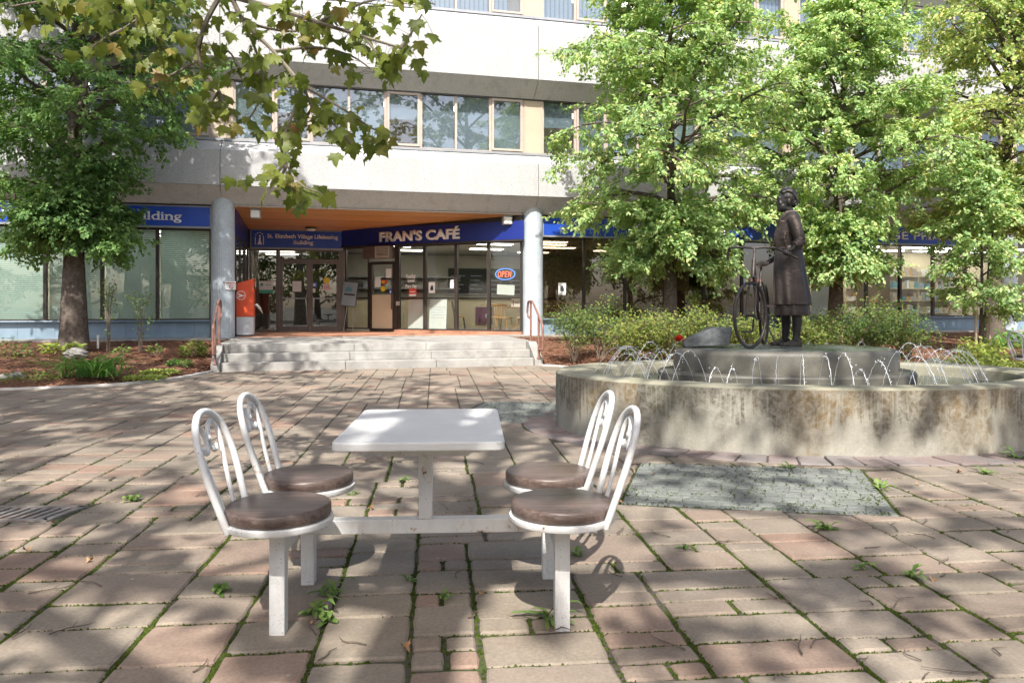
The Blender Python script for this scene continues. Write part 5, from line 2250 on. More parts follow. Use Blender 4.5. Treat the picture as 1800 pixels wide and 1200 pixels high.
def jet_mesh(seed):
    r = random.Random(seed)
    m = MB()
    vr, vz = r.uniform(.8, 1.2), r.uniform(1.9, 2.75)
    x0, z0 = 1.56, .50
    g = 9.81
    T = (vz + math.sqrt(vz * vz + 2 * g * .05)) / g
    pts = []
    nn = 30
    for i in range(nn + 1):
        t = T * i / nn
        pts.append(Vector((x0 + vr * t, r.uniform(-.004, .004), z0 + vz * t - .5 * g * t * t)))
    m.tube(pts, [(.0011 + .0012 * (i / nn)) * (1 + .6 * math.sin(i * 1.9 + seed) * (i / nn)) + .0006 for i in range(nn + 1)], 5)
    for i in range(8, nn + 1):
        p = pts[i]
        if r.random() < .55:
            m.ball(p + Vector((r.gauss(0, .006), r.gauss(0, .008), r.gauss(0, .01))), r.uniform(.002, .0055), 6, 4, (1, 1, r.uniform(1.2, 2.6)))
        if r.random() < .3:
            m.ball(p + Vector((r.gauss(0, .03), r.gauss(0, .035), r.gauss(0, .03))), r.uniform(.0015, .0042), 6, 4, (1, 1, 1.4))
    for i in range(5):
        m.ball(pts[-1] + Vector((r.gauss(0, .05), r.gauss(0, .05), abs(r.gauss(0, .03)))), r.uniform(.002, .005), 6, 4)
    me = m.mesh('water_jet')
    smooth_mesh(me, 180)
    me.materials.append(MAT['spray'])
    return me


jets = [jet_mesh(i) for i in range(9)]
for k in range(NJ):
    j = link('water_jet', jets[(k * 5 + k // 9) % 9], None, fo)
    tag(j, kind='stuff')
    j.location = (-.15, 0, 0)
    j.rotation_euler = (0, 0, 2 * PI * (k + rj.uniform(-.2, .2)) / NJ)

# memorial stone and flower on the pedestal
PZ = .853
ms = thing('memorial_stone', 'split dark granite slab lying on the pedestal by the bicycle', 'stone', (2.20, 8.60, PZ), -.06)
m = MB()
P = [(-.28, -.12, 0), (.20, -.14, .03), (.23, .16, .03), (-.26, .14, 0), (-.30, -.10, .06), (.02, -.13, .215), (.24, -.12, .235), (.255, .15, .22), (.03, .15, .22), (-.28, .13, .07)]
m.add(P, [(0, 3, 2, 1), (0, 1, 6, 5, 4), (2, 3, 9, 8, 7), (1, 2, 7, 6), (3, 0, 4, 9), (4, 5, 8, 9), (5, 6, 7, 8)])
o = m.build('slab', MAT['stone_dark'], ms, bevel=.012, seg=2)
fl = thing('red_flower', 'red flower head lying beside the dark granite slab', 'flower', (1.88, 8.62, PZ))
fl.scale = (1.5, 1.5, 1.5)
rf = random.Random(2)
m = MB()
for k in range(26):
    a, e = rf.random() * 2 * PI, rf.uniform(.1, 1.4)
    d = Vector((math.cos(a) * math.cos(e), math.sin(a) * math.cos(e), math.sin(e)))
    s = d.cross(Vector((0, 0, 1))).normalized()
    u = s.cross(d)
    c = Vector((0, 0, .035)) + d * .035
    m.add([c - d * .02, c + s * .022 + u * .01, c + d * .025 + u * .012, c - s * .022 + u * .01], [(0, 1, 2, 3)])
tag(m.build('petals', MAT['flower_red'], fl, fixn=False), kind='stuff')
MB().tube([(0, 0, .03), (.06, -.02, .015), (.13, -.03, .012)], .004, 6).build('stalk', MAT['leaf_lily'], fl)

# ------------------------------------------------------------------ bronze woman
SX, SY = 3.18, 8.77
wo_ = thing('bronze_statue', 'life size bronze statue of a woman in a long coat holding a bicycle', 'statue', (SX, SY, PZ), -.30)
SROT = Matrix.Translation((SX, SY, PZ)) @ Matrix.Rotation(-.30, 4, 'Z')


def ell(cx, cy, z, rx, ry, n=36, fold=0.0, k=7, ph=0.0, tw=0.0):
    out = []
    for i in range(n):
        a = 2 * PI * i / n
        f = 1 + fold * math.cos(k * a + ph) + fold * .6 * math.cos((k + 4) * a + 2.1 * ph)
        out.append((cx + rx * f * math.cos(a), cy + ry * f * math.sin(a), z))
    return out


def remeshed(mb, name, mat, parent, voxel=.008, smooth=2):
    o = mb.build(name, mat, parent)
    md = o.modifiers.new('remesh', 'REMESH')
    md.mode = 'VOXEL'
    md.voxel_size = voxel
    md.use_smooth_shade = True
    if smooth:
        s = o.modifiers.new('smooth', 'SMOOTH')
        s.factor = .5
        s.iterations = smooth
    return o


def arc(c, r, a0, a1, ax1, ax2, n=7):
    return [Vector(c) + Vector(ax1) * (r * math.cos(a0 + (a1 - a0) * i / (n - 1))) + Vector(ax2) * (r * math.sin(a0 + (a1 - a0) * i / (n - 1))) for i in range(n)]


# body: head with face, neck, torso core, legs with shoes, forearms and hands: one surface
b = MB()
HC = Vector((-.048, -.01, 1.655))
HQ = Euler((0, 0, .22)).to_matrix()       # the face turns a little to the viewer


def hp(x, y, z):
    return HC + HQ @ Vector((x, y, z))


def hball(x, y, z, r, sc=(1, 1, 1)):
    tmp = MB().ball((0, 0, 0), r, 14, 10, sc)
    b.add([hp(x, y, z) + HQ @ Vector(v) for v in tmp.v], tmp.f)


hball(.005, 0, .02, .1, (1.0, .80, 1.12))            # skull
hball(-.045, 0, -.055, .068, (.85, .88, 1.05))      # jaw
hball(-.078, 0, -.098, .026, (.9, 1.0, .8))          # chin
hball(-.085, 0, .035, .035, (.5, 1.5, .6))           # brow
for sy in (-1, 1):
    hball(-.075, sy * .034, -.025, .028, (.7, .9, .9))   # cheeks
    hball(-.083, sy * .030, .008, .012, (.7, 1.2, .8))   # eyes
    hball(.012, sy * .082, -.01, .03, (.7, .35, 1.1))    # ears
tmp = MB().add([(-.088, 0, .022), (-.124, 0, -.026), (-.088, .017, -.034), (-.088, -.017, -.034), (-.06, 0, 0)], [(0, 2, 1), (0, 1, 3), (1, 2, 3), (0, 4, 2), (0, 3, 4), (2, 4, 3)])
b.add([hp(*v) for v in tmp.v], tmp.f)                 # nose
hball(-.089, 0, -.058, .018, (.6, 1.25, .38))         # upper lip
hball(-.087, 0, -.071, .016, (.6, 1.1, .42))          # lower lip
b.tube([hp(.0, 0, -.06), (-.015, 0, 1.54), (.0, 0, 1.44)], [.055, .052, .07], 14)
b.loft([ell(0, 0, z, rx, ry, 20) for z, rx, ry in ((.5, .12, .13), (.9, .13, .14), (1.1, .11, .12), (1.3, .11, .14), (1.45, .07, .13))])
# near leg and far leg (down to the ankle), with shoes
for (x, y, toe) in ((.055, -.075, -.145), (-.055, .085, -.235)):
    b.tube([(x, y, .55), (x + .005, y, .36), (x + .012, y, .28), (x + .004, y, .12), (x, y, .07)], [.07, .056, .056, .040, .040], 14)
    ax = x + .012
    b.loft([[(px_, y + wy, pz) for px_, wy, pz in ring] for ring in (
        [(ax + .055, -.028, 0), (ax + .055, .028, 0), (ax + .05, .026, .07), (ax + .05, -.026, .07)],
        [(ax + .0, -.034, 0), (ax + .0, .034, 0), (ax + .0, .032, .095), (ax + .0, -.032, .095)],
        [(ax - .07, -.036, 0), (ax - .07, .036, 0), (ax - .07, .030, .07), (ax - .07, -.030, .07)],
        [(ax - .14, -.040, 0), (ax - .14, .040, 0), (ax - .14, .030, .046), (ax - .14, -.030, .046)],
        [(ax - .185, -.024, 0), (ax - .185, .024, 0), (ax - .185, .016, .03), (ax - .185, -.016, .03)])])
# near forearm and hand closed round the grip
GR0, GR1 = Vector((-.13, -.30, 1.085)), Vector((.065, -.275, .985))   # the grip (built with the bicycle)
gd = (GR1 - GR0).normalized()
gc = GR0.lerp(GR1, .46)
b.tube([(.10, -.235, 1.17), (.055, -.262, 1.145), gc + Vector((.05, .01, .055))], [.045, .036, .030], 12)
pal = gc + Vector((.022, 0, .036))
b.tube([gc + Vector((.06, .01, .055)), pal, gc + Vector((-.018, -.005, .034))], [.027, .032, .024], 12)
e1 = Vector((0, -1, .1)).normalized()
e2 = gd.cross(e1).normalized()
if e2.z < 0:
    e2 = -e2
for k, (off, ln) in enumerate(((-.042, 3.4), (-.018, 3.7), (.006, 3.6), (.029, 3.2))):
    b.tube(arc(gc + gd * off, .027, 1.7, 1.7 - ln, e1, e2, 9), [.0105, .0105, .010, .010, .0095, .009, .009, .0085, .008], 8)
b.tube([pal + Vector((-.0, .02, 0)), gc + gd * -.045 + Vector((0, .022, .018)), gc + gd * -.062 + Vector((0, .018, -.010))], [.013, .011, .009], 8)
# far forearm and hand on the saddle nose side
b.tube([(-.06, .22, 1.16), (-.15, .22, 1.03), (-.20, .21, .995)], [.044, .034, .028], 12)
for k in range(4):
    y0 = .178 + .021 * k
    b.tube([(-.20, y0, 1.0), (-.243, y0, .998), (-.266, y0, .975), (-.272, y0, .948)], [.012, .0105, .010, .008], 8)
b.tube([(-.19, .215, .99), (-.235, .215, .99)], [.03, .032], 10)
b.tube([(-.195, .18, .99), (-.222, .155, .978), (-.245, .150, .962)], [.012, .011, .009], 8)
body = remeshed(b, 'body', MAT['bronze_dark'], wo_, .0065, 1)

# skirt below the coat
m = MB()
m.loft([ell(.018, 0, .352, .195, .205, 60, .022, 9, .4), ell(.016, 0, .45, .188, .20, 60, .018, 9, .4), ell(.01, 0, .6, .165, .18, 60, .008, 9, .4), ell(0, 0, .8, .14, .16, 60)])
remeshed(m, 'skirt', MAT['bronze'], wo_, .009, 1)
# coat with sleeves and collar
m = MB()
rings = []
for z, cx, rx, ry, fo_ in ((.470, .018, .205, .222, .042), (.56, .014, .200, .215, .038), (.70, .004, .188, .203, .030), (.85, -.010, .176, .192, .020), (1.0, -.018, .164, .18, .008),
                           (1.08, -.016, .150, .165, .006), (1.115, -.014, .142, .157, .004), (1.16, -.018, .146, .160, .008), (1.22, -.028, .150, .170, .012), (1.28, -.034, .148, .178, .010),
                           (1.35, -.020, .132, .188, .006), (1.42, .0, .112, .192, .0), (1.47, .012, .092, .172, 0), (1.51, .012, .072, .12, 0), (1.535, .008, .062, .075, 0)):
    rings.append(ell(cx, 0, z, rx, ry, 72, fo_, 8, .9 + z * 1.3))
m.loft(rings)
# overlap of the front: a raised strip down the coat
m.tube([(-.185, -.075, .475), (-.178, -.07, .7), (-.172, -.065, .95), (-.158, -.06, 1.11), (-.172, -.05, 1.25), (-.12, -.04, 1.42)], [.013, .012, .012, .011, .012, .012], 8)
# belt
m.tube([(-.014 + .148 * math.cos(2 * PI * k / 40), .163 * math.sin(2 * PI * k / 40), 1.112) for k in range(40)], .011, 6, closed=True)
# lapels
for sy in (-1, 1):
    m.tube([(.05, sy * .07, 1.535), (-.05, sy * .075, 1.52), (-.115, sy * .055, 1.44), (-.155, sy * .02, 1.35)], [.018, .020, .022, .010], 8)
# sleeves, with rucks at the elbow
for pts, rad in (([(.012, -.165, 1.445), (.045, -.212, 1.36), (.070, -.228, 1.26), (.092, -.234, 1.185), (.085, -.245, 1.155), (.055, -.262, 1.142), (.03, -.272, 1.128)],
                  [.066, .066, .060, .057, .055, .050, .046]),
                 ([(.012, .165, 1.445), (.03, .215, 1.35), (.02, .232, 1.25), (-.02, .235, 1.17), (-.07, .228, 1.11), (-.13, .222, 1.05)], [.070, .072, .066, .064, .058, .050])):
    c = smooth_curve(pts, 26)
    rr = []
    for i in range(26):
        t = i / 25 * (len(rad) - 1)
        k = min(int(t), len(rad) - 2)
        rr.append((rad[k] + (rad[k + 1] - rad[k]) * (t - k)) * (1 + (.11 * math.sin(i * 2.2) if i > 11 else 0)))
    m.tube(c, rr, 18)
remeshed(m, 'coat', MAT['bronze'], wo_, .009, 1)
# drapery folds of the bodice
m = MB()
for k in range(7):
    y0 = -.15 + .02 * k
    x0 = -.045 - .016 * k
    m.tube([(x0, -.165 + .012 * k, 1.12), (x0 - .03, -.17 + .014 * k, 1.22), (x0 - .01, -.165 + .01 * k, 1.33), (x0 + .03, -.15, 1.42)], [.008, .012, .010, .006], 7)
remeshed(m, 'bodice_fold', MAT['bronze'], wo_, .006, 1)
# hair: short waved, swept back
m = MB()


def hair_ball(x, y, z, r, sc):
    tmp = MB().ball((0, 0, 0), r, 14, 10, sc)
    m.add([hp(x, y, z) + HQ @ Vector(v) for v in tmp.v], tmp.f)


hair_ball(.022, 0, .045, .106, (.98, .86, 1.0))
hair_ball(.075, 0, -.015, .062, (.8, 1.15, 1.0))
rh = random.Random(8)
for k in range(26):
    a = rh.uniform(-1.25, 1.25)
    t = rh.random()
    st_ = hp(-.075 + .02 * abs(a), math.sin(a) * .075, .075 + .03 * math.cos(a))
    mid = hp(.03, math.sin(a) * .10, .10 * math.cos(a) + .055 + rh.uniform(-.01, .012))
    en = hp(.11, math.sin(a) * .085, -.02 + .06 * math.cos(a) * t)
    m.tube(smooth_curve([st_, mid, en, hp(.09, math.sin(a) * .07, -.06)], 12), [.010 + .004 * math.sin(i * 1.7 + k) for i in range(12)], 7)
remeshed(m, 'hair', MAT['bronze_dark'], wo_, .006, 1)

# ------------------------------------------------------------------ bronze bicycle
bk = thing('bronze_bicycle', 'bronze bicycle without spokes leaning beside the statue on the fountain', 'bicycle', (2.56, 8.24, PZ), math.radians(64))
WR = .345
ST = math.radians(-19)


def wheel(loc, rz, label=None):
    w = MB().tube([(WR * math.cos(a), 0, WR * math.sin(a)) for a in [2 * PI * k / 64 for k in range(64)]], .018, 10, closed=True).build('wheel', MAT['bronze_dark'], bk, smooth=True)
    w.location = loc
    w.rotation_euler = (0, 0, rz)
    h = MB().tube([(0, -.045, 0), (0, .045, 0)], .018, 10).build('hub', MAT['bronze_dark'], w, smooth=True)
    return w


wheel((0, 0, WR + .018), ST)
wheel((1.02, 0, WR + .018), 0)
HZ = WR + .018
hl, ht = Vector((.17, 0, .80)), Vector((.225, 0, .98))
side = Matrix.Rotation(ST, 3, 'Z') @ Vector((0, 1, 0))
for s in (-1, 1):
    MB().tube([Vector((0, 0, HZ)) + side * .05 * s, Vector((.06, 0, .55)) + side * .05 * s, Vector((.15, 0, .765)) + side * .035 * s, hl], [.010, .013, .014, .015], 8).build('fork_blade', MAT['bronze_dark'], bk, smooth=True)
MB().tube([hl - Vector((.01, 0, .03)), ht], .021, 10).build('head_tube', MAT['bronze_dark'], bk, smooth=True)
bb = Vector((.60, 0, .31))
stop = Vector((.745, 0, .84))
MB().tube(smooth_curve([Vector((.175, 0, .83)), (.33, 0, .60), bb], 14), .017, 10).build('down_tube', MAT['bronze_dark'], bk, smooth=True)
MB().tube(smooth_curve([Vector((.205, 0, .93)), (.40, 0, .70), (.655, 0, .52)], 14), .016, 10).build('top_tube', MAT['bronze_dark'], bk, smooth=True)
MB().tube([bb, stop], .016, 10).build('seat_tube', MAT['bronze_dark'], bk, smooth=True)
for s in (-1, 1):
    MB().tube([bb + Vector((0, s * .02, 0)), Vector((1.02, s * .06, HZ))], .010, 8).build('chain_stay', MAT['bronze_dark'], bk, smooth=True)
    MB().tube([Vector((.72, s * .02, .74)), Vector((1.02, s * .06, HZ))], .009, 8).build('seat_stay', MAT['bronze_dark'], bk, smooth=True)
MB().tube([stop, stop + Vector((.02, 0, .08))], .013, 8).build('seat_post', MAT['bronze_dark'], bk, smooth=True)
m = MB()
m.loft([[(x, y * w, z + dz) for y, dz in ((-1, 0), (-.6, .03), (0, .04), (.6, .03), (1, 0), (.5, -.025), (-.5, -.025))] for x, w, z in ((.62, .016, .92), (.68, .025, .935), (.76, .06, .94), (.84, .095, .95), (.89, .08, .955))])
m.build('saddle', MAT['bronze_dark'], bk, smooth=True)
MB().lathe([(.0, -.006), (.085, -.006), (.09, 0), (.085, .006), (0, .006)], 24).build('chain_wheel', MAT['bronze_dark'], bk)
bk_cw = bpy.data.objects[[o.name for o in bk.children if o.name.startswith('chain_wheel')][0]]
bk_cw.location = bb + Vector((0, -.05, 0)); bk_cw.rotation_euler = (PI / 2, 0, 0)
for s, dz, dx in ((-1, .15, -.06), (1, -.15, .06)):
    p0 = bb + Vector((0, s * .06, 0))
    p1 = p0 + Vector((dx, s * .02, dz))
    c = MB().tube([p0, p1], .011, 8).build('crank', MAT['bronze_dark'], bk, smooth=True)
    MB().box(p1.x - .04, p1.x + .04, p1.y - (.11 if s < 0 else -.01), p1.y + (.11 if s > 0 else -.01), p1.z - .012, p1.z + .012).build('pedal', MAT['bronze_dark'], c)
MB().tube([(.70, -.05, .30), (.72, -.16, .05), (.80, -.24, .012)], .010, 8).build('kickstand', MAT['bronze_dark'], bk, smooth=True)
stem_t = ht + Vector((.03, 0, .12))
MB().tube([ht, stem_t], .013, 8).build('stem', MAT['bronze_dark'], bk, smooth=True)
# handlebar: its near grip is the one in the woman's hand
inv = (Matrix.Translation(bk.location) @ Matrix.Rotation(math.radians(64), 4, 'Z')).inverted()
g0 = inv @ (SROT @ GR0)
g1 = inv @ (SROT @ GR1)
far = stem_t + side * .26 + Vector((-.02, 0, .015))
hb = [g1, g0, g0.lerp(stem_t, .25) + Vector((-.03, 0, .012)), g0.lerp(stem_t, .6) + Vector((-.02, 0, .012)), stem_t, stem_t + side * .14 + Vector((-.015, 0, .012)), far, far + side * .05 + Vector((.02, 0, -.02)), far + side * .07 + Vector((.05, 0, -.13))]
MB().tube(smooth_curve(hb, 60), .0135, 10).build('handlebar', MAT['bronze_dark'], bk, smooth=True)

# ------------------------------------------------------------------ table with four fixed seats
def table_set(label, loc, rz):
    t = thing('table_set', label, 'picnic table', loc, rz, 'table sets on the square')
    WP = MAT['white_paint']
    # top
    hw, hd, th = .335, .475, .036
    m = MB()
    rc, pts = .045, []
    for cx, cy, a0 in ((hw - rc, hd - rc, 0), (-hw + rc, hd - rc, PI / 2), (-hw + rc, -hd + rc, PI), (hw - rc, -hd + rc, 1.5 * PI)):
        pts += [(cx + rc * math.cos(a0 + k * PI / 10), cy + rc * math.sin(a0 + k * PI / 10)) for k in range(6)]
    m.prism(pts, .764, .80)
    m.build('tabletop', MAT['table_white'], t, bevel=.007, seg=3)
    m = MB()
    m.add([(-.25, -.16, .763), (.25, -.16, .763), (.19, -.16, .683), (-.19, -.16, .683), (-.25, .16, .763), (.25, .16, .763), (.19, .16, .683), (-.19, .16, .683)],
          [(0, 3, 2, 1), (4, 5, 6, 7), (3, 7, 6, 2), (0, 1, 5, 4), (0, 4, 7, 3), (1, 2, 6, 5)])
    m.build('top_bracket', WP, t, bevel=.004)
    m = MB()
    m.box(-.030, .030, -.030, .030, .381, .682)
    m.build('post', WP, t, bevel=.004)
    m = MB()
    m.box(-.545, .545, -.032, .032, .318, .380)
    m.build('crossbeam', WP, t, bevel=.004)
    for sx in (-1, 1):
        m = MB()
        m.box(sx * .577 - .03, sx * .577 + .03, -.253, .253, .318, .380)
        m.build('side_rail', WP, t, bevel=.004)
        for sy in (-1, 1):
            c = Vector((sx * .577, sy * .285, 0))
            # plank seat
            m = MB()
            m.lathe([(0, .472), (.196, .472), (.205, .476), (.209, .484), (.209, .515), (.204, .523), (.195, .526), (0, .526)], 40)
            s = m.build('seat', MAT['seat_wood'], t, smooth=True)
            s.location = c
            m = MB()
            m.lathe([(0, .440), (.19, .440), (.214, .446), (.218, .452), (.218, .468), (.212, .4715), (0, .4715)], 40)
            m.build('seat_pan', WP, s, smooth=True)
            m = MB()
            m.box(-.031, .031, -.031, .031, -.01, .439)
            m.build('leg', WP, s, bevel=.004)
            # bent hoop back, leaning outwards; X is the outward side
            X = sx

            def bp(y, z, o=0.0):
                return Vector((X * (.150 + .02 * math.cos(y * 6) + .33 * (z - .46) - .05 * (z - .46) ** 2 + o), y, z))
            hoop = [(-.140, .445), (-.160, .55), (-.180, .66), (-.178, .75), (-.145, .835), (-.078, .882), (0, .896), (.078, .882), (.145, .835), (.178, .75), (.180, .66), (.160, .55), (.140, .445)]
            MB().tube(smooth_curve([bp(y, z) for y, z in hoop], 56), .0145, 10).build('back_hoop', WP, s, smooth=True)
            for q in (-1, 1):
                sc = [(q * .065, .445), (q * .072, .55), (q * .098, .66), (q * .122, .75), (q * .120, .815), (q * .084, .850), (q * .042, .832), (q * .020, .785), (q * .030, .742), (q * .058, .738), (q * .070, .758)]
                MB().tube(smooth_curve([bp(y, z, .012) for y, z in sc], 44), .0095, 8).build('back_scroll', WP, s, smooth=True)
            MB().ball(bp(0, .79, .012), .018, 8, 6).build('scroll_boss', WP, s, smooth=True)
    return t


table_set('white metal table with four round brown seats in the foreground', (-.385, 3.43, 0), .05)
table_set('second white metal table at the right edge beyond the fountain', (8.93, 12.15, 0), .2)
# ------------------------------------------------------------------ trees
SUNV = -SUN_DIR


def leaf_arrays(P, D, Nn, S, shape):
    """P positions, D stalk-to-tip directions, Nn normals, S sizes -> verts, faces"""
    n = len(P)
    D = D / np.maximum(1e-6, np.linalg.norm(D, axis=1, keepdims=True))
    Nn = Nn - D * (Nn * D).sum(1, keepdims=True)
    Nn = Nn / np.maximum(1e-6, np.linalg.norm(Nn, axis=1, keepdims=True))
    W = np.cross(D, Nn)
    sv, sf = shape
    k = len(sv)
    V = (P[:, None, :] + S[:, None, None] * (sv[None, :, 0:1] * W[:, None, :] + sv[None, :, 1:2] * D[:, None, :] + sv[None, :, 2:3] * Nn[:, None, :])).reshape(-1, 3)
    F = (sf[None, :, :] + (np.arange(n) * k)[:, None, None]).reshape(-1, sf.shape[1])
    return V, F


KITE = (np.array([[0, 0, 0], [.36, .34, .07], [.22, .72, .02], [0, 1.05, -.10], [-.22, .72, .02], [-.36, .34, .07]], float),
        np.array([[0, 1, 2], [0, 2, 3], [0, 3, 4], [0, 4, 5]]))
DIAM = (np.array([[0, 0, 0], [.34, .45, .05], [0, 1, -.06], [-.34, .45, .05]], float), np.array([[0, 1, 2], [0, 2, 3]]))


def lobed(cup=.0, droop=.1):
    out = [(0, 0), (.16, -.06), (.42, -.02), (.36, .12), (.62, .30), (.46, .36), (.52, .56), (.30, .50), (.22, .62), (.16, .78), (0, 1.0)]
    pts = out + [(-x, y) for x, y in out[1:-1][::-1]]
    v = [(0, .34, 0.03)]
    for x, y in pts:
        v.append((x, y, cup * x * x * 1.6 - droop * (y - .3) ** 2 * (1 if y > .3 else .3) - .06 * abs(x) * (1 if abs(x) > .4 else 0)))
    n = len(pts)
    f = [(0, i + 1, (i + 1) % n + 1) for i in range(n)]
    return np.array(v, float), np.array(f)


LOBE_SIMPLE = (np.array([[0, 0, 0], [.45, -.02, -.04], [.30, .22, .02], [.60, .42, -.06], [.24, .55, 0], [0, 1, -.12], [-.24, .55, 0], [-.60, .42, -.06], [-.30, .22, .02], [-.45, -.02, -.04]], float),
               np.array([[0, 1, 2], [0, 2, 4], [2, 3, 4], [0, 4, 6], [4, 5, 6], [0, 6, 8], [6, 7, 8], [0, 8, 9]]))


def gen_tree(seed, height, tr, cb, R, prof, n_limb, n_sec, n_twig, n_leaf, leaf, shape, mat_leaf, mat_bark, root, lean=(0, 0),
             up0=.75, droop=.55, keep=None, twig_len=.5, sec_len=.42, spread=.10, wood_min=.006, sunface=.5, skirt=0):
    """trunk, limbs, branches and twigs; leaves sit along the twigs"""
    r = random.Random(seed)
    nr = np.random.RandomState(seed)
    wood = MB()
    top = height * .95
    tp = []
    for i in range(9):
        t = i / 8
        tp.append(Vector((lean[0] * t * t + .10 * R * .25 * math.sin(3 * t + seed) * t, lean[1] * t * t + .07 * R * .2 * math.sin(4 * t + seed * 2) * t, top * t)))
    rad = [tr * (1.45 if i == 0 else 1.08 if i == 1 else 1.0 - .105 * i) for i in range(9)]
    rad = [max(.02, q) for q in rad]
    tps = smooth_curve(tp, 25)
    rs_ = [np.interp(i / 24 * 8, range(9), rad) for i in range(25)]
    rs_[0] = tr * 1.5
    wood.tube(tps, rs_, 12)

    def trunk_at(z):
        t = max(0, min(1, z / top)) * 24
        k = min(int(t), 23)
        return tps[k].lerp(tps[k + 1], t - k), rs_[k]
    TB0, TB1, TDD = [], [], []
    ga_ = 2.39996
    for i in range(n_limb + skirt):
        if i < n_limb:
            h = ((i + .5) / n_limb) ** .9
            z0 = cb + (top - cb) * h * .96
        else:
            h = 0.0
            z0 = cb + r.uniform(-.15, 1.5)
        p0, rr = trunk_at(z0)
        az = i * ga_ + r.uniform(-.35, .35)
        L = R * np.interp(h, prof[0], prof[1]) * r.uniform(.78, 1.15)
        if i >= n_limb:
            L = r.uniform(.7, 1.25)
        d = Vector((math.cos(az), math.sin(az), up0 * (1 - .25 * h) + r.uniform(-.15, .15) + .6 * h))
        d.normalize()
        pts = [p0.copy()]
        nseg = 7
        for k in range(nseg):
            d = d + Vector((r.gauss(0, spread), r.gauss(0, spread), r.gauss(0, spread * .7) - droop / nseg * (1.1 - .5 * h)))
            d.normalize()
            pts.append(pts[-1] + d * (L / nseg))
        r0 = max(.012, min(rr * .62, .018 + L * .014))
        wood.tube(pts, [r0 * (1 - .85 * k / nseg) + .004 for k in range(nseg + 1)], 7, cap=False)
        for j in range(n_sec):
            s = .08 + .92 * (j + r.random()) / n_sec
            k = min(int(s * nseg), nseg - 1)
            q = pts[k].lerp(pts[k + 1], s * nseg - k) if s < 1 else pts[-1]
            t = (pts[k + 1] - pts[k]).normalized()
            sd = Vector((-t.y, t.x, 0))
            sd = sd.normalized() if sd.length > 1e-4 else Vector((1, 0, 0))
            sgn = 1 if (j + i) % 2 else -1
            dd = (t * r.uniform(.4, .9) + sd * sgn * r.uniform(.5, 1.0) + Vector((0, 0, r.uniform(-.25, .45)))).normalized()
            l2 = sec_len * L * (1.15 - .65 * s) * r.uniform(.7, 1.25) + .15
            sp = [q.copy()]
            for k2 in range(4):
                dd = (dd + Vector((r.gauss(0, .14), r.gauss(0, .14), r.gauss(0, .1) - .14))).normalized()
                sp.append(sp[-1] + dd * (l2 / 4))
            wood.tube(sp, [max(wood_min, r0 * .38) * (1 - .2 * k2) for k2 in range(5)], 5, cap=False)
            for w in range(n_twig):
                s2 = .15 + .85 * (w + r.random()) / n_twig
                k2 = min(int(s2 * 4), 3)
                b0 = sp[k2].lerp(sp[k2 + 1], s2 * 4 - k2) if s2 < 1 else sp[-1]
                td = (dd + Vector((r.gauss(0, .8), r.gauss(0, .8), r.gauss(-.05, .45)))).normalized()
                tl = twig_len * r.uniform(.5, 1.3)
                b1 = b0 + td * tl + Vector((0, 0, -.12 * tl))
                if w % 2 == 0:
                    wood.tube([b0, b0.lerp(b1, .5) + Vector((0, 0, .03 * tl)), b1], [wood_min * .7, wood_min * .55, wood_min * .35], 4, cap=False)
                TB0.append(b0[:])
                TB1.append(b1[:])
                TDD.append(td[:])
    nt_w = len(TB0)
    B0, B1, TDv = (np.repeat(np.array(q), n_leaf, axis=0) for q in (TB0, TB1, TDD))
    nl_ = nt_w * n_leaf
    uu = nr.random_sample((nl_, 1)) ** .8
    P = B0 + (B1 - B0) * uu + nr.normal(0, 1, (nl_, 3)) * np.array([.05, .05, .04]) * (leaf / .085)
    D = TDv + nr.normal(0, 1, (nl_, 3)) * np.array([.7, .7, .4]) + np.array([0, 0, -.45])
    NN = np.array([0, 0, .75]) + np.array(SUNV) * sunface + nr.normal(0, 1, (nl_, 3)) * np.array([.5, .5, .4])
    if keep is not None:
        mk_ = keep(P)
        P, D, NN = P[mk_], D[mk_], NN[mk_]
    S = leaf * nr.uniform(.65, 1.3, len(P))
    V, F = leaf_arrays(P, D, NN, S, shape)
    tk = wood.build('trunk', mat_bark, root, fixn=False)
    smooth_mesh(tk.data, 60)
    cr = link('crown', raw_mesh('crown', V, F), mat_leaf, root)
    return len(P)


LIND_L = ([0, .12, .25, .42, .6, .85, 1], [.30, .36, .64, 1.0, .85, .52, .22])
LIND_A = ([0, .07, .16, .3, .5, .7, .85, 1], [.30, .42, .92, 1.0, .84, .64, .46, .2])
LIND = ([0, .12, .35, .6, .85, 1], [.75, .98, 1.0, .82, .52, .22])


def bed_z(x, y):
    # ground height at a point of the beds
    q = Vector((x, y - FY))
    v = -BS * q.x + BC * q.y
    return .46 if v > -.6 else max(.02, .46 * ((v + 8.5) / 8) if v > -8.5 else .02)


t = thing('linden_tree', 'dark leafy tree in the left bed before the blinds', 'tree', (-9.30, 16.3, .40), 0, 'trees along the building')
nL = gen_tree(3, 11.0, .21, 2.0, 3.05, LIND_L, 40, 9, 6, 30, .09, KITE, MAT['leaf_dark'], MAT['bark'], t, lean=(.25, 0), droop=.75, skirt=10)
t = thing('linden_tree', 'broad leafy tree rising behind the middle of the hedge', 'tree', (3.60, 17.5, .30), 0, 'trees along the building')
nA = gen_tree(8, 9.6, .14, 1.85, 3.35, LIND_A, 40, 9, 6, 36, .086, KITE, MAT['leaf_linden'], MAT['bark'], t, lean=(.1, 0), droop=.8, skirt=14)
t = thing('linden_tree', 'leafy tree rising directly behind the statue', 'tree', (8.0, 19.0, .40), 0, 'trees along the building')
nB = gen_tree(15, 9.0, .16, 1.6, 3.0, LIND_A, 36, 9, 6, 36, .086, KITE, MAT['leaf_linden'], MAT['bark'], t, lean=(.5, 0), droop=.7, skirt=14)
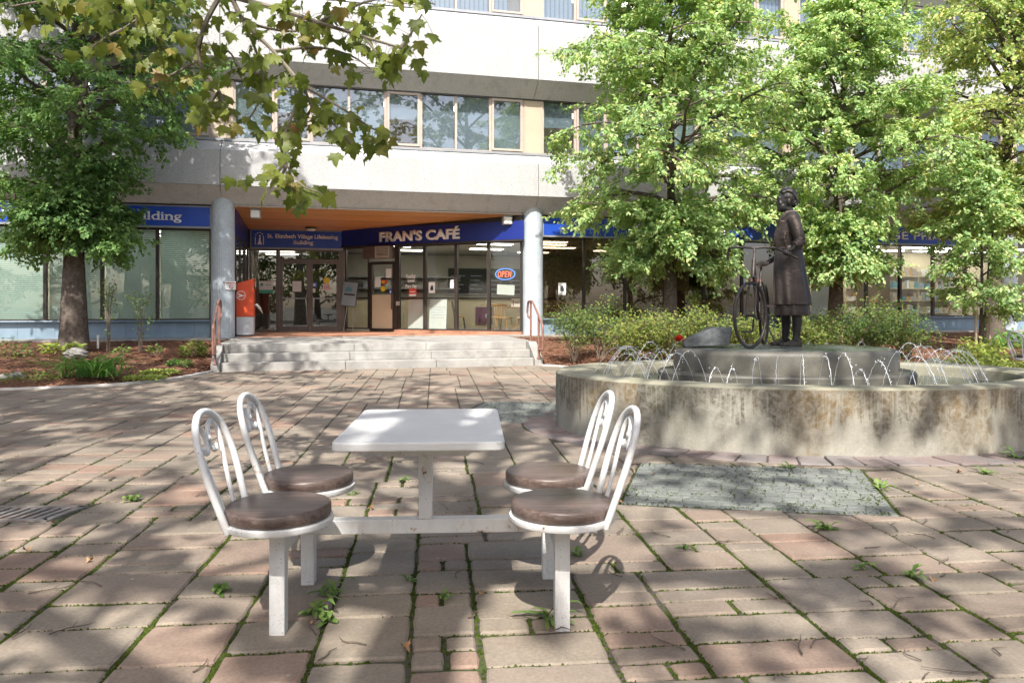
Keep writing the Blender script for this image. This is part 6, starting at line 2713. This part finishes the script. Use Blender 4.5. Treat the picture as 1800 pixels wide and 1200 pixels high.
t = thing('linden_tree', 'yellowing tree with leaning trunk at the right edge', 'tree', (12.75, 20.3, .42), 0, 'trees along the building')
nC = gen_tree(23, 10.5, .19, 2.9, 3.6, LIND, 38, 9, 6, 34, .086, KITE, MAT['leaf_yellow'], MAT['bark'], t, lean=(1.1, -.3), droop=.7, skirt=12)
t = thing('young_tree', 'slender staked young tree before the pharmacy window', 'tree', (10.7, 17.5, .30), 0, 'trees along the building')
nD = gen_tree(31, 4.3, .045, .65, 1.15, ([0, .2, .5, .8, 1], [.6, 1, .95, .6, .25]), 20, 6, 5, 22, .08, KITE, MAT['leaf_linden'], MAT['bark'], t, droop=.4, twig_len=.3)
for x, lab in ((-.19, 'pale wooden stake left of the young tree'), (.13, 'pale wooden stake right of the young tree')):
    s = thing('tree_stake', lab, 'stake', (10.7 + x, 17.4, .22), 0, 'stakes of the young tree')
    m = MB()
    m.box(-.022, .022, -.022, .022, -.1, .95)
    m.box(-.018, .018, -.018, .018, .951, .975)
    m.build('post', MAT['tan_panel'], s, bevel=.004)
    MB().tube([(0, 0, .8), (-x * .5, .05, .82), (-x, .1, .82)], .008, 5).build('tie', MAT['black_metal'], s)


# ---- the big plane tree that stands behind the viewer
def clear_of_view(loc, mx=.75, dz=.55, bough=False):
    def f(P):
        X, Y, Z = P[:, 0] + loc[0], P[:, 1] + loc[1], P[:, 2] + loc[2]
        inside = (Y > .2) & (np.abs(X) < .70 * Y + mx) & (Z < EYE + .42 * Y + dz)
        ok = ~inside & (Z > 2.6)
        if bough:
            # leaves cut from the unseen crown so that sun reaches the low bough
            k = (4.7 - Y) / .88
            bx, bz = X + .05 * k, Z - k
            hit = (Y < 4.6) & (bx > -3.6) & (bx < -.2) & (bz > 1.7) & (bz < 3.6)
            rnd = np.random.RandomState(1).random_sample(len(P))
            ok &= ~(hit & (rnd < .75))
            k = Z - .8  # gap cut in the same crown to let sun onto the table
            gx, gy = X + .05 * k, Y + .88 * k
            ok &= ~((np.abs(gx + .38) < 1.1) & (gy > 2.7) & (gy < 4.5) & (np.random.RandomState(2).random_sample(len(P)) < .85))
        return ok
    return f


PROF_P = ([0, .15, .5, .8, 1], [.8, 1, .95, .7, .35])
pl = thing('plane_tree', 'big plane tree whose leafy bough hangs in at the top left', 'tree', (-.62, -2.6, 0), 0)
gen_tree(41, 14.5, .30, 4.4, 6.8, PROF_P, 20, 6, 4, 7, .20, LOBE_SIMPLE, MAT['leaf_plane'], MAT['bark_plane'], pl, up0=.5, droop=.3, keep=clear_of_view((-.62, -2.6, 0), bough=True), twig_len=.7, sunface=.3)
for i, (x, y, hgt, R, sd, nl) in enumerate(((-7.4, 7.4, 15.5, 6.4, 52, 8), (8.0, .6, 15.5, 6.8, 63, 20), (-7.8, -1.0, 14.0, 5.8, 57, 13))):
    p2 = thing('plane_tree', ['plane tree out of frame to the left that shades the square', 'plane tree out of frame to the right that shades the fountain', 'plane tree behind the viewer to the left'][i], 'tree', (x, y, 0))
    gen_tree(sd, hgt, .28, (6.2, 4.6, 4.6)[i], R, PROF_P, 18, 6, 4, nl, .20, LOBE_SIMPLE, MAT['leaf_plane'], MAT['bark_plane'], p2, up0=.5, droop=.3, keep=clear_of_view((x, y, 0)), twig_len=.7, sunface=.3)
for i, (x, y, hgt, R) in enumerate(((-19, -17, 10, 5.2), (-11, -20, 12, 5.4), (-3, -18, 10, 5.0), (5, -21, 12, 5.4), (13, -17, 10, 5.2), (21, -15, 12, 5.4), (29, -12, 11, 5.2), (-28, -12, 12, 5.4))):
    p3 = thing('street_tree', 'tree far behind the viewer mirrored in the shop windows', 'tree', (x, y, 0), 0, 'trees mirrored in the windows')
    gen_tree(70 + i, hgt, .24, .9, R, LIND, 22, 6, 4, 14, .30, DIAM, MAT['leaf_far'], MAT['bark'], p3, droop=.6, twig_len=.8)


# ---- the bough in view, with its large leaves one by one
def at(px, py, Y):
    return Vector(((px - 900) * Y / 1350, Y, EYE - (py - 535) * Y / 1350))


PLO = Vector(pl.location)
bough_root = [Vector((-.70, -2.55, 4.4)), Vector((-1.2, -.6, 4.9)), Vector((-1.75, 1.6, 4.75)), Vector((-1.95, 3.5, 4.05)), at(398, -25, 4.8)]
TW = [
    [(398, -25, 4.8), (430, 40, 4.8), (480, 90, 4.75), (530, 150, 4.7), (548, 190, 4.7)],
    [(530, 150, 4.7), (515, 200, 4.65), (500, 240, 4.6), (505, 290, 4.55), (530, 325, 4.5), (560, 338, 4.5)],
    [(505, 285, 4.55), (475, 312, 4.6), (448, 318, 4.6)],
    [(398, -25, 4.8), (362, 40, 4.85), (350, 105, 4.9), (385, 160, 4.9), (398, 205, 4.9)],
    [(350, 105, 4.9), (300, 132, 5.0), (255, 142, 5.0)],
    [(385, 160, 4.9), (365, 190, 5.0), (350, 215, 5.0)],
    [(410, -5, 4.8), (500, 20, 4.7), (560, 40, 4.6), (640, 65, 4.5), (705, 85, 4.45)],
    [(560, 40, 4.6), (620, 12, 4.6), (690, -5, 4.6), (765, 8, 4.6)],
    [(640, 65, 4.5), (668, 98, 4.5), (695, 110, 4.5)],
    [(480, 90, 4.75), (560, 84, 4.8), (620, 100, 4.8), (662, 130, 4.8)],
    [(530, 150, 4.7), (600, 190, 4.7), (655, 226, 4.7), (680, 230, 4.7)],
    [(548, 190, 4.7), (590, 222, 4.65), (622, 262, 4.65)],
    [(362, 40, 4.85), (300, 22, 4.9), (250, 30, 5.0), (215, 52, 5.0)],
    [(430, 40, 4.8), (462, 130, 4.9), (452, 185, 4.9), (432, 215, 4.9)],
    [(505, 290, 4.55), (492, 318, 4.5), (500, 335, 4.5)],
    [(398, -25, 4.8), (330, -20, 4.4), (230, -25, 4.1), (150, -12, 4.0), (95, 10, 3.9)],
    [(150, -12, 4.0), (185, 12, 4.0), (205, 24, 4.0)],
    [(705, 85, 4.45), (725, 55, 4.45), (742, 25, 4.45)],
    [(430, 40, 4.8), (520, 55, 5.1), (600, 20, 5.2), (660, 40, 5.2)],
    [(462, 130, 4.9), (420, 120, 5.1), (400, 90, 5.1), (330, 70, 5.1)],
    [(500, 20, 4.7), (540, -15, 4.7), (600, -25, 4.7)],
    [(548, 190, 4.7), (520, 230, 4.9), (470, 235, 4.9)],
    [(230, -25, 4.1), (250, 35, 4.6), (285, 85, 5.0), (262, 118, 5.0)],
    [(215, 52, 5.0), (180, 70, 5.0), (150, 95, 5.0)],
    [(150, -12, 4.0), (60, 5, 3.9), (20, 12, 3.9)],
]
bough = MB().tube([p - PLO for p in smooth_curve(bough_root, 24)], [.055 - .0012 * i for i in range(24)], 8).build('bough', MAT['bark_plane'], pl, smooth=True)
lobes = []
for i in range(6):
    v, f = lobed(.25 - .12 * i, .12 + .09 * i)
    v = v.copy()
    v[:, 0] -= 0
    rl = np.random.RandomState(i)
    v[1:, :2] += rl.normal(0, .025, v[1:, :2].shape)
    v[:, 2] += .06 * np.sin(v[:, 0] * 5 + i) + .05 * np.sin(v[:, 1] * 4 + i * 2)
    me = raw_mesh('leaf', v, f)
    me.materials.append(MAT['leaf_plane'])
    lobes.append((me, v, f))
rb = random.Random(77)
leaves = []
for ti, tw in enumerate(TW):
    pts = smooth_curve([at(*q) for q in tw], 6 * len(tw))
    base_r = .017 if ti in (0, 3, 6) else .0085
    twg = MB().tube([p - PLO for p in pts], [base_r * (1 - .7 * i / len(pts)) + .0012 for i in range(len(pts))], 6).build('twig', MAT['bark_plane'], pl, smooth=True)
    L = sum((pts[i + 1] - pts[i]).length for i in range(len(pts) - 1))
    n = int(L / .034) + 3
    for k in range(n):
        s = (.12 + .88 * (k + rb.random()) / n) * (len(pts) - 1)
        i = min(int(s), len(pts) - 2)
        p0 = pts[i].lerp(pts[i + 1], s - i)
        pet = Vector((rb.gauss(0, .055), rb.gauss(0, .09), rb.gauss(-.03, .045)))
        p = p0 + pet
        d = Vector((rb.gauss(0, .55), rb.gauss(-.1, .4), -1.0 + rb.gauss(0, .35)))
        nn = Vector((rb.gauss(0, .55), -.75 + rb.gauss(0, .35), .55 + rb.gauss(0, .35)))
        leaves.append((p0, p, d.normalized(), nn, rb.uniform(.055, .112), rb.randrange(6)))
rb.shuffle(leaves)
leaves.sort(key=lambda q: -q[4] / q[1].y)
pet_m = MB()
st_v, st_f, off = [], [], 0
for k, (p0, p, d, nn, s, vi) in enumerate(leaves):
    nn = (nn - d * nn.dot(d)).normalized()
    w = d.cross(nn)
    if k < 300:
        o = link('leaf', lobes[vi][0], None, pl)
        Mx = Matrix((w, d, nn)).transposed().to_4x4() @ Matrix.Diagonal((s, s, s, 1))
        o.matrix_local = Matrix.Translation(p - PLO) @ Mx
    else:
        v, f = lobes[vi][1], lobes[vi][2]
        V = np.array(p - PLO) + s * (v[:, 0:1] * np.array(w) + v[:, 1:2] * np.array(d) + v[:, 2:3] * np.array(nn))
        st_v.append(V)
        st_f.append(f + off)
        off += len(v)
    pet_m.tube([p0 - PLO, p0.lerp(p, .5) + Vector((0, 0, .01)) - PLO, p + d * s * .12 - PLO], .0014, 4)
if st_v:
    tag(link('bough_leaves', raw_mesh('bough_leaves', np.concatenate(st_v), np.concatenate(st_f)), MAT['leaf_plane'], pl), kind='stuff')
tag(pet_m.build('leaf_stalks', MAT['bark_plane'], pl, fixn=False), kind='stuff')
# ------------------------------------------------------------------ shrubs and small plants
def shrub(label, x, y, z, h, w, n_stem, n_leaf, leaf, mat, seed, group='shrubs of the hedge', name='shrub', dens_low=.25, matw='stem'):
    r = random.Random(seed)
    s = thing(name, label, 'shrub', (x, y, z), 0, group)
    wood = MB()
    LP, LD, LN = [], [], []
    for i in range(n_stem):
        a = r.random() * 2 * PI
        rad = w * math.sqrt(r.random())
        hh = h * r.uniform(.62, 1.08) * (1 - .25 * (rad / w) ** 2)
        b = Vector((math.cos(a) * w * .18 * r.random(), math.sin(a) * w * .18 * r.random(), -.05))
        e = Vector((math.cos(a) * rad, math.sin(a) * rad, hh))
        mid = b.lerp(e, .5) + Vector((math.cos(a) * -.04, math.sin(a) * -.04, .10 * hh))
        pts = smooth_curve([b, mid, e], 8)
        wood.tube(pts, [.008 * (1 - .09 * k) + .0012 for k in range(8)], 5, cap=False)
        for k in range(n_leaf // n_stem):
            t = dens_low + (1 - dens_low) * math.sqrt(r.random())
            q = t * 7
            kk = min(int(q), 6)
            p0 = pts[kk].lerp(pts[kk + 1], q - kk)
            sp = .10 * w + .05
            p = p0 + Vector((r.gauss(0, sp), r.gauss(0, sp), r.gauss(0, sp * .8)))
            LP.append(p)
            LD.append(Vector((r.gauss(0, 1), r.gauss(0, 1), r.gauss(.3, .6))))
            LN.append(Vector((r.gauss(0, .6), r.gauss(-.2, .6), .8 + r.gauss(0, .4))))
            if k % 14 == 0:
                wood.tube([p0, p0.lerp(p, .6) + Vector((0, 0, .01)), p], [.0028, .002, .001], 4, cap=False)
    P, D, NN = np.array(LP), np.array(LD), np.array(LN)
    S = leaf * np.random.RandomState(seed).uniform(.6, 1.35, len(P))
    V, F = leaf_arrays(P, D, NN, S, DIAM)
    o = wood.build('stems', MAT[matw], s, fixn=False)
    link('foliage', raw_mesh('foliage', V, F), MAT[mat], s)
    return s


HED = [  # label, x, y, h, w, mat, leaf count
    ('open green shrub with bare stems beside the right handrail', 1.35, 16.6, 1.15, .62, 'leaf_shrub_green', 1900),
    ('green shrub between the handrail shrub and the golden hedge', 1.95, 16.9, 1.45, .55, 'leaf_shrub_green', 1900),
    ('golden green shrub at the left end of the low hedge', 2.35, 15.8, 1.05, .72, 'leaf_shrub', 3600),
    ('golden green shrub behind the left water jets', 3.15, 15.7, 1.12, .78, 'leaf_shrub', 3800),
    ('golden green shrub before the middle tree trunk', 3.95, 15.8, 1.18, .78, 'leaf_shrub', 3800),
    ('golden green shrub behind the granite slab', 4.75, 15.7, 1.05, .75, 'leaf_shrub', 3600),
    ('olive shrub seen through the bicycle wheel', 5.45, 15.6, 1.0, .75, 'leaf_shrub', 3600),
    ('olive shrub behind the legs of the statue', 6.2, 15.7, 1.0, .75, 'leaf_shrub', 3600),
    ('green shrub just right of the statue coat', 6.95, 15.9, 1.25, .75, 'leaf_shrub_green', 3200),
    ('tall loose green shrub before the white poster', 7.6, 16.2, 1.35, .75, 'leaf_shrub_green', 3000),
    ('green shrub at the right end of the hedge', 8.3, 16.2, 1.15, .65, 'leaf_shrub_green', 2600),
]
for i, (lab, x, y, h, w, mt, nl) in enumerate(HED):
    shrub(lab, x, y, bed_z(x, y) - .06, h, w, 26 if nl > 2000 else 15, nl, .052, mt, 200 + i, dens_low=.12 if mt == 'leaf_shrub' else .3)

# low planting right of the fountain
LOW = [
    ('broad leaved low plant behind the right water jets', 8.95, 14.9, .42, .55, 'leaf_lime', 900, .075),
    ('low bright ground cover left of the right jets', 7.6, 14.0, .30, .6, 'leaf_lime', 1500, .05),
    ('low bright ground cover under the right jets', 8.9, 13.8, .28, .6, 'leaf_lime', 1500, .05),
    ('rounded clipped shrub near the right edge', 9.9, 14.2, .42, .65, 'leaf_shrub', 2600, .035),
    ('broad leaved plant before the young tree', 9.9, 16.0, .5, .6, 'leaf_lime', 900, .085),
    ('dark leafy plant at the foot of the leaning tree', 12.3, 18.6, .5, .7, 'leaf_lily', 1000, .09),
    ('leafy plant at the far right of the bed', 11.2, 15.2, .5, .7, 'leaf_shrub_green', 1400, .06),
]
for i, (lab, x, y, h, w, mt, nl, lf) in enumerate(LOW):
    shrub(lab, x, y, bed_z(x, y) - .16, h + .12, w, 18, nl, lf, mt, 300 + i, group='low plants of the right bed', name='low_plant', dens_low=.3)


def strap_plant(label, x, y, z, n, L, W, mat, seed, spread=.22):
    r = random.Random(seed)
    s = thing('daylily', label, 'plant', (x, y, z))
    for i in range(n):
        a = r.random() * 2 * PI
        l = L * r.uniform(.6, 1.15)
        w = W * r.uniform(.7, 1.2)
        b = Vector((r.gauss(0, spread), r.gauss(0, spread * .6), 0))
        d = Vector((math.cos(a), math.sin(a), 0))
        e = r.uniform(.75, 1.3)
        vs, fs = [], []
        nseg = 6
        p = b.copy()
        sd = Vector((-d.y, d.x, 0))
        for k in range(nseg + 1):
            t = k / nseg
            ww = w * (.6 + .8 * t if t < .4 else (1 - t) * 1.5 + .05)
            vs += [tuple(p - sd * ww + Vector((0, 0, ww * .5))), tuple(p), tuple(p + sd * ww + Vector((0, 0, ww * .5)))]
            ang = e - 1.9 * t
            p = p + (d * math.cos(ang) + Vector((0, 0, math.sin(ang)))) * (l / nseg)
        for k in range(nseg):
            for q in (0, 1):
                fs.append((k * 3 + q, k * 3 + q + 1, k * 3 + q + 4, k * 3 + q + 3))
        o = MB().add(vs, fs).build('strap_leaf', MAT[mat], s, smooth=True, fixn=False)
    return s


strap_plant('big clump of green strap leaves in the left bed', -7.05, 12.95, .12, 150, .78, .019, 'leaf_lily', 1)


def tuft(label, x, y, z, n, L, mat, seed, name='low_plant', w=.3, cat='plant', leaf=.07, group=None):
    r = random.Random(seed)
    s = thing(name, label, cat, (x, y, z), 0, group)
    LP, LD, LN = [], [], []
    st_ = MB()
    for i in range(n):
        a, q = r.random() * 2 * PI, w * math.sqrt(r.random())
        p = Vector((math.cos(a) * q, math.sin(a) * q, L * r.random() * (1 - .6 * q / w)))
        LP.append(p)
        LD.append(Vector((math.cos(a), math.sin(a), r.gauss(.2, .4))))
        LN.append(Vector((r.gauss(0, .4), r.gauss(0, .4) - .2, 1)))
        if i % 6 == 0:
            st_.tube([(p.x * .3, p.y * .3, -.02), p], [.003, .0015], 4, cap=False)
    S = leaf * np.random.RandomState(seed).uniform(.6, 1.3, n)
    V, F = leaf_arrays(np.array(LP), np.array(LD), np.array(LN), S, KITE)
    link('foliage', raw_mesh('foliage', V, F), MAT[mat], s)
    st_.build('stems', MAT['stem'], s, fixn=False)
    return s


tuft('lime mat of ground cover near the left steps kerb', -6.42, 14.0, .08, 500, .08, 'leaf_lime', 5, w=.34, leaf=.05)
tuft('lime mat of ground cover between the daylily and the steps', -6.35, 13.25, .05, 600, .07, 'leaf_lime', 6, w=.36, leaf=.045)
tuft('small variegated shrub beside the left handrail', -6.65, 16.0, .26, 260, .42, 'leaf_shrub', 7, w=.26, leaf=.08)
tuft('low grey green plant before the left handrail', -6.45, 14.9, .14, 220, .2, 'leaf_lily', 8, w=.22, leaf=.05)
tuft('lime hosta at the foot of the left tree', -9.2, 15.7, .36, 90, .25, 'leaf_lime', 9, w=.36, leaf=.13)
tuft('dull green plant at the left edge of the bed', -9.9, 15.0, .30, 300, .5, 'leaf_shrub_green', 10, w=.45, leaf=.07)
tuft('brown withered plant in the near left corner of the bed', -8.0, 12.6, .08, 260, .18, 'leaf_shrub', 12, w=.5, leaf=.06)
tuft('small green seedling behind the daylily clump', -7.95, 15.6, .34, 60, .2, 'leaf_weed', 13, w=.16, leaf=.07)
tuft('small green seedling right of the daylily clump', -7.3, 15.7, .34, 50, .2, 'leaf_weed', 14, w=.14, leaf=.07)
for i, (x, y, lab) in enumerate(((-8.62, 16.4, 'tall thin sapling before the blinds, nearer the tree'), (-7.98, 16.5, 'tall thin sapling before the blinds, nearer the column'))):
    shrub(lab, x, y, .36, 1.55 - .2 * i, .26, 6, 170, .06, 'leaf_weed', 400 + i, group='thin saplings', name='sapling', dens_low=.15)
pp_ = thing('marker_pipe', 'short white plastic pipe standing in the mulch by the left tree', 'pipe', (-8.95, 16.6, .38))
MB().tube([(0, 0, 0), (0, 0, .27)], .022, 10).build('pipe', MAT['white_plastic'], pp_)
MB().tube([(0, 0, .25), (0, 0, .29)], .028, 10).build('cap', MAT['white_plastic'], pp_)


def rock(label, x, y, z, r_, seed):
    r = random.Random(seed)
    t = thing('garden_rock', label, 'rock', (x, y, z), r.random() * 3)
    bm = bmesh.new()
    bmesh.ops.create_icosphere(bm, subdivisions=3, radius=r_)
    for v in bm.verts:
        n = v.co.normalized()
        f = 1 + .22 * math.sin(n.x * 3.1 + seed) + .16 * math.sin(n.y * 5 + seed * 2) + .10 * math.sin(n.z * 9 + n.x * 6)
        v.co = Vector((v.co.x * f * 1.35, v.co.y * f, v.co.z * f * .55))
    me = bpy.data.meshes.new('stone')
    bm.to_mesh(me)
    bm.free()
    link('stone', me, MAT['rock'], t)
    smooth_mesh(me, 30)


rock('flat pale rock at the foot of the left tree', -8.75, 15.4, .34, .18, 1)
rock('pale rock at the left edge of the frame', -8.35, 12.8, .08, .18, 2)
rock('pale rock in the bed behind the right jets', 8.0, 14.4, .16, .24, 3)
rock('pale rock at the foot of the leaning tree', 12.7, 18.2, .36, .3, 4)


# ---- weeds, twigs and dry leaves on the paving
def weed(label, x, y, n, L, w, seed):
    r = random.Random(seed)
    s = thing('weed', label, 'weed', (x, y, -.004))
    for i in range(n):
        a = 2 * PI * r.random()
        l = L * r.uniform(.35, 1.15)
        ww = w * r.uniform(.7, 1.2)
        d = Vector((math.cos(a), math.sin(a), 0))
        sd = Vector((-d.y, d.x, 0))
        bx_ = Vector((r.gauss(0, L * .18), r.gauss(0, L * .18), 0))
        rise = r.uniform(.2, 1.9)
        vs, fs = [], []
        for k in range(6):
            t = k / 5
            wv = ww * math.sin(PI * (.08 + .9 * t ** 1.2)) * (1 + .25 * (-1) ** k)
            c = bx_ + d * (l * t) + Vector((0, 0, .004 + l * rise * (t - .75 * t * t)))
            vs += [tuple(c - sd * wv + Vector((0, 0, wv * .35))), tuple(c), tuple(c + sd * wv + Vector((0, 0, wv * .35)))]
        for k in range(5):
            for q in (0, 1):
                fs.append((k * 3 + q, k * 3 + q + 1, k * 3 + q + 4, k * 3 + q + 3))
        MB().add(vs, fs).build('weed_leaf', MAT['leaf_weed'], s, smooth=True, fixn=False)


def gp(px, py):
    Y = 1350 * EYE / (py - 535)
    return (px - 900) * Y / 1350, Y


WEEDS = [(385, 1040, 9, .085, .018, 'leafy weed in the paving left of the front seat leg'), (552, 1075, 7, .10, .02, 'grassy weed between the two left seat legs'),
         (580, 1045, 12, .12, .012, 'dense weed tuft at the rear left seat leg'), (572, 1088, 6, .075, .022, 'pale weed with broad leaves below the left seats'),
         (725, 1020, 6, .05, .012, 'tiny weed under the middle of the table'), (778, 1050, 5, .06, .012, 'slim weed before the table post'),
         (965, 1085, 10, .13, .014, 'upright weed at the foot of the front right seat leg'), (620, 870, 6, .06, .012, 'small weed behind the left seats'),
         (712, 845, 7, .07, .012, 'small weed in the joint behind the table'), (1455, 930, 10, .10, .018, 'green weed before the corner of the sett patch'),
         (1515, 998, 7, .075, .012, 'weed in the joint right of the big slabs'), (1600, 1012, 8, .085, .014, 'weed in the paving toward the right edge'),
         (1205, 965, 6, .06, .012, 'small weed right of the seats in a mossy joint'), (1385, 822, 8, .09, .014, 'weed at the fountain edging'),
         (1730, 832, 9, .10, .014, 'weed near the fountain at the right edge'), (1550, 858, 8, .09, .014, 'weed beside the right edge of the sett patch'),
         (1785, 805, 9, .14, .02, 'weed against the fountain wall at far right'), (1010, 975, 6, .06, .012, 'tiny weed behind the right seat legs'),
         (230, 880, 8, .07, .02, 'low weed beside the drain grate')]
for i, (px, py, n, L, w, lab) in enumerate(WEEDS):
    x, y = gp(px, py)
    weed(lab, x, y, int(n * 1.6), L, w * .8, 500 + i)
rt = random.Random(31)
for i in range(46):
    if i < 26:
        px, py = rt.uniform(1080, 1790), rt.uniform(900, 1195)
    else:
        px, py = rt.uniform(20, 1000), rt.uniform(800, 1190)
    x, y = gp(px, py)
    t = thing('twig', 'thin dry twig lying on the paving', 'twig', (x, y, .010), rt.random() * PI, 'fallen twigs')
    L = rt.uniform(.05, .20)
    c = smooth_curve([(-L / 2, 0, 0), (-L * .1, rt.uniform(-.02, .02), .004), (L * .2, rt.uniform(-.02, .02), .002), (L / 2, rt.uniform(-.03, .03), .004)], 8)
    m = MB().tube(c, [.0035 - .0003 * k for k in range(8)], 5)
    if L > .12:
        m.tube([c[3], c[3] + Vector((.03, .03, .006))], [.002, .001], 4)
    m.build('stick', MAT['twig'], t, fixn=False)
dl_me = raw_mesh('dry_leaf', lobed(.9, .5)[0] * np.array([1, 1, 1.2]), lobed(.9, .5)[1])
dl_me.materials.append(MAT['dry_leaf'])
for i in range(22):
    px, py = rt.uniform(20, 1790), 690 + 500 * rt.random()
    x, y = gp(px, py)
    if in_oval(Vector((x, y)), .05):
        continue
    o = link('fallen_leaf', dl_me, None)
    tag(o, 'small curled brown leaf lying on the paving', 'leaf', 'fallen leaves')
    s = rt.uniform(.02, .045)
    o.location = (x, y, .012)
    o.scale = (s, s, s)
    o.rotation_euler = (rt.uniform(-.4, .4), rt.uniform(-.4, .4), rt.random() * 6)
